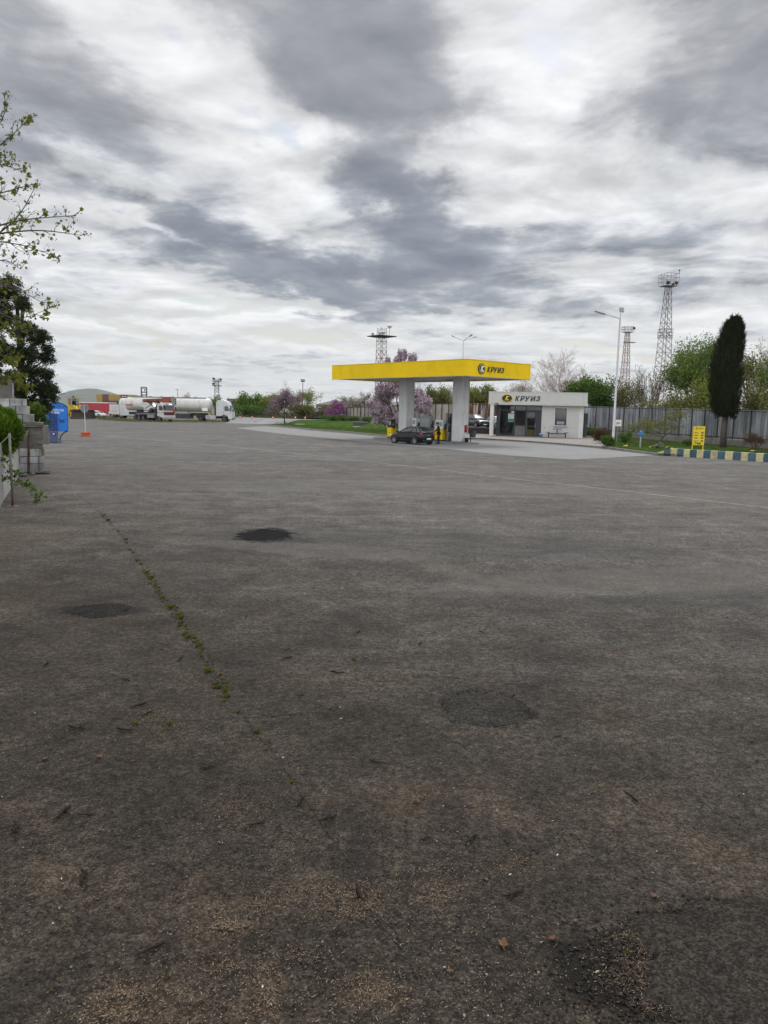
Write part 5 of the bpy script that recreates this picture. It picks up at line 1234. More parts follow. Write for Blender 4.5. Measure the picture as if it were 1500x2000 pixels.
# ---- container stacks
CC = {'yellow': mat('ochre container', (.36, .24, .05), .6, var=.1, vs=.5, dirt=(.22, .15, .06), da=.4), 'maroon': mat('maroon container', (.13, .035, .035), .6, var=.1, vs=.5), 'brown': mat('brown container', (.15, .055, .045), .6, var=.1), 'blue': mat('blue container', (.03, .05, .17), .6)}
def container(col, row, cidx, label, x, Y, z_, h=2.6, mark=False):
    o = thing('shipping_container', label, 'container', (x, Y, z_), radians(2), 'container stacks')
    q = MB(); w = 2.44
    q.bx(0, w, .06, 6.05, .0, h-.02)
    for i in range(20): q.bx(-.03, 0, .2+i*.29, .34+i*.29, .15, h-.15); q.bx(w, w+.03, .2+i*.29, .34+i*.29, .15, h-.15)
    q.build('container_body', CC[col], o)
    for s_ in (0, 1): MB().bx(.08+s_*1.16, 1.20+s_*1.16, 0, .055, .1, h-.12).build('door', CC[col], o, bevel=.015)
    q = MB()
    for xx in (.4, .8, 1.6, 2.0): q.tube([(xx, -.04, .12), (xx, -.04, h-.14)], .035, 4)
    q.build('locking_bars', GREYM, o)
    if mark: q = MB(); q.bx(.5, 1.05, -.03, -.01, h*.62, h*.75); q.bx(1.45, 2.1, -.03, -.01, h*.62, h*.75); q.bx(1.5, 2.0, -.03, -.01, h*.3, h*.42); q.build('markings', LOGOW, o)
    return o
Yc = 322.0; xa = P(188.3, 780, Yc).x; zt_ = topz(225, 770.2, Yc); zlev = [zt_-2.62*(i+1) for i in range(3)]
toprow = [('yellow', 'ochre container at the left end of the top row'), ('maroon', 'maroon container second from the left in the top row'), ('yellow', 'ochre container third from the left in the top row'), ('yellow', 'ochre container beside the marked maroon one, fourth in the top row'), ('maroon', 'maroon container with white markings in the top row'), ('yellow', 'ochre container just right of the maroon one with markings'), ('yellow', 'ochre container at the right end of the top row')]
for i, (c_, l_) in enumerate(toprow): container(c_, 0, i, l_, xa+i*2.53+(.2 if i > 3 else 0), Yc, zlev[0]-(.12 if i == 6 else 0), 2.6 if i < 6 else 2.5, i in (4,))
low = [('yellow', 'ochre container at the left end of the second row'), ('maroon', 'maroon container second from the left in the second row'), ('brown', 'brown container third from the left in the second row'), ('blue', 'single blue container in the second row'), ('brown', 'brown container right of the blue one in the second row'), ('maroon', 'maroon container sixth in the second row'), ('brown', 'brown container at the right end of the second row')]
for i, (c_, l_) in enumerate(low): container(c_, 1, i, l_, xa+i*2.53+(.2 if i > 3 else 0), Yc, zlev[1])
for i in range(7): container('brown', 2, i, 'brown container on the ground beneath the two upper rows', xa+i*2.53+(.2 if i > 3 else 0), Yc, max(0, zlev[2]), min(2.6, zlev[1]-max(0, zlev[2])-.02))
# ------------------------------------------------------------ trees and shrubs
BARK = mat('grey brown bark', (.085, .070, .058), .9, var=.3, vs=3, bmp=.5, bs=20)
BARKD = mat('dark bark', (.040, .033, .028), .9, var=.3, vs=3)
BARKP = mat('pale pinkish bark', (.27, .22, .205), .9, var=.2, vs=2)
L_DARK = leaf_mat('dark green leaf', [(0.030, 0.068, 0.011), (0.054, 0.115, 0.016), (0.081, 0.155, 0.022), (0.121, 0.189, 0.034)])
L_GREEN = leaf_mat('fresh green leaf', [(0.058, 0.114, 0.017), (0.091, 0.156, 0.025), (0.130, 0.195, 0.034), (0.182, 0.234, 0.052)])
L_YEL = leaf_mat('yellow green leaf', [(0.115, 0.161, 0.021), (0.161, 0.207, 0.029), (0.207, 0.241, 0.040), (0.241, 0.253, 0.057)])
L_OLIVE = leaf_mat('olive leaf', [(0.081, 0.100, 0.022), (0.125, 0.144, 0.031), (0.175, 0.181, 0.044), (0.213, 0.188, 0.056)])
L_BUD = leaf_mat('pale bud', [(.27, .27, .17), (.38, .37, .26), (.46, .42, .35), (.32, .27, .23)])
L_PINKB = leaf_mat('pinkish bud', [(.40, .30, .31), (.52, .42, .42), (.60, .52, .49), (.28, .22, .19)])
L_MAUVE = leaf_mat('mauve blossom', [(.26, .17, .23), (.46, .34, .41), (.58, .47, .53), (.68, .60, .64)])
L_PLUM = leaf_mat('dusky plum blossom', [(.10, .06, .075), (.19, .125, .15), (.27, .19, .22), (.34, .26, .28)])
L_MAG = leaf_mat('magenta blossom', [(.17, .045, .14), (.26, .085, .22), (.34, .15, .29)])
L_CYP = leaf_mat('cypress spray', [(.008, .012, .006), (.016, .024, .010), (.028, .037, .015), (.052, .056, .024)], trans=.05)
L_RED = leaf_mat('reddish shrub leaf', [(.05, .03, .015), (.09, .035, .02), (.06, .06, .02), (.11, .05, .03)])
L_NEAR = leaf_mat('young plane leaf', [(.10, .125, .016), (.14, .16, .022), (.17, .175, .035), (.085, .11, .014)], trans=.5)
L_JUN = leaf_mat('dark juniper needle', [(.010, .016, .007), (.018, .028, .011), (.028, .042, .015), (.04, .05, .02)], trans=.05)
L_THU = leaf_mat('bright thuja spray', [(.05, .12, .010), (.09, .18, .014), (.13, .23, .02), (.17, .26, .03)])
def rdir(): 
    while True:
        v = V3((random.uniform(-1, 1), random.uniform(-1, 1), random.uniform(-1, 1)))
        if .05 < v.length < 1: return v.normalized()
def skeleton(levels, kids, ratio, ang, trunk=.3, up=.25, curve=.18, multi=1):
    """branching skeleton in a unit frame: list of (points, level)"""
    segs = []
    def grow(p, d, L, lev):
        n = 4 if lev < 2 else 3; pts = [p]; q = p; dd = d
        for i in range(n):
            dd = (dd + rdir()*curve + V3((0, 0, up*.25))).normalized(); q = q + dd*L/n; pts.append(q)
        segs.append((pts, lev))
        if lev >= levels: return
        k_ = random.randint(*kids)
        for j in range(k_):
            u = 1.0 if j == 0 else random.uniform(.35, 1.0); i = min(n-1, int(u*n)); st = pts[i].lerp(pts[i+1], u*n-i) if u < 1 else pts[-1]
            x, y = frame_z(dd); a = random.uniform(0, 2*pi); t_ = ang*random.uniform(.6, 1.25)*(0.45 if j == 0 else 1)
            nd = (dd*cos(t_) + (x*cos(a)+y*sin(a))*sin(t_) + V3((0, 0, up*.3))).normalized()
            grow(st, nd, L*ratio*random.uniform(.75, 1.15), lev+1)
    for m_ in range(multi):
        a = 2*pi*m_/max(1, multi)+random.uniform(0, 1); lean = 0 if multi == 1 else .45
        grow(V3((0, 0, 0)), V3((cos(a)*lean, sin(a)*lean, 1)).normalized(), trunk, 0)
    return segs
def fit(segs, w, h, dpt=None):
    """scale a skeleton to crown width w and height h"""
    P_ = [p for s_, l in segs for p in s_]; xs_ = sorted(p.x for p in P_); ys_ = sorted(p.y for p in P_); n = len(xs_)
    x0, x1 = xs_[int(n*.01)], xs_[min(n-1, int(n*.99))]; y0, y1 = ys_[int(n*.01)], ys_[min(n-1, int(n*.99))]; z1 = max(p.z for p in P_); z0 = 0
    sx = w/max(.01, x1-x0); sy = (dpt or w)/max(.01, y1-y0); sz = h/max(.01, z1-z0); cx_, cy_ = (x0+x1)/2, (y0+y1)/2
    out = []
    for s_, l in segs:
        out.append(([V3((p.x*sx - cx_*sx*min(1, p.z/z1*1.6), p.y*sy - cy_*sy*min(1, p.z/z1*1.6), p.z*sz)) for p in s_], l))
    return out
def wood(segs, r0, fall=.55, rmin=.012, maxlev=99, sides=(8, 6, 4, 3, 3, 3, 3)):
    q = MB()
    for pts, l in segs:
        if l > maxlev: continue
        a = max(rmin, r0*fall**l); b_ = max(rmin*.8, r0*fall**(l+1)*1.05); n = len(pts)
        rad = [a+(b_-a)*i/(n-1) for i in range(n)]
        if l == 0: rad[0] *= 1.25
        q.tube(pts, rad, sides[min(l, len(sides)-1)], cap=l < 2)
    return q
def leafage(q, pts, per, size, rad, droop=0.0, shape='quad', rnd=.5, flat=False):
    for c in pts:
        for _ in range(per):
            p = c + V3((random.gauss(0, rad), random.gauss(0, rad), random.gauss(0, rad*.8)-droop*rad))
            a = rdir(); 
            if flat: a = V3((a.x*.5, a.y*.5, abs(a.z)+.3)).normalized()
            x, y = frame_z(a); s_ = size*random.uniform(1-rnd, 1+rnd); th = random.uniform(0, 2*pi); u = x*cos(th)+y*sin(th); v = y*cos(th)-x*sin(th)
            if shape == 'quad': q.face([p-u*s_*.5, p+v*s_*.32, p+u*s_*.5, p-v*s_*.32])
            elif shape == 'lobed':
                ring = []
                for i in range(10): r = s_*(.52 if i % 2 == 0 else .34)*(1.2 if i == 0 else 1); an = 2*pi*i/10; ring.append(p+u*cos(an)*r+v*sin(an)*r+a*(.08*s_*(i % 2)))
                q.face(ring)
            else: q.face([p-u*s_*.5, p+u*s_*.5+a*s_*.05, p+v*s_*.22])
def tips(segs, lev, along=(.4, 1.0), n=2):
    out = []
    for pts, l in segs:
        if l < lev: continue
        for _ in range(n):
            u = random.uniform(*along)*(len(pts)-1); i = min(len(pts)-2, int(u)); out.append(pts[i].lerp(pts[i+1], u-i))
    return out
def tree(name, label, px, Y, py_top, wpx, leaf, bark, per=6, lsize=.22, lrad=.35, levels=4, kids=(3, 4), ratio=.72, ang=.75, trunk=.3, up=.25, r0=None, seed=1, group=None, leaf_lev=3, multi=1, base=None, cat='tree', nt=2, droop=0, shape='quad', curve=.18, rmin=.012, crown='crown', fall=.55, dpt=None):
    random.seed(seed); s_ = Y/F
    b0 = base if base is not None else base_of(px, 800, Y)
    h = P(px, py_top, Y).z - b0.z; w = wpx*s_
    t_ = thing(name, label, cat, b0, 0, group)
    sg = fit(skeleton(levels, kids, ratio, ang, trunk, up, curve, multi), w, h, dpt)
    r0 = r0 or h*.022
    wood(sg, r0, fall, rmin).build('trunk' if cat == 'tree' else 'stem', bark, t_, smooth=True, fixn=False)
    if leaf and per:
        q = MB(); leafage(q, tips(sg, leaf_lev, n=nt), per, lsize, lrad, droop, shape)
        q.build(crown, leaf, t_, fixn=False)
    return t_
TB = 'trees beyond the fence'
# background row, left to right
tree('bare_tree', 'pale leafless bush tree above the middle of the long tanker', 369, 205, 765, 36, L_BUD, BARKP, 2, .22, .3, 4, seed=21, group=TB, multi=3, trunk=.2, up=.1, rmin=.03)
tree('shrub_tree', 'small green tree half hidden behind the tanker cab', 415, 172, 774, 26, L_GREEN, BARK, 7, .3, .4, 3, seed=22, group=TB, leaf_lev=2)
tree('bare_shrub', 'brown leafless thicket just right of the tanker cab', 462, 176, 776, 42, L_BUD, BARKD, 1, .18, .3, 4, seed=23, group=TB, multi=4, trunk=.15, rmin=.03, cat='shrub')
tree('green_tree', 'bright green young tree between the tanker cab and the plum tree', 489, 172, 765, 40, L_GREEN, BARK, 8, .30, .45, 4, (2, 4), seed=24, group=TB, multi=2)
tree('green_shrub', 'low green thicket below the bright green young tree', 497, 168, 790, 78, L_DARK, BARKD, 7, .3, .5, 3, seed=25, group=TB, multi=5, trunk=.15, leaf_lev=1, cat='shrub')
tree('green_tree', 'yellow green loose bush just left of the plum blossom tree', 528, 170, 768, 36, L_YEL, BARK, 6, .28, .45, 4, seed=26, group=TB, multi=3, trunk=.2)
tree('bare_tree', 'tall pale budding tree directly behind the plum blossom tree', 567, 178, 748, 42, L_BUD, BARKP, 3, .24, .35, 4, (3, 4), seed=27, group=TB, up=.5, rmin=.03)
tree('willow_tree', 'yellow green tree beside the thin floodlight mast', 602, 168, 757, 44, L_YEL, BARK, 4, .24, .4, 4, (3, 4), seed=28, group=TB, up=.35, rmin=.025)
tree('bare_shrub', 'dark leafless thicket beneath the thin floodlight mast', 588, 164, 788, 50, L_OLIVE, BARKD, 3, .22, .4, 4, seed=29, group=TB, multi=5, trunk=.15, rmin=.03, cat='shrub')
tree('blossom_tree', 'dusky plum blossom tree at the tip of the grass island', 555, 0, 758, 62, L_PLUM, BARKD, 5, .17, .22, 4, (4, 5), .7, .85, .34, seed=30, base=G(556.5, 829)+V3((0,0,0)), r0=.11, nt=3) if False else None
bpl = G(556.5, 828.3); tree('blossom_tree', 'dusky plum blossom tree at the tip of the grass island', 556.5, bpl.y, 759, 60, L_PLUM, BARKD, 5, .17, .24, 4, (4, 5), .70, .85, .36, seed=30, base=bpl, r0=.11, nt=3)
tree('blossom_tree', 'small vivid magenta blossom tree over the brown fence', 659, 152, 779, 30, L_MAG, BARKD, 7, .19, .26, 4, (3, 4), .72, .95, .35, seed=31, up=.05, nt=3)
for i, (px, Y, top, w, lf, lab) in enumerate(((690, 172, 772, 50, L_BUD, 'pale budding scrub right of the magenta tree'), (722, 168, 762, 46, L_BUD, 'taller pale budding scrub left of the big pink tree'), (648, 190, 786, 40, L_OLIVE, 'dull olive scrub beyond the magenta tree'))):
    tree('bare_shrub', lab, px, Y, top, w, lf, BARK, 2, .2, .35, 4, seed=40+i, group=TB, multi=4, trunk=.15, rmin=.03, cat='shrub')
# big pink tree behind the left column
def pink():
    random.seed(50); Y = 103.0; b0 = base_of(783, 800, Y); s_ = Y/F
    t_ = thing('blossom_tree', 'large pink mauve blossom tree rising behind the farther canopy column', 'tree', b0)
    sg = fit(skeleton(4, (3, 5), .72, .62, .26, .55, .15, 2), 104*s_, P(783, 730, Y).z-b0.z)
    wood(sg, .11, .5, .010).build('trunk', BARKD, t_, smooth=True, fixn=False)
    q = MB()
    def X(px): return (px-783)*s_
    def Z(py): return P(783, py, Y).z-b0.z
    cl = []
    for (px, py, rx, rz_, n) in ((750, 770, 20, 22, 150), (745, 800, 22, 16, 150), (770, 760, 16, 18, 90), (768, 815, 14, 12, 60), (728, 808, 5, 6, 14), (812, 772, 16, 14, 80), (820, 790, 18, 13, 110), (835, 783, 8, 9, 30), (778, 698, 5, 11, 34), (788, 694, 4, 10, 26), (771, 706, 4, 6, 16), (806, 700, 5, 9, 24), (756, 706, 5, 8, 20), (799, 703, 4, 8, 18), (785, 730, 30, 20, 110), (722, 790, 8, 5, 20), (738, 818, 12, 9, 60), (758, 822, 12, 8, 60), (830, 800, 12, 8, 40)):
        for _ in range(int(n*1.7)):
            v = rdir()*random.random()**.4
            cl.append(V3((X(px)+v.x*rx*s_, v.y*min(2.2, rx*s_), Z(py)+v.z*rz_*s_)))
    for c in cl:
        for _ in range(19):
            p = c+V3((random.gauss(0, .10), random.gauss(0, .10), random.gauss(0, .18)))
            a = rdir(); x, y = frame_z(a); sz = random.uniform(.10, .26); q.face([p-x*sz*.5, p+y*sz*.4, p+x*sz*.5, p-y*sz*.4])
    q.build('crown', L_MAUVE, t_, fixn=False)
    lg = MB()
    for (px, py) in ((750, 770), (745, 800), (812, 772), (820, 792), (778, 692), (806, 695), (756, 702), (789, 690)):
        a = V3((0, 0, 1.2)); e_ = V3((X(px), 0, Z(py))); lg.tube([a, a.lerp(e_, .5)+V3((0, 0, .5)), e_], [.10, .06, .02], 5)
    lg.build('limb', BARKD, t_)
pink()
# row behind the station, left to right
for i, (px, Y, top, w, lf, bk, per, lab) in enumerate((
    (852, 118, 750, 46, L_OLIVE, BARKD, 4, 'olive green scrub tree seen between the canopy columns'),
    (872, 124, 753, 36, L_BUD, BARK, 3, 'pale budding scrub tree right beside the nearer column'),
    (915, 116, 752, 44, L_YEL, BARK, 8, 'bright yellow green tree over the rust striped fence'),
    (942, 114, 749, 40, L_OLIVE, BARK, 5, 'olive tree over the left end of the shop roof'),
    (975, 120, 752, 60, L_BUD, BARK, 3, 'pale budding scrub directly behind the shop sign'),
    (1010, 124, 748, 54, L_BUD, BARKP, 3, 'grey pink budding scrub just left of the wide bare tree'))):
    tree('scrub_tree', lab, px, Y, top, w, lf, bk, per, .2, .33, 4, (3, 4), seed=60+i, group=TB, multi=3, trunk=.2, rmin=.02)
tree('bare_tree', 'wide leafless pinkish tree spreading above the white shop', 1100, 112, 671, 182, L_PINKB, mat('whitish pink bark', (.40, .335, .315), .9, var=.2, vs=2), 3, .10, .13, 5, (3, 4), .74, .62, .28, .3, r0=.19, seed=70, group=TB, leaf_lev=4, nt=2, rmin=.015, multi=3, curve=.22, fall=.52)
tree('dark_green_tree', 'dense dark green tree just right of the white shop', 1160, 106, 735, 92, L_DARK, BARKD, 11, .26, .45, 4, (3, 4), seed=71, group=TB, multi=3, trunk=.2, nt=3)
tree('scrub_tree', 'yellowish budding scrub at the foot of the smaller lattice tower', 1222, 104, 735, 50, L_OLIVE, BARK, 5, .2, .4, 4, seed=72, group=TB, multi=3, trunk=.2, rmin=.02)
tree('bare_tree', 'grey leafless tree left of the tallest lattice tower', 1262, 97, 708, 90, L_BUD, BARK, 1, .16, .3, 5, (3, 3), .74, .6, .25, .3, seed=73, group=TB, leaf_lev=5, multi=3, rmin=.016)
tree('green_tree', 'biggest bright green tree beyond the fence left of the cypress', 1360, 97, 655, 122, L_GREEN, BARK, 18, .20, .50, 5, (3, 4), .74, .68, .24, .25, r0=.28, seed=74, group=TB, leaf_lev=3, nt=2)
tree('scrub_tree', 'olive branchy scrub in front of the biggest green tree', 1325, 90, 752, 120, L_OLIVE, BARK, 4, .2, .45, 4, (3, 4), seed=75, group=TB, multi=5, trunk=.18, rmin=.018)
tree('scrub_tree', 'lower green tree just left of the cypress', 1392, 88, 735, 64, L_YEL, BARK, 8, .22, .45, 4, (3, 4), seed=79, group=TB, multi=3, trunk=.18, rmin=.018)
tree('green_tree', 'yellow green tree just right of the cypress', 1462, 90, 682, 60, L_OLIVE, BARK, 7, .23, .4, 4, (3, 4), seed=76, group=TB, up=.3)
tree('bare_tree', 'pale budding tree at the right edge behind the cypress', 1480, 98, 662, 56, L_BUD, BARKP, 3, .18, .25, 5, (3, 3), seed=77, group=TB, leaf_lev=4, rmin=.015)
tree('bare_shrub', 'dark leafless scrub over the fence right of the cypress', 1478, 84, 738, 92, L_OLIVE, BARKD, 2, .16, .3, 5, (3, 3), seed=78, group=TB, multi=4, trunk=.15, rmin=.015, cat='shrub')
tree('green_tree', 'green leafy tree at the far right edge of the picture', 1512, 86, 692, 60, L_GREEN, BARK, 7, .22, .35, 4, (3, 4), seed=80, group=TB)
# cypress
def cypress():
    random.seed(81); b0 = G(1411, 876.5); Y = b0.y; s_ = Y/F
    t_ = thing('cypress_tree', 'tall dark columnar cypress on the lawn leaning slightly right', 'tree', b0)
    def X(px, py=760): return P(px, py, Y).x-b0.x
    def Z(py): return P(1411, py, Y).z-b0.z
    prof = [(812, 1405, 1431), (806, 1397, 1437), (795, 1391, 1440), (780, 1388, 1443), (760, 1386.5, 1445), (735, 1388, 1447), (710, 1391, 1448.5), (690, 1397, 1450), (670, 1404, 1451), (655, 1410, 1451.5), (640, 1416, 1450), (634, 1421, 1447), (629, 1429, 1443), (627, 1434, 1439)]
    q = MB(); secs = []; n = 20
    for py, a, b_ in prof:
        cx_ = X((a+b_)/2, py)*.98; r = (b_-a)/2*s_*.80; z_ = Z(py)
        secs.append([V3((cx_+cos(2*pi*i/n)*r*(1+.16*mnoise.noise(V3((cos(2*pi*i/n)*1.5, sin(2*pi*i/n)*1.5, z_*.8)))), sin(2*pi*i/n)*r*.95, z_)) for i in range(n)])
    q.loft(secs)
    for _ in range(15000):
        u = random.random(); i = min(len(prof)-2, int(u*(len(prof)-1))); f_ = random.random()
        py = prof[i][0]+(prof[i+1][0]-prof[i][0])*f_; a = prof[i][1]+(prof[i+1][1]-prof[i][1])*f_; b_ = prof[i][2]+(prof[i+1][2]-prof[i][2])*f_
        th = random.uniform(0, 2*pi); z_ = Z(py); lump = 1+.17*mnoise.noise(V3((cos(th)*1.5, sin(th)*1.5, z_*.8)))+.22*mnoise.noise(V3((cos(th)*4, sin(th)*4, z_*2.2)))
        r = (b_-a)/2*s_*random.uniform(.76, .97)*lump; p = V3((X((a+b_)/2, py)+cos(th)*r, sin(th)*r, z_+random.uniform(-.15, .15)))
        o_ = V3((cos(th), sin(th), 0)); d_ = (o_*random.uniform(.1, .7)+V3((0, 0, 1))+rdir()*.35).normalized(); x, y = frame_z(d_); w_ = random.uniform(.02, .045); L = random.uniform(.14, .44)
        q.face([p-x*w_, p+x*w_, p+d_*L+x*w_*.3, p+d_*L-x*w_*.3])
    for _ in range(420):      # tufts that stand out of the outline
        i = random.randint(1, len(prof)-2); py, a, b_ = prof[i]; py += random.uniform(-12, 12); th = random.uniform(0, 2*pi); r = (b_-a)/2*s_*random.uniform(.82, 1.03); c = V3((X((a+b_)/2, py)+cos(th)*r, sin(th)*r, Z(py)))
        for _ in range(16):
            o_ = V3((cos(th), sin(th), 0)); d_ = (o_*random.uniform(.2, 1.0)+V3((0, 0, 1))+rdir()*.5).normalized(); x, y = frame_z(d_); w_ = random.uniform(.015, .04); L = random.uniform(.12, .42); p = c+rdir()*.12
            q.face([p-x*w_, p+x*w_, p+d_*L+x*w_*.3, p+d_*L-x*w_*.3])
    q.build('crown', L_CYP, t_, fixn=False)
    q = MB(); q.tube([(0, 0, -.1), (X(1412, 840), 0, Z(840)), (X(1416, 805), 0, Z(805))], [.24, .20, .16], 10); q.tube([(X(1416, 876), 0, 0), (X(1419, 840), .1, Z(840)), (X(1423, 800), .1, Z(800))], [.16, .13, .1], 8)
    q.build('trunk', BARK, t_, smooth=True)
cypress()
# shrubs on the lawn
sb = G(1292, 852); bsh = V3((P(1292, 800, 74).x, 74, .1))
tree('lawn_shrub', 'loose olive leaved shrub on a thin stem in front of the grey fence', 1292, 74, 796, 98, L_OLIVE, BARK, 11, .12, .22, 4, (3, 4), .72, .95, .22, .1, r0=.07, seed=90, base=bsh, cat='shrub', nt=2)
b0 = G(1178, 866, .12); tree('red_shrub', 'reddish brown shrub at the corner of the paving', 1178, b0.y, 839, 30, L_RED, BARKD, 9, .10, .16, 3, (3, 4), seed=91, base=b0, multi=5, trunk=.15, cat='shrub', leaf_lev=1)
b0 = G(1187, 873, .12); tree('small_shrub', 'small dark green shrub at the foot of the street lamp', 1187, b0.y, 853, 17, L_DARK, BARKD, 12, .08, .12, 3, (3, 4), seed=92, base=b0, multi=5, trunk=.15, cat='shrub', leaf_lev=1)
b0 = G(1222, 868.5, .12); tree('dwarf_pine', 'small dark dwarf pine on the lawn beside the small white sign', 1222, b0.y, 846, 20, L_DARK, BARKD, 16, .07, .09, 3, (4, 5), .6, 1.0, .4, 0, seed=93, base=b0, cat='shrub', leaf_lev=2, nt=3)
b0 = G(1343, 872, .12); tree('small_shrub', 'low twiggy dark shrub just left of the yellow price board', 1346, b0.y, 858, 22, L_DARK, BARKD, 4, .07, .12, 3, (3, 4), seed=94, base=b0, multi=4, trunk=.2, cat='shrub')
b0 = G(1478, 884, .12); tree('bare_shrub', 'reddish leafless shrub on the lawn at the right edge', 1472, b0.y, 842, 52, L_RED, mat('reddish twig', (.09, .04, .035), .9), 1, .05, .1, 5, (3, 3), .74, .7, .2, .2, seed=95, base=b0, multi=4, cat='shrub', r0=.03, rmin=.008)
b0 = G(1156, 852, .12); tree('small_shrub', 'dark low bush in the shade behind the shop side door', 1160, 93, 838, 36, L_DARK, BARKD, 9, .12, .2, 3, (3, 4), seed=96, base=V3((P(1160, 800, 93).x, 93, .3)), multi=5, trunk=.15, cat='shrub', leaf_lev=1)
# prickly pear
random.seed(97); b0 = G(1288, 876, .12)
cc = thing('prickly_pear', 'clump of grey green prickly pear cactus between yellow stones', 'cactus', b0)
q = MB(); sc_ = b0.y/F
for i in range(38):
    x_ = random.gauss(0, 6)*sc_; y_ = random.uniform(-.25, .25); z_ = abs(random.gauss(.12, .10))*(1.3-min(1, abs(x_)/.6)); M = Matrix.Rotation(random.uniform(-.7, .7), 3, 'Y') @ Matrix.Rotation(random.uniform(0, pi), 3, 'Z')
    s_ = random.uniform(.09, .15); c = V3((x_, y_, z_+.06)); r_ = bmesh.ops.create_icosphere(q.b, subdivisions=2, radius=1)
    for v in r_['verts']: v.co = c+M @ V3((v.co.x*s_*.75, v.co.y*s_*.22, v.co.z*s_))
q.build('pads', mat('cactus skin', (.085, .105, .06), .6, var=.3, vs=8), cc, smooth=True)
# weeds along the far kerb and fence foot
WD = 'weed clumps along the far fence foot'
for i, (px, Y, top, w, lab) in enumerate(((640, 146, 811, 30, 'weed clump below the magenta blossom tree'), (668, 142, 812, 14, 'small weed clump at the corner of the pale fence'), (690, 138, 815, 20, 'weed clump behind the grey concrete box'), (720, 124, 816, 26, 'weed clump left of the pink blossom tree'), (650, 135, 813, 16, 'weed clump in front of the brown fence'))):
    tree('weed_clump', lab, px, Y, top, w, L_DARK, BARKD, 9, .13, .2, 2, (4, 6), seed=100+i, group=WD, multi=5, trunk=.3, cat='weeds', leaf_lev=1, rmin=.01)
# ---- near plane tree reaching in from the left
def near_tree():
    random.seed(120); Y = 21.5; s_ = Y/F; bx_ = P(-150, 800, Y); b0 = V3((bx_.x, Y, 0))
    t_ = thing('plane_tree', 'young leaved tree whose branches reach in at the upper left', 'tree', b0)
    def W(px, py, dy=0.0): p = P(px, py, Y); return V3((p.x-b0.x, dy, p.z))
    q = MB(); q.tube([(0, 0, -.1), (.1, 0, 2), W(-140, 560), W(-130, 420), W(-100, 250)], [.26, .22, .18, .13, .06], 10); q.build('trunk', BARK, t_, smooth=True)
    lv = MB(); br = MB(); TW = []
    def limb(pts, r):
        pts = smooth_path(pts, 5); n = len(pts); br.tube(pts, [r*(1-.86*i/(n-1)) for i in range(n)], 6, False)
        for i in range(2, n):
            u = i/(n-1); k_ = 2 if u > .35 else 1
            for _ in range(k_):
                if random.random() < .22: continue
                d_ = (pts[i]-pts[i-1]).normalized(); nd = (d_*.8+rdir()*.75+V3((0, 0, .22))).normalized(); L = random.uniform(.25, .75)*(1.1-.72*u)
                p = pts[i]; tw = [p]; dd = nd
                for j in range(4): dd = (dd+rdir()*.25+V3((.04, 0, .07))).normalized(); p = p+dd*L/4; tw.append(p)
                br.tube(tw, [r*.30+.004, .008, .006, .005, .004], 4, False); TW.append((tw, u))
                if random.random() < .75:
                    nd2 = (dd+rdir()*.8).normalized(); tw2 = [tw[2], tw[2]+nd2*L*.3, tw[2]+nd2*L*.55+V3((0, 0, .05))]; br.tube(tw2, [.006, .005, .003], 3, False); TW.append((tw2, u))
    L_ = [([(-130, 300), (-60, 270), (-10, 225), (18, 186)], .030), ([(-130, 330), (-60, 300), (10, 262), (52, 218)], .032), ([(-120, 420), (-60, 350), (20, 330), (78, 345)], .034), ([(-120, 440), (-40, 405), (30, 385), (92, 372)], .036),
          ([(-130, 500), (-40, 470), (40, 425), (95, 365)], .036), ([(-130, 520), (-40, 475), (60, 445), (140, 408)], .045), ([(-130, 540), (-30, 478), (80, 452), (160, 452)], .042), ([(-130, 560), (-40, 475), (40, 472), (110, 495)], .034),
          ([(-130, 580), (-40, 540), (10, 505), (62, 528)], .03), ([(-130, 620), (-30, 560), (40, 560), (105, 595)], .032), ([(-120, 640), (-30, 600), (50, 622), (112, 592)], .026), ([(-130, 640), (-40, 640), (10, 640), (60, 660)], .03),
          ([(-130, 660), (-40, 690), (20, 690), (62, 735)], .028), ([(-130, 600), (-40, 660), (0, 720), (40, 760)], .03), ([(-130, 400), (-60, 380), (-10, 360), (30, 300)], .03), ([(-130, 640), (-60, 620), (-10, 590), (40, 640)], .03), ([(-100, 700), (-30, 720), (10, 735), (45, 700)], .024)]
    for pts, r in L_: limb([W(x_-16, y_, random.uniform(-.7, .7)*(i > 0)) for i, (x_, y_) in enumerate(pts)], r)
    br.build('branches', BARK, t_, smooth=True, fixn=False)
    for tw, u in TW:
        low = tw[-1].z < P(0, 600, Y).z
        for _ in range(random.choice((0, 1, 2, 3)) if not low else random.choice((3, 4, 6))):
            i = random.randint(len(tw)//2, len(tw)-1); c = tw[i]
            leafage(lv, [c], 1, random.uniform(.06, .135), .05, .5, 'lobed', .35)
        for _ in range(2): leafage(lv, [tw[-1]], 1, .05, .05, .8, 'quad')
    lv.build('crown', L_NEAR, t_, fixn=False)
near_tree()
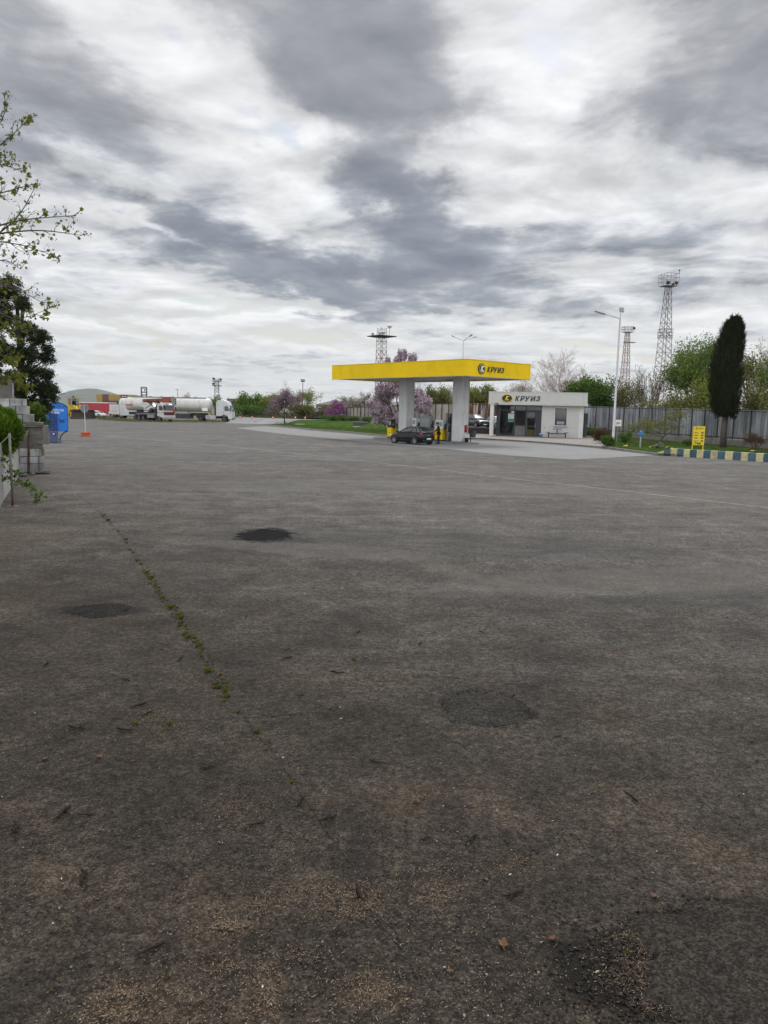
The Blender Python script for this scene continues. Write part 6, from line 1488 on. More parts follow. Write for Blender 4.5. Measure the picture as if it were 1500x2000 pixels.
# ---- dark conifer behind the stone pedestal
def conifer():
    random.seed(130); Y = 36.0; s_ = Y/F; b0 = base_of(42, 800, Y)
    t_ = thing('dark_conifer', 'ragged dark evergreen tree behind the stone pedestal on the left', 'tree', b0)
    def W(px, py, dy=0.0): p = P(px, py, Y); return V3((p.x-b0.x, dy, p.z-b0.z))
    MB().tube([(0, 0, -.1), W(44, 760), W(38, 660), W(30, 560)], [.22, .18, .12, .05], 9).build('trunk', BARKD, t_, smooth=True)
    q = MB(); br = MB()
    cl = [(20, 560, 22, 24), (-10, 590, 34, 30), (58, 600, 20, 10), (46, 590, 14, 12), (8, 620, 30, 22), (40, 645, 28, 20), (75, 660, 24, 16), (92, 656, 10, 8), (60, 690, 30, 22), (20, 690, 26, 24), (88, 700, 14, 14), (98, 732, 14, 12), (104, 765, 13, 16), (80, 760, 26, 24), (50, 770, 26, 24), (80, 790, 28, 18), (70, 730, 24, 18), (-20, 650, 34, 40), (-30, 720, 40, 40), (30, 740, 20, 18), (92, 682, 10, 6)]
    for (px, py, rx, rz_) in cl:
        c = W(px, py, random.uniform(-.6, .6)); br.tube([W(42, min(790, py+40)), W((42+px)/2, py+18, c.y*.5), c], [.07, .045, .02], 5, False)
        ctr = []
        for _ in range(int(rx*rz_*.085)+9): v = rdir()*random.random()**.45; ctr.append(c+V3((v.x*rx*s_, v.y*rx*s_, v.z*rz_*s_)))
        for c2 in ctr:
            for _ in range(80):
                p = c2+V3((random.gauss(0, .085), random.gauss(0, .085), random.gauss(0, .07))); a = rdir(); x, y = frame_z(a); sz = random.uniform(.04, .10)
                q.face([p-x*sz*.5, p+y*sz*.25, p+x*sz*.5, p-y*sz*.3])
    br.build('limb', BARKD, t_, fixn=False); q.build('crown', L_JUN, t_, fixn=False)
conifer()
# ------------------------------------------------------------ left edge: walls, pedestal, posts, terminal
MARB = mat('grey veined marble', (.29, .29, .285), .6, var=.35, vs=3.5, dirt=(.085, .08, .07), da=.9, ds=1.8, bmp=.35, bs=12, streak=True, ov=.4)
ROUGH = mat('rough grey stone', (.12, .11, .098), .95, var=.35, vs=5, dirt=(.06, .055, .045), da=.8, ds=2.5, bmp=1.0, bs=14, ov=.3)
PLAST = mat('stained plaster', (.24, .19, .12), .9, var=.25, vs=3, dirt=(.10, .075, .05), da=.6, ds=2, bmp=.4)
random.seed(140)
mw = thing('marble_wall', 'low wall faced with tall white marble slabs at the left edge', 'wall', (0, 0, 0))
pth = [P(-60, 990, 16.3), P(-25, 990, 17.8), G(0, 991), G(9, 974), G(18, 960), G(28, 942), G(38, 929)]
pth = [V3((p.x, p.y, 0)) for p in pth]; topy = [868, 868, 868, 868, 868, 872, 878]
for i in range(len(pth)-1):
    a, b_ = pth[i], pth[i+1]; d_ = (b_-a).normalized(); n_ = V3((d_.y, -d_.x, 0)); e = d_*.012
    if n_.x < 0: n_ = -n_
    h = 1.58+random.uniform(-.03, .03)
    q = MB(); q.loft([[p+V3((0,0,-.05)), p+V3((0,0,h)), p-n_*.06+V3((0,0,h)), p-n_*.06+V3((0,0,-.05))] for p in (a+e, b_-e)]); q.build('marble_slab', MARB, mw, bevel=.006)
    q = MB(); q.loft([[p-n_*.062+V3((0,0,-.05)), p-n_*.062+V3((0,0,1.52)), p-n_*.4+V3((0,0,1.52)), p-n_*.4+V3((0,0,-.05))] for p in (a, b_)]); q.build('wall_core', PLAST, mw)
# stepped pedestal
pd = thing('stone_pedestal', 'broken stepped pedestal of grey marble blocks beside the asphalt', 'pedestal', (0, 0, 0))
Yp = 29.0; RZP = radians(24)
pO = P(60, 923, Yp); pO.z = 0; pd.location = pO; pd.rotation_euler = (0, 0, RZP); pex = V3((cos(RZP), sin(RZP), 0)); pny = V3((-sin(RZP), cos(RZP), 0))
def onp(px, py, off):       # point of the pedestal front plane, in pedestal coordinates
    d_ = ray(px, py); t_ = ((pO-CAM).dot(pny)+off)/d_.dot(pny); p = CAM+d_*t_; return (p-pO).dot(pex), p.z
def bl(x0, x1, y0, y1, Y0, dep, m, jit=.0, rnd=0):
    o_ = Y0-Yp+jit
    x0_, z0_ = onp(x0, y1, o_); x1_ = onp(x1, y1, o_)[0]; z1_ = onp(x1, y0, o_)[1]
    if rnd:
        q = MB(); r_ = bmesh.ops.create_cube(q.b, size=1); bmesh.ops.subdivide_edges(q.b, edges=q.b.edges[:], cuts=5, use_grid_fill=True)
        for v in q.b.verts:
            k_ = rnd*mnoise.noise(V3((v.co.x*2.3+x0, v.co.y*2.3, v.co.z*2.3+y0)))+.5*rnd*mnoise.noise(V3((v.co.x*7+x0, v.co.y*7, v.co.z*7)))
            v.co = V3(((x0_+x1_)/2+v.co.x*(x1_-x0_)*(1+k_), o_+dep/2+v.co.y*dep*(1+k_), (z0_+z1_)/2+v.co.z*(z1_-z0_)*(1+k_*.6)))
        return q.build('stone_block', m, pd)
    q = MB(); q.bx(x0_+.006, x1_-.006, o_, o_+dep, z0_+.005, z1_-.005); return q.build('stone_block', m, pd, bevel=.012)
for (x0, x1, y0, y1, jj) in ((38, 58, 906, 923.5, 0), (58.2, 87, 906, 922.5, -.02), (39, 57.8, 892, 905.8, .02), (58, 76, 892, 905.8, 0), (76.2, 87, 892, 905.8, -.015), (38, 57.5, 876, 891.8, .0), (58, 70, 876, 891.8, .02), (70.2, 80, 876, 891.8, 0)): bl(x0, x1, y0, y1, Yp, .8, MARB, jj)
bl(57, 84, 856, 876, Yp-.02, .9, ROUGH, 0, .10); bl(58, 84, 835, 857, Yp, .9, ROUGH, 0, .07); bl(33, 57, 835, 876, Yp+.1, .8, ROUGH, 0, .06); bl(77, 87, 876, 892, Yp+.2, .6, PLAST, 0, .08)
bl(34, 86, 825.5, 834, Yp-.10, 1.1, ROUGH, 0, .04)
for (x0, x1, y0, y1, jj) in ((-30, 44, 810, 825, .1), (44.3, 67, 809.5, 825, .12), (-30, 31, 794, 809.4, .25), (31.3, 58, 793.6, 809, .22), (-30, 19, 778.5, 793.4, .3), (19.3, 43, 778.5, 793.2, .32), (43.2, 52, 779, 793, .3)): bl(x0, x1, y0, y1, Yp+.1, 1.3, MARB, jj-.2)
bl(-40, 23, 742, 778, Yp+.4, 1.0, ROUGH, 0, .07); bl(23.5, 27.5, 748, 778, Yp+.5, .2, MARB)
MB().bx(onp(-40, 800, 0)[0], onp(56, 800, 0)[0], .85, 1.6, 0, onp(0, 812, 0)[1]).build('pedestal_core', PLAST, pd)
bl(84, 96, 831, 868, Yp+2.6, .5, FCON, 0, .05)
# rocks at the foot
for i, (px, py, s_) in enumerate(((92, 926, .16), (47, 931, .14), (64, 928, .1))):
    c = G(px, py); rk = thing('loose_stone', ['broken stone lying right of the pedestal foot', 'broken stone lying left of the pedestal foot', 'smallest broken stone at the middle of the pedestal foot'][i], 'stone', c); MB().ball((0, 0, s_*.4), (s_, s_*.8, s_*.55), 10, .5, i).build('stone', ROUGH, rk)
# posts and rope
PSTL = mat('rusty painted post', (.15, .135, .12), .7, .2, var=.25, vs=8, dirt=(.10, .045, .025), da=.7, ds=5, streak=True)
a = G(25, 989.5); tp_ = P(18.5, 846, a.y)
p1 = thing('steel_post', 'leaning grey steel post on a flat base plate by the marble wall', 'post', a)
MB().tube([(0, 0, .01), tp_-a], .030, 10).build('tube', PSTL, p1, smooth=True); MB().box((0, 0, .012), (.24, .16, .02), .5).build('base_plate', PSTL, p1); MB().tube([(0, 0, .02), (tp_-a)*.06], .036, 10).build('collar', mat('rust', (.06, .028, .016), .9, var=.4, vs=10), p1)
a2 = G(55, 927); tp2 = P(55.5, 837, a2.y)
p2 = thing('steel_post', 'thin rusty post standing in front of the stone pedestal', 'post', a2)
MB().tube([(0, 0, 0), tp2-a2], .035, 8).build('tube', mat('rust', (.06, .028, .016), .9, var=.4, vs=10), p2); MB().box((0, 0, .01), (.2, .14, .02)).build('base_plate', PSTL, p2)
a3 = P(80, 860, 33); a3.z = 0; tp3 = P(80, 808, 33)
p3 = thing('steel_post', 'short pale post behind the right end of the pedestal', 'post', a3); MB().tube([(0, 0, 0), tp3-a3], .03, 8).build('tube', PSTL, p3); MB().bx(-.08, .08, -.06, .06, 0, .015).build('base_plate', PSTL, p3)
def rope(label, A, B, sag, r=.008):
    o = thing('rope', label, 'rope', A); q = MB(); n = 16; pts = []
    for i in range(n+1): u = i/n; p = (B-A)*u; pts.append(p+V3((0, 0, -sag*4*u*(1-u))))
    q.tube(pts, r, 5); q.build('strand', mat('pale rope', (.15, .14, .12), .9), o); 
    q = MB(); q.ball((0, 0, 0), .022); q.build('knot', mat('pale rope', (.15, .14, .12), .9), o)
rope('pale rope sagging from the leaning post to the thin rusty post', P(18.6, 849, a.y), P(55.4, 840, a2.y), .28)
rope('pale rope drooping left out of the picture from the leaning post', P(18.4, 850, a.y), P(-60, 890, 17), .12)
rope('pale rope from the thin rusty post to the short pale post', P(55.6, 841, a2.y), P(80, 812, 33), .25)
# bright conifer bush and green shrubs
def bush(name, label, px, Y, ptop, pbot, wpx, leaf, n, sz, seed, elong=2.2, dpt=None, z0=None, cat='shrub'):
    random.seed(seed); s_ = Y/F; top = P(px, ptop, Y); bot = P(px, pbot, Y); b0 = V3((top.x, Y, 0 if z0 is None else z0)); zc_ = (top.z+bot.z)/2-b0.z; rz_ = (top.z-bot.z)/2; rx = wpx*s_/2
    t_ = thing(name, label, cat, b0); q = MB()
    for i in range(n):
        v = rdir(); k_ = random.uniform(.72, 1.0)*(1+.42*mnoise.noise(v*2.2+V3((seed, 0, 0)))+.12*mnoise.noise(v*5)); p = V3((v.x*rx*k_, v.y*(dpt or rx)*k_, zc_+v.z*rz_*k_))
        d_ = (v*.9+V3((0, 0, .5))+rdir()*.5).normalized(); x, y = frame_z(d_); L = sz*random.uniform(.6, 1.4); w_ = L/elong*.5
        q.face([p-x*w_*.6, p+d_*L*.5-x*w_, p+d_*L, p+d_*L*.5+x*w_, p+x*w_*.6])
    q.build('foliage', leaf, t_, fixn=False)
    q = MB(); q.tube([(0, 0, 0), (0, 0, zc_)], [.06, .03], 6); q.ball((0, 0, zc_), (rx*.68, (dpt or rx)*.68, rz_*.68), 10, .4, seed); q.build('stem_and_core', mat('shade painted stems', (.02, .028, .01), .9), t_)  # stem and filler core; shade inside the foliage put into their dark colour
bush('thuja_bush', 'bright yellow green conifer bush above the marble wall', 4, 21.5, 801, 884, 66, L_THU, 6500, .13, 150, 2.6, z0=1.45)
bush('green_shrub', 'fresh green shrub tucked behind the stepped stone pedestal', 70, 33, 790, 838, 30, L_GREEN, 1500, .16, 151, 2.0)
bush('dark_shrub', 'dark shadowed shrub under the evergreen left of the blue terminal', 74, 38, 808, 860, 40, L_DARK, 1300, .16, 152, 2.0)
# vine sprig by the post
random.seed(153); b0 = G(-8, 950); sp = thing('vine_sprig', 'trailing leafy vine sprig at the foot of the leaning post', 'vine', b0)
br = MB(); lv = MB()
for pts in (((-10, 905), (10, 915), (28, 930), (52, 945), (76, 962), (87, 972)), ((-10, 930), (20, 938), (50, 948), (70, 958)), ((-10, 895), (8, 900), (22, 915), (40, 925)), ((52, 945), (66, 955), (72, 978))):
    pp_ = smooth_path([P(x_, y_, 20.6+random.uniform(-.3, .3))-b0 for x_, y_ in pts], 5); br.tube(pp_, .006, 4, False); leafage(lv, [random.choice(pp_) for _ in range(26)], 2, .085, .05, 0, 'lobed', .3)
br.build('stem', BARK, sp, fixn=False); lv.build('leaves', L_DARK, sp, fixn=False)
# ---- blue pay terminal booth
TB_ = mat('bright blue panel', (.004, .165, .60), .35, var=.06, vs=1.5, dirt=(.01, .09, .33), da=.3); TBD = mat('deep blue steel', (.008, .05, .20), .4)
b0 = G(112, 864.5); Y = b0.y; s_ = Y/F
bt = thing('pay_terminal', 'bright blue arched pay terminal booth at the left edge of the lot', 'pay terminal', b0, radians(24))
def X(px): return (px-112)*s_
def Z(py): return P(112, py, Y).z
def Wx(zx): return 80+zx*160/1500     # from an enlarged look
xl, xr = X(91.5), X(132.3)
arc = [(xl, Z(841.5)), (xr, Z(841.5)), (xr, Z(793.5))]
cx_, cz_ = (xl+xr)/2, Z(793.5); rise = Z(786)-cz_
for i in range(1, 12): u = i/12; arc.append((xr+(xl-xr)*u, cz_+rise*sin(pi*u)**.8))
arc.append((xl, Z(793.5)))
MB().prism(arc, -.03, .03).build('front_panel', TB_, bt)
secs = []
for yy in (.032, .85):
    secs.append([V3((x_, yy, z_)) for x_, z_ in arc])
q = MB(); q.loft(secs, closed=True, cap=False); q.build('hood', TB_, bt)
q = MB(); q.tube([(x_, -.045, z_) for x_, z_ in arc[2:]], .022, 5); q.tube([(xl, -.045, Z(841.5)), (xr, -.045, Z(841.5))], .02, 5); q.tube([(xl, -.045, Z(818)), (xr, -.045, Z(818))], .014, 5); q.tube([(xl, -.045, Z(793)), (xr, -.045, Z(793))], .014, 5); q.tube([(xr, -.045, Z(841.5)), (xr, -.045, Z(793))], .016, 5); q.tube([(xl, -.045, Z(841.5)), (xl, -.045, Z(793))], .016, 5); q.build('panel_frame', TBD, bt)
for (px_, yy) in ((92.3, 0), (92.3, .8)): MB().tube([(X(px_), yy, 0), (X(px_), yy, Z(841.5))], .035, 6).build('leg', TBD, bt)
for yy in (0, .8): MB().tube(smooth_path([V3((X(131.5), yy, Z(842))), V3((X(124), yy, Z(846))), V3((X(118.5), yy, Z(854))), V3((X(117), yy, 0))], 5), .035, 6).build('leg', TBD, bt)
q = MB(); q.tube([(X(92.3), 0, Z(858)), (X(117), 0, Z(858))], .025, 5); q.build('cross_rail', TBD, bt)
MB().bx(X(98.5), X(113.5), -.14, .5, .12, Z(808)).build('kiosk_cabinet', mat('dark blue tinted cover', (.012, .04, .16), .25, var=.15, vs=2), bt, bevel=.03)
MB().bx(X(98), X(114), -.16, .52, .02, Z(842)).build('kiosk_base', mat('greyed blue cabinet', (.07, .085, .17), .4, var=.1), bt, bevel=.03)
MB().bx(X(103.5), X(109.5), -.166, -.161, Z(851.5), Z(844.5)).build('parking_plate', mat('navy plate', (.01, .03, .13), .4), bt)
text_on('P', 'parking_letter', LOGOW, bt, (X(104.9), -.17, Z(850)), (1, 0, 0), (0, 0, 1), .15, .095, 0, .006, .02)
MB().bx(X(95.2), X(98), -.1, .0, Z(844.8), Z(842)).build('socket_box', LOGOW, bt)
text_on('ПЛАТЕТЕ ТУК', 'lettering', LOGOW, bt, (X(97.2), -.035, Z(803.6)), (1, 0, 0), (0, 0, 1), .155, X(126)-X(97.2), 0, .01, .02)
text_on('PAY HERE', 'lettering', LOGOW, bt, (X(97.2), -.035, Z(807.8)), (1, 0, 0), (0, 0, 1), .12, X(118)-X(97.2), 0, .01, .02)
q = MB(); q.bx(X(117), X(126.5), -.035, -.03, Z(825.5), Z(820)); q.build('notice_plate', TBD, bt)
q = MB()
for zz in (792.5, 817.5):
    for xx in (101, 111.5, 121.5): q.ball((X(xx), -.06, Z(zz)), .02)
q.build('bolts', LOGOW, bt)
q = MB(); q.tube(smooth_path([V3((X(94), .3, .1)), V3((X(89), .2, .35)), V3((X(85), .1, .12)), V3((X(82), .0, .02))], 5), .02, 5); q.build('cable', BLK, bt)
# ---- round sign on an orange tyre base
b0 = G(167.5, 853); Y = b0.y; s_ = Y/F
rs = thing('road_sign', 'round sign seen from behind on a tilted pole in an orange base', 'road sign', b0)
tp_ = P(164.3, 791, Y)-b0; ORG = mat('faded orange rubber', (.40, .085, .025), .7, var=.15, vs=4, dirt=(.2, .08, .05), da=.5)
MB().tube([(0, 0, .1), tp_], .035, 8).build('pole', mat('white pole paint', (.5, .5, .48), .5), rs)
cD = P(164.6, 797.5, Y)-b0; M = Matrix.Rotation(radians(88), 3, 'X')
q = MB(); q.lathe([(8.2*s_, -.012), (8.3*s_, 0), (8.2*s_, .012)], 28, cD+V3((0, .05, 0)), M); q.build('disc', mat('sign back grey', (.16, .175, .19), .5, .3), rs)
MB().box(cD+V3((0, .0, .05)), (.08, .03, .4)).build('clamp', DKST, rs)
MB().lathe([(9.6*s_, 0), (9.6*s_, .08), (7.6*s_, .085), (7.8*s_, .22), (8.6*s_, .30), (8.4*s_, .38), (6*s_, .40), (1*s_, .40)], 24).build('base', ORG, rs, smooth=False)
# blue railing beyond
a = P(84, 810, 60); a.z = 0
rl = thing('blue_railing', 'pale blue railing glimpsed left of the blue terminal', 'railing', a)
q = MB()
for i in range(6): q.tube([(i*.13, 0, 0), (i*.13, 0, P(84, 796.5, 60).z)], .02, 4)
q.build('bars', mat('pale blue paint', (.06, .22, .34), .5), rl)
q = MB(); zz = P(84, 796, 60).z; q.tube([(-.1, 0, zz), (.7, 0, zz)], .03, 5); q.tube([(-.1, 0, zz-.25), (.7, 0, zz-.25)], .03, 5); q.build('rail', mat('pale blue paint', (.06, .22, .34), .5), rl)
# ------------------------------------------------------------ small things on the right and on the island
b0 = G(1203, 873.5, .12); Y = b0.y; s_ = Y/F
sg = thing('small_sign', 'small square cream sign with dark lettering on a thin post by the lamp', 'sign', b0)
def X(px): return (px-1203)*s_
def Z(py): return P(1203, py, Y).z-b0.z
MB().tube([(0, .03, 0), (X(1204.5), .03, Z(826))], .022, 6).build('post', GREYM, sg)
MB().bx(X(1197.8), X(1211.2), -.015, .015, Z(833), Z(819.5)).build('plate', mat('peach sign paint', (.50, .37, .26), .5), sg, bevel=.01)
MB().bx(X(1199.3), X(1209.7), -.022, -.0155, Z(831.2), Z(821.3)).build('inner_panel', LOGOW, sg, bevel=.006)
text_on('DKV', 'lettering', mat('navy print', (.01, .02, .08), .5), sg, (X(1200.2), -.026, Z(829.0)), (1, 0, 0), (0, 0, 1), 5.2*s_, 8.6*s_, .2, .006, .03)
# hydrant
b0 = G(1250, 874, .12); Y = b0.y; s_ = Y/F
hy = thing('hydrant', 'blue topped standpipe hydrant standing on the lawn', 'hydrant', b0)
HB = mat('hydrant blue', (.03, .20, .42), .4); h = P(1250, 840.5, Y).z-b0.z
MB().lathe([(.09, 0), (.09, .05), (.06, .06), (.06, h*.55), (.075, h*.56), (.075, h*.62)], 14).build('standpipe', STEEL, hy, smooth=False)
MB().lathe([(.08, h*.62), (.10, h*.66), (.115, h*.72), (.115, h*.84), (.14, h*.85), (.14, h*.89), (.10, h*.93), (.05, h*.97), (.04, h)], 16).build('head', HB, hy)
for s2 in (-1, 1): MB().tube([(s2*.08, 0, h*.79), (s2*.20, 0, h*.79), (s2*.205, 0, h*.79), (s2*.26, 0, h*.79)], [.055, .055, .08, .08], 10).build('outlet', HB, hy)
# yellow painted stones
YST = mat('yellow painted stone', (.55, .42, .05), .7, var=.2, vs=6, dirt=(.2, .17, .08), da=.5, ds=4)
for i, (px, py, wpx, lab) in enumerate(((1222, 872, 14, 'flat yellow stone in front of the dwarf pine'), (1272, 874.5, 12, 'yellow painted stone left of the prickly pear'), (1303, 875, 9, 'yellow painted stone right of the prickly pear'), (1312, 877.5, 8, 'yellow painted stone nearest the striped kerb end'), (1472, 882, 16, 'flat yellow slab on the lawn at the right edge'))):
    b0 = G(px, py, .12); s_ = b0.y/F; r = wpx*s_/2
    o = thing('painted_stone', lab, 'stone', b0, random.uniform(0, 1), 'yellow painted stones on the lawn'); MB().ball((0, 0, .04), (r, r*.6, .09), 10, .45, i).build('stone', YST, o)
# price board
b0 = G(1368.5, 879.5, .12); b0 = V3((P(1368.5, 800, 57).x, 57, .12)); Y = 57; s_ = Y/F
pb = thing('price_board', 'yellow price board on two legs behind the striped kerb', 'price board', b0, radians(4))
def X(px): return (px-1368.5)*s_
def Z(py): return P(1368.5, py, Y).z-b0.z
PBY = mat('price board yellow', (.72, .53, .015), .4, var=.04, vs=1, dirt=(.5, .38, .05), da=.2)
MB().bx(X(1357.2), X(1380), -.03, .03, Z(869.5), Z(833.2)).build('board', PBY, pb, bevel=.01)
for px in (1357.9, 1379.3): MB().bx(X(px)-.03, X(px)+.03, .032, .09, -.05, Z(834)).build('leg', PBY, pb)
MB().bx(X(1356.5), X(1380.7), -.045, .045, Z(833.1), Z(832.3)).build('top_rail', PBY, pb)
q = MB(); q.lathe([(.075, 0), (.075, .01)], 16, (X(1363), -.032, Z(836.7)), Matrix.Rotation(pi/2, 3, 'X')); lo = q.build('emblem', DGREEN, pb); k_logo(lo, (X(1363), -.043, Z(836.7)), (1, 0, 0), (0, 0, 1), .09, LOGOY)
INK = mat('black print', (.02, .02, .018), .5)
text_on('КРУИЗ', 'lettering', INK, pb, (X(1366.8), -.034, Z(838)), (1, 0, 0), (0, 0, 1), .09, .38, .2, .006, .01)
DISP = mat('price display', (.012, .012, .012), .3); DIG = mat('display digits', (.20, .17, .05), .4)
for i, py in enumerate((845.3, 850.3, 855.3, 861.3)):
    dsp = MB().bx(X(1372.7), X(1377.6), -.036, -.031, Z(py+1.4), Z(py-1.4)).build('price_display', DISP, pb)
    q = MB()
    for j in range(3): q.bx(X(1373.4+j*1.3), X(1374.2+j*1.3), -.038, -.0365, Z(py+.7), Z(py-.7))
    q.build('digits', DIG, dsp)
    q = MB(); q.bx(X(1358.8), X(1366.5+(i % 2)*2), -.036, -.031, Z(py+.2), Z(py-.6)); q.bx(X(1360.0), X(1364+(i % 3)), -.036, -.031, Z(py+1.2), Z(py+.6)); q.build('print_line', INK, pb)
q = MB(); q.bx(X(1360.5), X(1373), -.036, -.031, Z(866.4), Z(864.4)); q.bx(X(1366), X(1374), -.0355, -.0312, Z(868), Z(866.8)); q.build('print_band', INK, pb)
# concrete service box on the island, small slabs, far traffic cones
b0 = G(703, 831.5); s_ = b0.y/F; w = 27*s_
sb_ = thing('service_box', 'low dark grey concrete service box on the grass island', 'service box', b0, radians(-6))
MB().bx(-w/2, w/2, 0, 1.1, -.1, .50).build('box', mat('dark grey concrete', (.055, .058, .062), .8, var=.15), sb_, bevel=.02); MB().bx(-w/2-.06, w/2+.06, -.06, 1.16, .502, .58).build('lid', mat('grey lid', (.20, .20, .195), .8), sb_, bevel=.015)
for i, (px, py, wpx, lab) in enumerate(((590, 829.6, 28, 'pale concrete slab lying in the grass below the plum tree'), (698, 834, 18, 'pale concrete slab in the grass in front of the grey service box'))):
    b0 = G(px, py); s_ = b0.y/F; o = thing('concrete_slab', lab, 'slab', b0, .1); MB().bx(-wpx*s_/2, wpx*s_/2, -.5, .6, -.05, .14).build('slab', mat('pale slab', (.30, .29, .25), .9), o, bevel=.02)
CON = mat('cone orange', (.55, .10, .03), .6)
for i, (px, py, lab) in enumerate(((469, 816, 'leftmost small orange cone at the far edge of the lot'), (493, 816.5, 'small orange cone below the bright green young tree'), (533, 817, 'small orange cone left of the plum tree trunk'), (577, 817.2, 'small orange cone right of the plum tree trunk'), (596, 817.8, 'rightmost small orange cone below the thin floodlight mast'))):
    b0 = G(px, py+1); o = thing('traffic_cone', lab, 'traffic cone', b0, 0, 'orange cones along the far lot edge')
    MB().lathe([(.17, .03), (.04, .52), (.02, .54)], 12).build('cone', CON, o); MB().bx(-.2, .2, -.2, .2, 0, .03).build('base', CON, o); MB().lathe([(.128, .22), (.09, .36)], 12).build('white_band', LOGOW, o)
# grass blades
def blades(name, fn, n, h, seed, cols):
    random.seed(seed); q = MB()
    for _ in range(n):
        p = fn()
        if p is None: continue
        a = random.uniform(0, 2*pi); L = h*random.uniform(.4, 1.3); w_ = L*.10; l_ = V3((random.gauss(0, .35), random.gauss(0, .35), 1)).normalized()*L; x = V3((cos(a), sin(a), 0))*w_
        q.face([p-x, p+x, p+l_])
    return tag(q.build(name, cols, fixn=False), kind='stuff')
def inpoly(x, y, poly):
    c = False; n = len(poly)
    for i in range(n):
        a, b_ = poly[i], poly[(i+1) % n]
        if (a[1] > y) != (b_[1] > y) and x < (b_[0]-a[0])*(y-a[1])/(b_[1]-a[1])+a[0]: c = not c
    return c
def poly_sampler(poly, off, clump=.35):
    xs_ = [p[0] for p in poly]; ys_ = [p[1] for p in poly]
    def f():
        for _ in range(60):
            x, y = random.uniform(min(xs_), max(xs_)), random.uniform(min(ys_), max(ys_))
            if inpoly(x, y, poly) and mnoise.noise(V3((x*.6, y*.6, 1.3)))+.5 > random.random()*clump*2: return V3((x, y, tz(x, y)+off))
        return None
    return f
L_GR = leaf_mat('grass blade', [(.035, .06, .012), (.05, .085, .018), (.075, .115, .025), (.13, .125, .045)], trans=.2)
blades('grass', poly_sampler(bed, .11), 26000, .13, 160, L_GR)
blades('grass', poly_sampler(isl, .04), 16000, .17, 161, L_GR)
L_DG = leaf_mat('dry weed blade', [(.06, .075, .02), (.11, .11, .04), (.17, .14, .075), (.05, .07, .02)], trans=.2)
blades('weeds', poly_sampler(ridge1, .0), 3500, .35, 162, L_DG); blades('weeds', poly_sampler(ridge2, .0), 2500, .28, 163, L_DG); blades('weeds', poly_sampler(verge, .0), 9000, .4, 164, L_DG)
# ------------------------------------------------------------ weeds, twigs and litter on the near asphalt
CRK = mat('soil filled crack', (.013, .011, .009), .95, var=.5, vs=20, dirt=(.045, .036, .024), da=.6, ds=12)
def crack(pxs, w, seed):
    random.seed(seed); pts = smooth_path([V3((p.x, p.y, 0)) for p in gp(pxs)], 14); L_, R_ = [], []
    for i, p in enumerate(pts):
        d_ = pts[min(i+1, len(pts)-1)]-pts[max(i-1, 0)]; n_ = V3((-d_.y, d_.x, 0)).normalized(); j = n_*random.gauss(0, w*.5); ww = w*random.uniform(.35, 1.2)
        L_.append(p+n_*ww/2+j); R_.append(p-n_*ww/2+j)
    q = MB()
    for i in range(len(pts)-1): q.face([L_[i]+V3((0,0,.005)), L_[i+1]+V3((0,0,.005)), R_[i+1]+V3((0,0,.005)), R_[i]+V3((0,0,.005))])
    tag(q.build('asphalt_crack', CRK), kind='structure')
ckpx = [(150, 965), (198, 1005), (218, 1025), (245, 1055), (262, 1085), (285, 1120), (300, 1140), (315, 1165), (340, 1190), (358, 1222), (372, 1245), (395, 1270), (415, 1310), (425, 1325), (445, 1358), (485, 1408), (510, 1440), (535, 1470)]
crack(ckpx, .03, 200); crack([(535, 1470), (575, 1530), (630, 1610), (690, 1695), (705, 1745), (740, 1800), (790, 1860), (820, 1920)], .009, 201)
crack([(300, 1410), (420, 1405), (520, 1400), (620, 1392), (700, 1398)], .012, 202); crack([(250, 1150), (300, 1165), (345, 1160), (400, 1150)], .012, 203)
L_WEED = leaf_mat('weed leaf', [(.06, .08, .014), (.095, .115, .02), (.13, .14, .03), (.17, .145, .055)], trans=.25)
L_DRYW = leaf_mat('dry weed stalk', [(.16, .13, .055), (.20, .16, .075), (.09, .10, .03)], trans=.15)
def weed(seed, h, n, lab, grp, dry=0):
    random.seed(seed); o = thing('weed_tuft', lab, 'weed', (0, 0, 0), 0, grp)
    q = MB()
    for _ in range(n):
        a = random.uniform(0, 2*pi); L = h*random.uniform(.45, 1.25); out = random.uniform(.3, 1.0); st = V3((cos(a), sin(a), 0))*random.uniform(0, h*.28); x = V3((-sin(a), cos(a), 0))*L*random.uniform(.03, .075)
        m1 = st+V3((cos(a)*out*L*.4, sin(a)*out*L*.4, L*.6)); tp = st+V3((cos(a)*out*L, sin(a)*out*L, L*random.uniform(.55, .95)))
        q.face([st-x*.6, st+x*.6, m1+x, tp, m1-x])
    q.build('leaves', L_DRYW if dry else L_WEED, o, fixn=False)
    q = MB()
    for _ in range(3): a = random.uniform(0, 2*pi); q.tube([(0, 0, 0), (cos(a)*h*.2, sin(a)*h*.2, h*.7), (cos(a)*h*.35, sin(a)*h*.35, h*1.15)], [.004, .003, .002], 3)
    q.build('stalks', L_DRYW, o, fixn=False)
    return o
LC, GC = 'small green weed tuft growing from the long crack in the asphalt', 'weeds in the long crack'
LO, GO = 'small lone weed tuft growing through the asphalt away from the long crack', 'lone weeds on the asphalt'
pro = [weed(210, .08, 30, LC, GC), weed(211, .055, 26, LC, GC), weed(212, .11, 34, LC, GC), weed(213, .065, 34, LC, GC, 1)]
pro2 = [weed(214, .06, 26, LO, GO), weed(215, .085, 30, LO, GO), weed(216, .045, 22, LO, GO, 1)]
used = set()
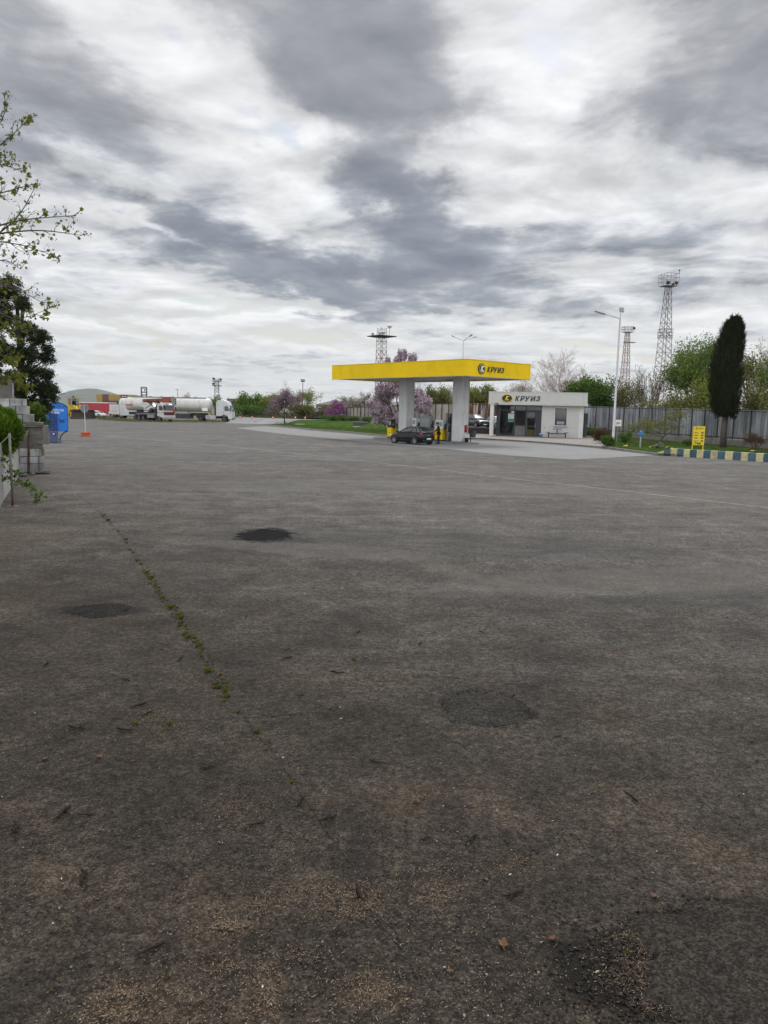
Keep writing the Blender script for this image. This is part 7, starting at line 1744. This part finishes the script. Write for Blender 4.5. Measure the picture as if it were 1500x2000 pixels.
def put(protos, p):
    o = random.choice(protos)
    if o.name in used: o = copy_tree(o)
    else: used.add(o.name)
    s_ = random.choice((.18, .24, .28, .32, .36, .42, .6))*random.uniform(.8, 1.2); o.location = p; o.rotation_euler = (0, 0, random.uniform(0, 6.28)); o.scale = (s_, s_, s_*random.uniform(.8, 1.1))
random.seed(220)
cpts = smooth_path([V3((p.x, p.y, 0)) for p in gp(ckpx[1:])], 6)
for i, p in enumerate(cpts):
    if random.random() < (.85 if i < len(cpts)*.7 else .4):
        for _ in range(random.choice((2, 3, 3))): put(pro, p+V3((random.gauss(0, .03), random.gauss(0, .05), 0)))
for o in pro:
    if o.name not in used: put(pro, cpts[20])
for px, py in ((130, 1120), (57, 1150), (800, 1332), (806, 1320), (835, 1320), (1142, 1284), (645, 1385), (528, 1318), (612, 1582), (330, 1416), (265, 1415), (200, 1418), (1420, 1207), (612, 1288), (640, 1292), (690, 1290), (1235, 1806), (1238, 1822), (1310, 1945), (1225, 1865), (100, 1935), (1060, 1562), (790, 1275), (1470, 1450), (125, 1262), (215, 1155), (570, 1530), (530, 1472), (405, 1300)): put(pro2, G(px, py))
# dry husks and seeds in drifts
HUSK = leaf_mat('dry tan husk', [(.15, .105, .062), (.20, .15, .095), (.27, .215, .15), (.085, .06, .04), (.15, .08, .038)], trans=0)
random.seed(230); q = MB(); q2 = MB()
def flake(q, x, y, L, w_, z=.006):
    a = random.uniform(0, pi); d_ = V3((cos(a), sin(a), random.uniform(-.25, .25))); n_ = V3((-sin(a), cos(a), random.uniform(-.2, .2))); c = V3((x, y, z+random.uniform(0, .006)))
    q.face([c-d_*L*.5, c-n_*w_*.5, c+d_*L*.5, c+n_*w_*.5+V3((0, 0, w_*.3))])
drift = [(470, 1560, 70, 18, 160), (455, 1600, 60, 22, 160), (660, 1745, 60, 16, 260), (690, 1775, 45, 14, 180), (510, 1770, 26, 12, 90), (430, 1790, 14, 22, 110), (450, 1812, 26, 8, 110), (860, 1745, 30, 22, 130), (520, 1935, 16, 45, 160), (730, 1935, 40, 22, 220), (245, 1945, 32, 16, 140), (220, 1985, 40, 10, 120), (300, 1400, 32, 14, 190), (400, 1440, 30, 8, 90), (345, 1420, 26, 10, 80), (1225, 1835, 22, 10, 120), (1240, 1900, 45, 30, 330), (560, 1650, 25, 14, 60), (800, 1550, 30, 14, 60), (1010, 1690, 40, 14, 90), (860, 1700, 40, 20, 80), (600, 1870, 30, 14, 70), (450, 1890, 40, 14, 70), (40, 1240, 40, 20, 60), (1280, 1960, 30, 20, 120), (60, 1040, 30, 8, 90), (20, 1070, 20, 10, 90)]
for cx_, cy_, sx, sy, n in drift:
    for _ in range(int(n*2.6)):
        k_ = random.choice((.7, 1.0, 1.0, 1.9)); p = G(random.gauss(cx_, sx*k_), min(2060, random.gauss(cy_, sy*k_))); flake(q, p.x, p.y, random.choice((.6, .8, 1, 1.5))*random.uniform(.007, .020), random.uniform(.0016, .0036))
for _ in range(15000):
    py = 1120+930*random.random()**.75; px = random.uniform(-20, 1520); p = G(px, py)
    if mnoise.noise(V3((p.x*1.1, p.y*1.1, 4)))+.35 < random.random()*.9: continue
    flake(q, p.x, p.y, random.choice((1, 1, 1, 2.2))*random.uniform(.004, .014), random.uniform(.0018, .0045))
tag(q.build('dry_litter', HUSK, fixn=False), kind='stuff')
random.seed(231)
def fp():
    py = 1010+1040*random.random()**.8; p = G(random.uniform(-20, 1520), py); return (p.x, p.y, .002)
stones('grit', 1500, fp, (.003, .009), mat('dark grit', (.028, .025, .022), .95, spec=.08, var=.4, vs=30), 232)
stones('pale_grit', 330, fp, (.003, .008), mat('pale grit', (.16, .155, .14), .9, var=.3, vs=30), 233)
random.seed(234)
for _ in range(46): p = G(random.uniform(0, 1500), random.uniform(1300, 2030)); flake(q2, p.x, p.y, random.uniform(.008, .028), random.uniform(.004, .010), .008)
tag(q2.build('white_paper_scraps', mat('white scrap', (.40, .40, .38), .7), fixn=False), kind='stuff')
# twigs
TWG = mat('dark twig bark', (.028, .022, .017), .95, spec=.08, var=.4, vs=15)
tp_ = []
for k_ in range(4):
    random.seed(240+k_); o = thing('twig', 'short dark broken twig lying on the worn asphalt', 'twig', (0, 0, 0), 0, 'twigs scattered on the asphalt'); pts = []; x_ = 0
    for i in range(5): pts.append(V3((i*.028-.056, random.gauss(0, .008), .010+random.uniform(0, .006))))
    MB().tube(pts, [.006, .0075, .006, .005, .003], 6).build('stick', TWG, o, smooth=True)
    if k_ % 2: MB().tube([pts[2], pts[2]+V3((.02, .025, .006)), pts[2]+V3((.03, .045, .004))], [.004, .003, .002], 5).build('side_twig', TWG, o)
    tp_.append(o)
random.seed(245); used2 = set()
for px, py in ((410, 1500), (660, 1316), (120, 1593), (165, 1722), (585, 1570), (500, 1612), (640, 1602), (440, 1822), (295, 1860), (920, 1645), (560, 1270), (352, 1290), (245, 1428), (150, 1425), (560, 1288), (270, 1382), (285, 1397), (735, 1490), (400, 1502), (705, 1750), (30, 1620), (1090, 1440), (585, 1360), (830, 1640), (1230, 1560), (165, 1595), (480, 1205), (335, 1200), (1000, 1750), (430, 1345), (245, 1330), (820, 1260), (90, 1300), (700, 1235), (940, 1235)):
    o = random.choice(tp_)
    if o.name in used2: o = copy_tree(o)
    else: used2.add(o.name)
    s_ = random.uniform(.6, 1.5); o.location = G(px, py)+V3((0, 0, .002)); o.rotation_euler = (0, 0, random.uniform(0, 6.28)); o.scale = (s_, s_, s_)
for o in tp_:
    if o.name not in used2: o.location = G(random.uniform(300, 1200), random.uniform(1300, 1900))
DRYL = mat('orange brown dry leaf', (.12, .055, .024), .8, var=.4, vs=20, dirt=(.09, .045, .02), da=.6, ds=10)
dl = []
for k_ in range(3):
    random.seed(250+k_); q = MB(); n = 14; ring = []
    for i in range(n): a = 2*pi*i/n; r = .034*(1.0 if i % 3 == 0 else .62)*random.uniform(.8, 1.2); ring.append(V3((cos(a)*r, sin(a)*r*.7, .008+random.uniform(0, .016))))
    c = V3((0, 0, .006))
    for i in range(n): q.face([c, ring[i], ring[(i+1) % n]])
    o = q.build('dry_leaf', DRYL, fixn=False); tag(o, 'curled orange brown dry leaf lying on the asphalt', 'dead leaf', 'dry leaves on the asphalt'); dl.append(o)
used3 = 0
for px, py in ((765, 1478), (683, 1408), (982, 1848), (1302, 1912), (1080, 1838), (895, 1855), (430, 1318), (815, 1568), (830, 1555), (880, 1900), (545, 1918), (300, 1690), (1280, 1755), (1100, 1800), (950, 1720), (600, 1640), (260, 1488), (195, 1480), (1350, 1655), (90, 1485)):
    o = dl[used3] if used3 < 3 else dl[used3 % 3].copy()
    if used3 >= 3: COL.objects.link(o)
    used3 += 1; s_ = random.uniform(.45, 1.15); o.location = G(px, py)+V3((0, 0, .002)); o.rotation_euler = (0, 0, random.uniform(0, 6.28)); o.scale = (s_, s_, s_)
# ------------------------------------------------------------ the person filling up
def skin(name, J, edges, m, parent, sub=2, root=None):
    """J: joint name -> (position, radius)"""
    ks = list(J); me = bpy.data.meshes.new(name); me.from_pydata([J[k_][0] for k_ in ks], [(ks.index(a), ks.index(b_)) for a, b_ in edges], [])
    o = bpy.data.objects.new(name, me); COL.objects.link(o)
    md = o.modifiers.new('skin', 'SKIN'); md.use_smooth_shade = True
    for i, k_ in enumerate(ks):
        r = J[k_][1]; me.skin_vertices[0].data[i].radius = r if isinstance(r, tuple) else (r, r); me.skin_vertices[0].data[i].use_root = (k_ == (root or ks[0]))
    sm = o.modifiers.new('sub', 'SUBSURF'); sm.levels = sub; sm.render_levels = sub
    bpy.context.view_layer.update()
    m2 = bpy.data.meshes.new_from_object(o.evaluated_get(bpy.context.evaluated_depsgraph_get())); bpy.data.objects.remove(o)
    m2.name = name
    for p in m2.polygons: p.use_smooth = True
    o = bpy.data.objects.new(name, m2); COL.objects.link(o); m2.materials.clear(); m2.materials.append(m); o.parent = parent
    return o
pw = G(856.5, 867.3)
pr = thing('person', 'person in dark jacket, trousers and cap holding a fuel nozzle to the black car', 'person', (pw.x, pw.y, 0), atan2(.28, -.96))
SKIN = mat('skin', (.34, .19, .13), .5, var=.08, vs=8); JACK = mat('black jacket cloth', (.010, .010, .012), .85, var=.3, vs=10); TROU = mat('dark trouser cloth', (.012, .012, .015), .9, var=.3, vs=10); HAIR = mat('dark hair', (.012, .009, .007), .7); SHOE = mat('black shoe', (.01, .01, .01), .5)
# facing +x, left side +y
J = {'pelvis': ((0, 0, .95), (.10, .085)), 'waist': ((.02, 0, 1.10), (.095, .075)), 'chest': ((.05, 0, 1.32), (.10, .08)), 'neck0': ((.09, 0, 1.47), (.06, .06)), 'neck1': ((.12, 0, 1.53), (.052, .052)), 'head0': ((.15, 0, 1.60), (.072, .078)), 'head1': ((.16, 0, 1.68), (.083, .095)), 'head2': ((.15, 0, 1.74), (.06, .07))}
E_ = [('pelvis', 'waist'), ('waist', 'chest'), ('chest', 'neck0'), ('neck0', 'neck1'), ('neck1', 'head0'), ('head0', 'head1'), ('head1', 'head2')]
arm = {}
for s_, sd in ((1, 'l'), (-1, 'r')):
    J['hip'+sd] = ((0, s_*.09, .90), .07); J['kn'+sd] = ((.04*(s_ > 0)+.01, s_*.10, .50), .055); J['an'+sd] = ((.0+.05*(s_ > 0)-.02, s_*.11, .09), .036); J['toe'+sd] = ((.14+.05*(s_ > 0), s_*.13, .04), .03)
    E_ += [('pelvis', 'hip'+sd), ('hip'+sd, 'kn'+sd), ('kn'+sd, 'an'+sd), ('an'+sd, 'toe'+sd)]
    sh = V3((.05, s_*.17, 1.40)); el = V3((.13, s_*.23, 1.14)) if s_ > 0 else V3((.16, s_*.22, 1.16)); wr = V3((.36, s_*.12, 1.08)) if s_ > 0 else V3((.40, s_*.10, 1.06))
    J['sh'+sd] = (tuple(sh), .042); J['el'+sd] = (tuple(el), .034); J['wr'+sd] = (tuple(wr), .028); E_ += [('chest', 'sh'+sd), ('sh'+sd, 'el'+sd), ('el'+sd, 'wr'+sd)]
    d_ = (wr-el).normalized(); si = V3((0, 0, 1)); la = d_.cross(si).normalized(); pl = wr+d_*.055
    J['pa'+sd] = (tuple(pl), (.030, .018)); E_.append(('wr'+sd, 'pa'+sd))
    for f_, (o_, L) in enumerate(((.030, .072), (.010, .082), (-.010, .076), (-.028, .060))):
        b_ = pl+si*o_+d_*.02; m_ = b_+d_*L*.5+la*(-s_*.004); e_ = m_+d_*L*.30-la*s_*L*.35
        for k_, (p, r) in enumerate(((b_, .0095), (m_, .009), (e_, .0075))): J[f'f{f_}{k_}{sd}'] = (tuple(p), r)
        E_ += [('pa'+sd, f'f{f_}0{sd}'), (f'f{f_}0{sd}', f'f{f_}1{sd}'), (f'f{f_}1{sd}', f'f{f_}2{sd}')]
    t0 = wr+d_*.03+si*.028; t1 = t0+si*.03+d_*.025-la*s_*.01; J['t0'+sd] = (tuple(t0), .011); J['t1'+sd] = (tuple(t1), .0085); E_ += [('pa'+sd, 't0'+sd), ('t0'+sd, 't1'+sd)]
body = skin('body', J, E_, SKIN, pr, 1, 'pelvis')
q = MB(); q.tube([(.225, 0, 1.69), (.262, 0, 1.655), (.235, 0, 1.645)], [.010, .017, .012], 6); q.ball((.235, 0, 1.612), (.012, .028, .008)); 
for s_ in (-1, 1): q.ball((.150, s_*.098, 1.665), (.022, .012, .034))
q.build('face_features', SKIN, pr, smooth=True)
for s_ in (-1, 1): MB().ball((.232, s_*.034, 1.695), (.010, .015, .009)).build('eye', HAIR, pr, smooth=True)
MB().ball((.12, 0, 1.70), (.092, .098, .085)).build('hair', HAIR, pr, smooth=True)
q = MB(); q.lathe([(.102, 0), (.106, .03), (.098, .075), (.06, .105), (.01, .115)], 20, (.145, 0, 1.715)); q.loft([[(.20, -.08, 1.725), (.20, .08, 1.725), (.20, .08, 1.737), (.20, -.08, 1.737)], [(.32, -.06, 1.705), (.32, .06, 1.705), (.32, .06, 1.714), (.32, -.06, 1.714)]]); q.build('cap', BLK, pr, smooth=True)
JJ = {'a': ((0, 0, .88), (.16, .145)), 'b': ((.02, 0, 1.08), (.175, .145)), 'c': ((.045, 0, 1.30), (.20, .16)), 'd': ((.075, 0, 1.44), (.14, .12)), 'e': ((.105, 0, 1.52), (.085, .082))}
EJ = [('a', 'b'), ('b', 'c'), ('c', 'd'), ('d', 'e')]
for sd in 'lr':
    JJ['s'+sd] = (J['sh'+sd][0], .10); JJ['e'+sd] = (J['el'+sd][0], .075); JJ['w'+sd] = (tuple(V3(J['wr'+sd][0])*.96+V3(J['el'+sd][0])*.04), .045); EJ += [('c', 's'+sd), ('s'+sd, 'e'+sd), ('e'+sd, 'w'+sd)]
skin('jacket', JJ, EJ, JACK, pr, 1, 'b')
JT = {'p': ((0, 0, .93), (.15, .125))}; ET = []
for sd in 'lr':
    for a, r in (('hip', .105), ('kn', .078), ('an', .062)): JT[a+sd] = (J[a+sd][0], r)
    ET += [('p', 'hip'+sd), ('hip'+sd, 'kn'+sd), ('kn'+sd, 'an'+sd)]
skin('trousers', JT, ET, TROU, pr, 1, 'p')
for sd in 'lr':
    a, b_ = V3(J['an'+sd][0]), V3(J['toe'+sd][0]); MB().tube([(a.x-.06, a.y, .045), (a.x+.02, a.y, .055), (b_.x, b_.y, .045), (b_.x+.05, b_.y, .03)], [.045, .052, .046, .025], 10).build('shoe', SHOE, pr, smooth=True)
# nozzle and hose held by the person
nz = thing('fuel_nozzle', 'black fuel nozzle and hose held by the person at the car', 'fuel nozzle', (pw.x, pw.y, 0), atan2(.28, -.96))
q = MB(); q.tube([(.36, -.02, 1.06), (.48, .0, 1.04), (.56, .02, .98)], [.024, .024, .012], 8); q.tube([(.42, -.0, 1.04), (.44, .0, .96), (.38, -.01, .97)], .010, 5); q.build('nozzle_grip', BLK, nz)
hp = l2w(cx-.3, 7.05, .9); iv = Matrix.Rotation(-atan2(.28, -.96), 3, 'Z'); hl_ = iv @ V3((hp.x-pw.x, hp.y-pw.y, 0))
MB().tube(smooth_path([V3((.36, -.02, 1.06)), V3((.15, -.30, .75)), V3((hl_.x*.35, hl_.y*.35-.1, .12)), V3((hl_.x*.8, hl_.y*.8, .10)), V3((hl_.x, hl_.y, .95))], 6), .018, 6).build('hose', RUBB, nz, smooth=True)
# ------------------------------------------------------------ the air between here and the hill
hm = bpy.data.materials.new('pale air'); hm.use_nodes = True; nt = hm.node_tree; nt.nodes.remove(nt.nodes['Principled BSDF'])
pv = nt.nodes.new('ShaderNodeVolumePrincipled'); pv.inputs['Color'].default_value = (.86, .90, .95, 1); pv.inputs['Density'].default_value = .00006; pv.inputs['Anisotropy'].default_value = .2
nt.links.new(pv.outputs[0], nt.nodes['Material Output'].inputs['Volume'])
tag(MB().bx(-5300, 5300, -450, 7200, -4, 150).build('haze', hm), kind='stuff')
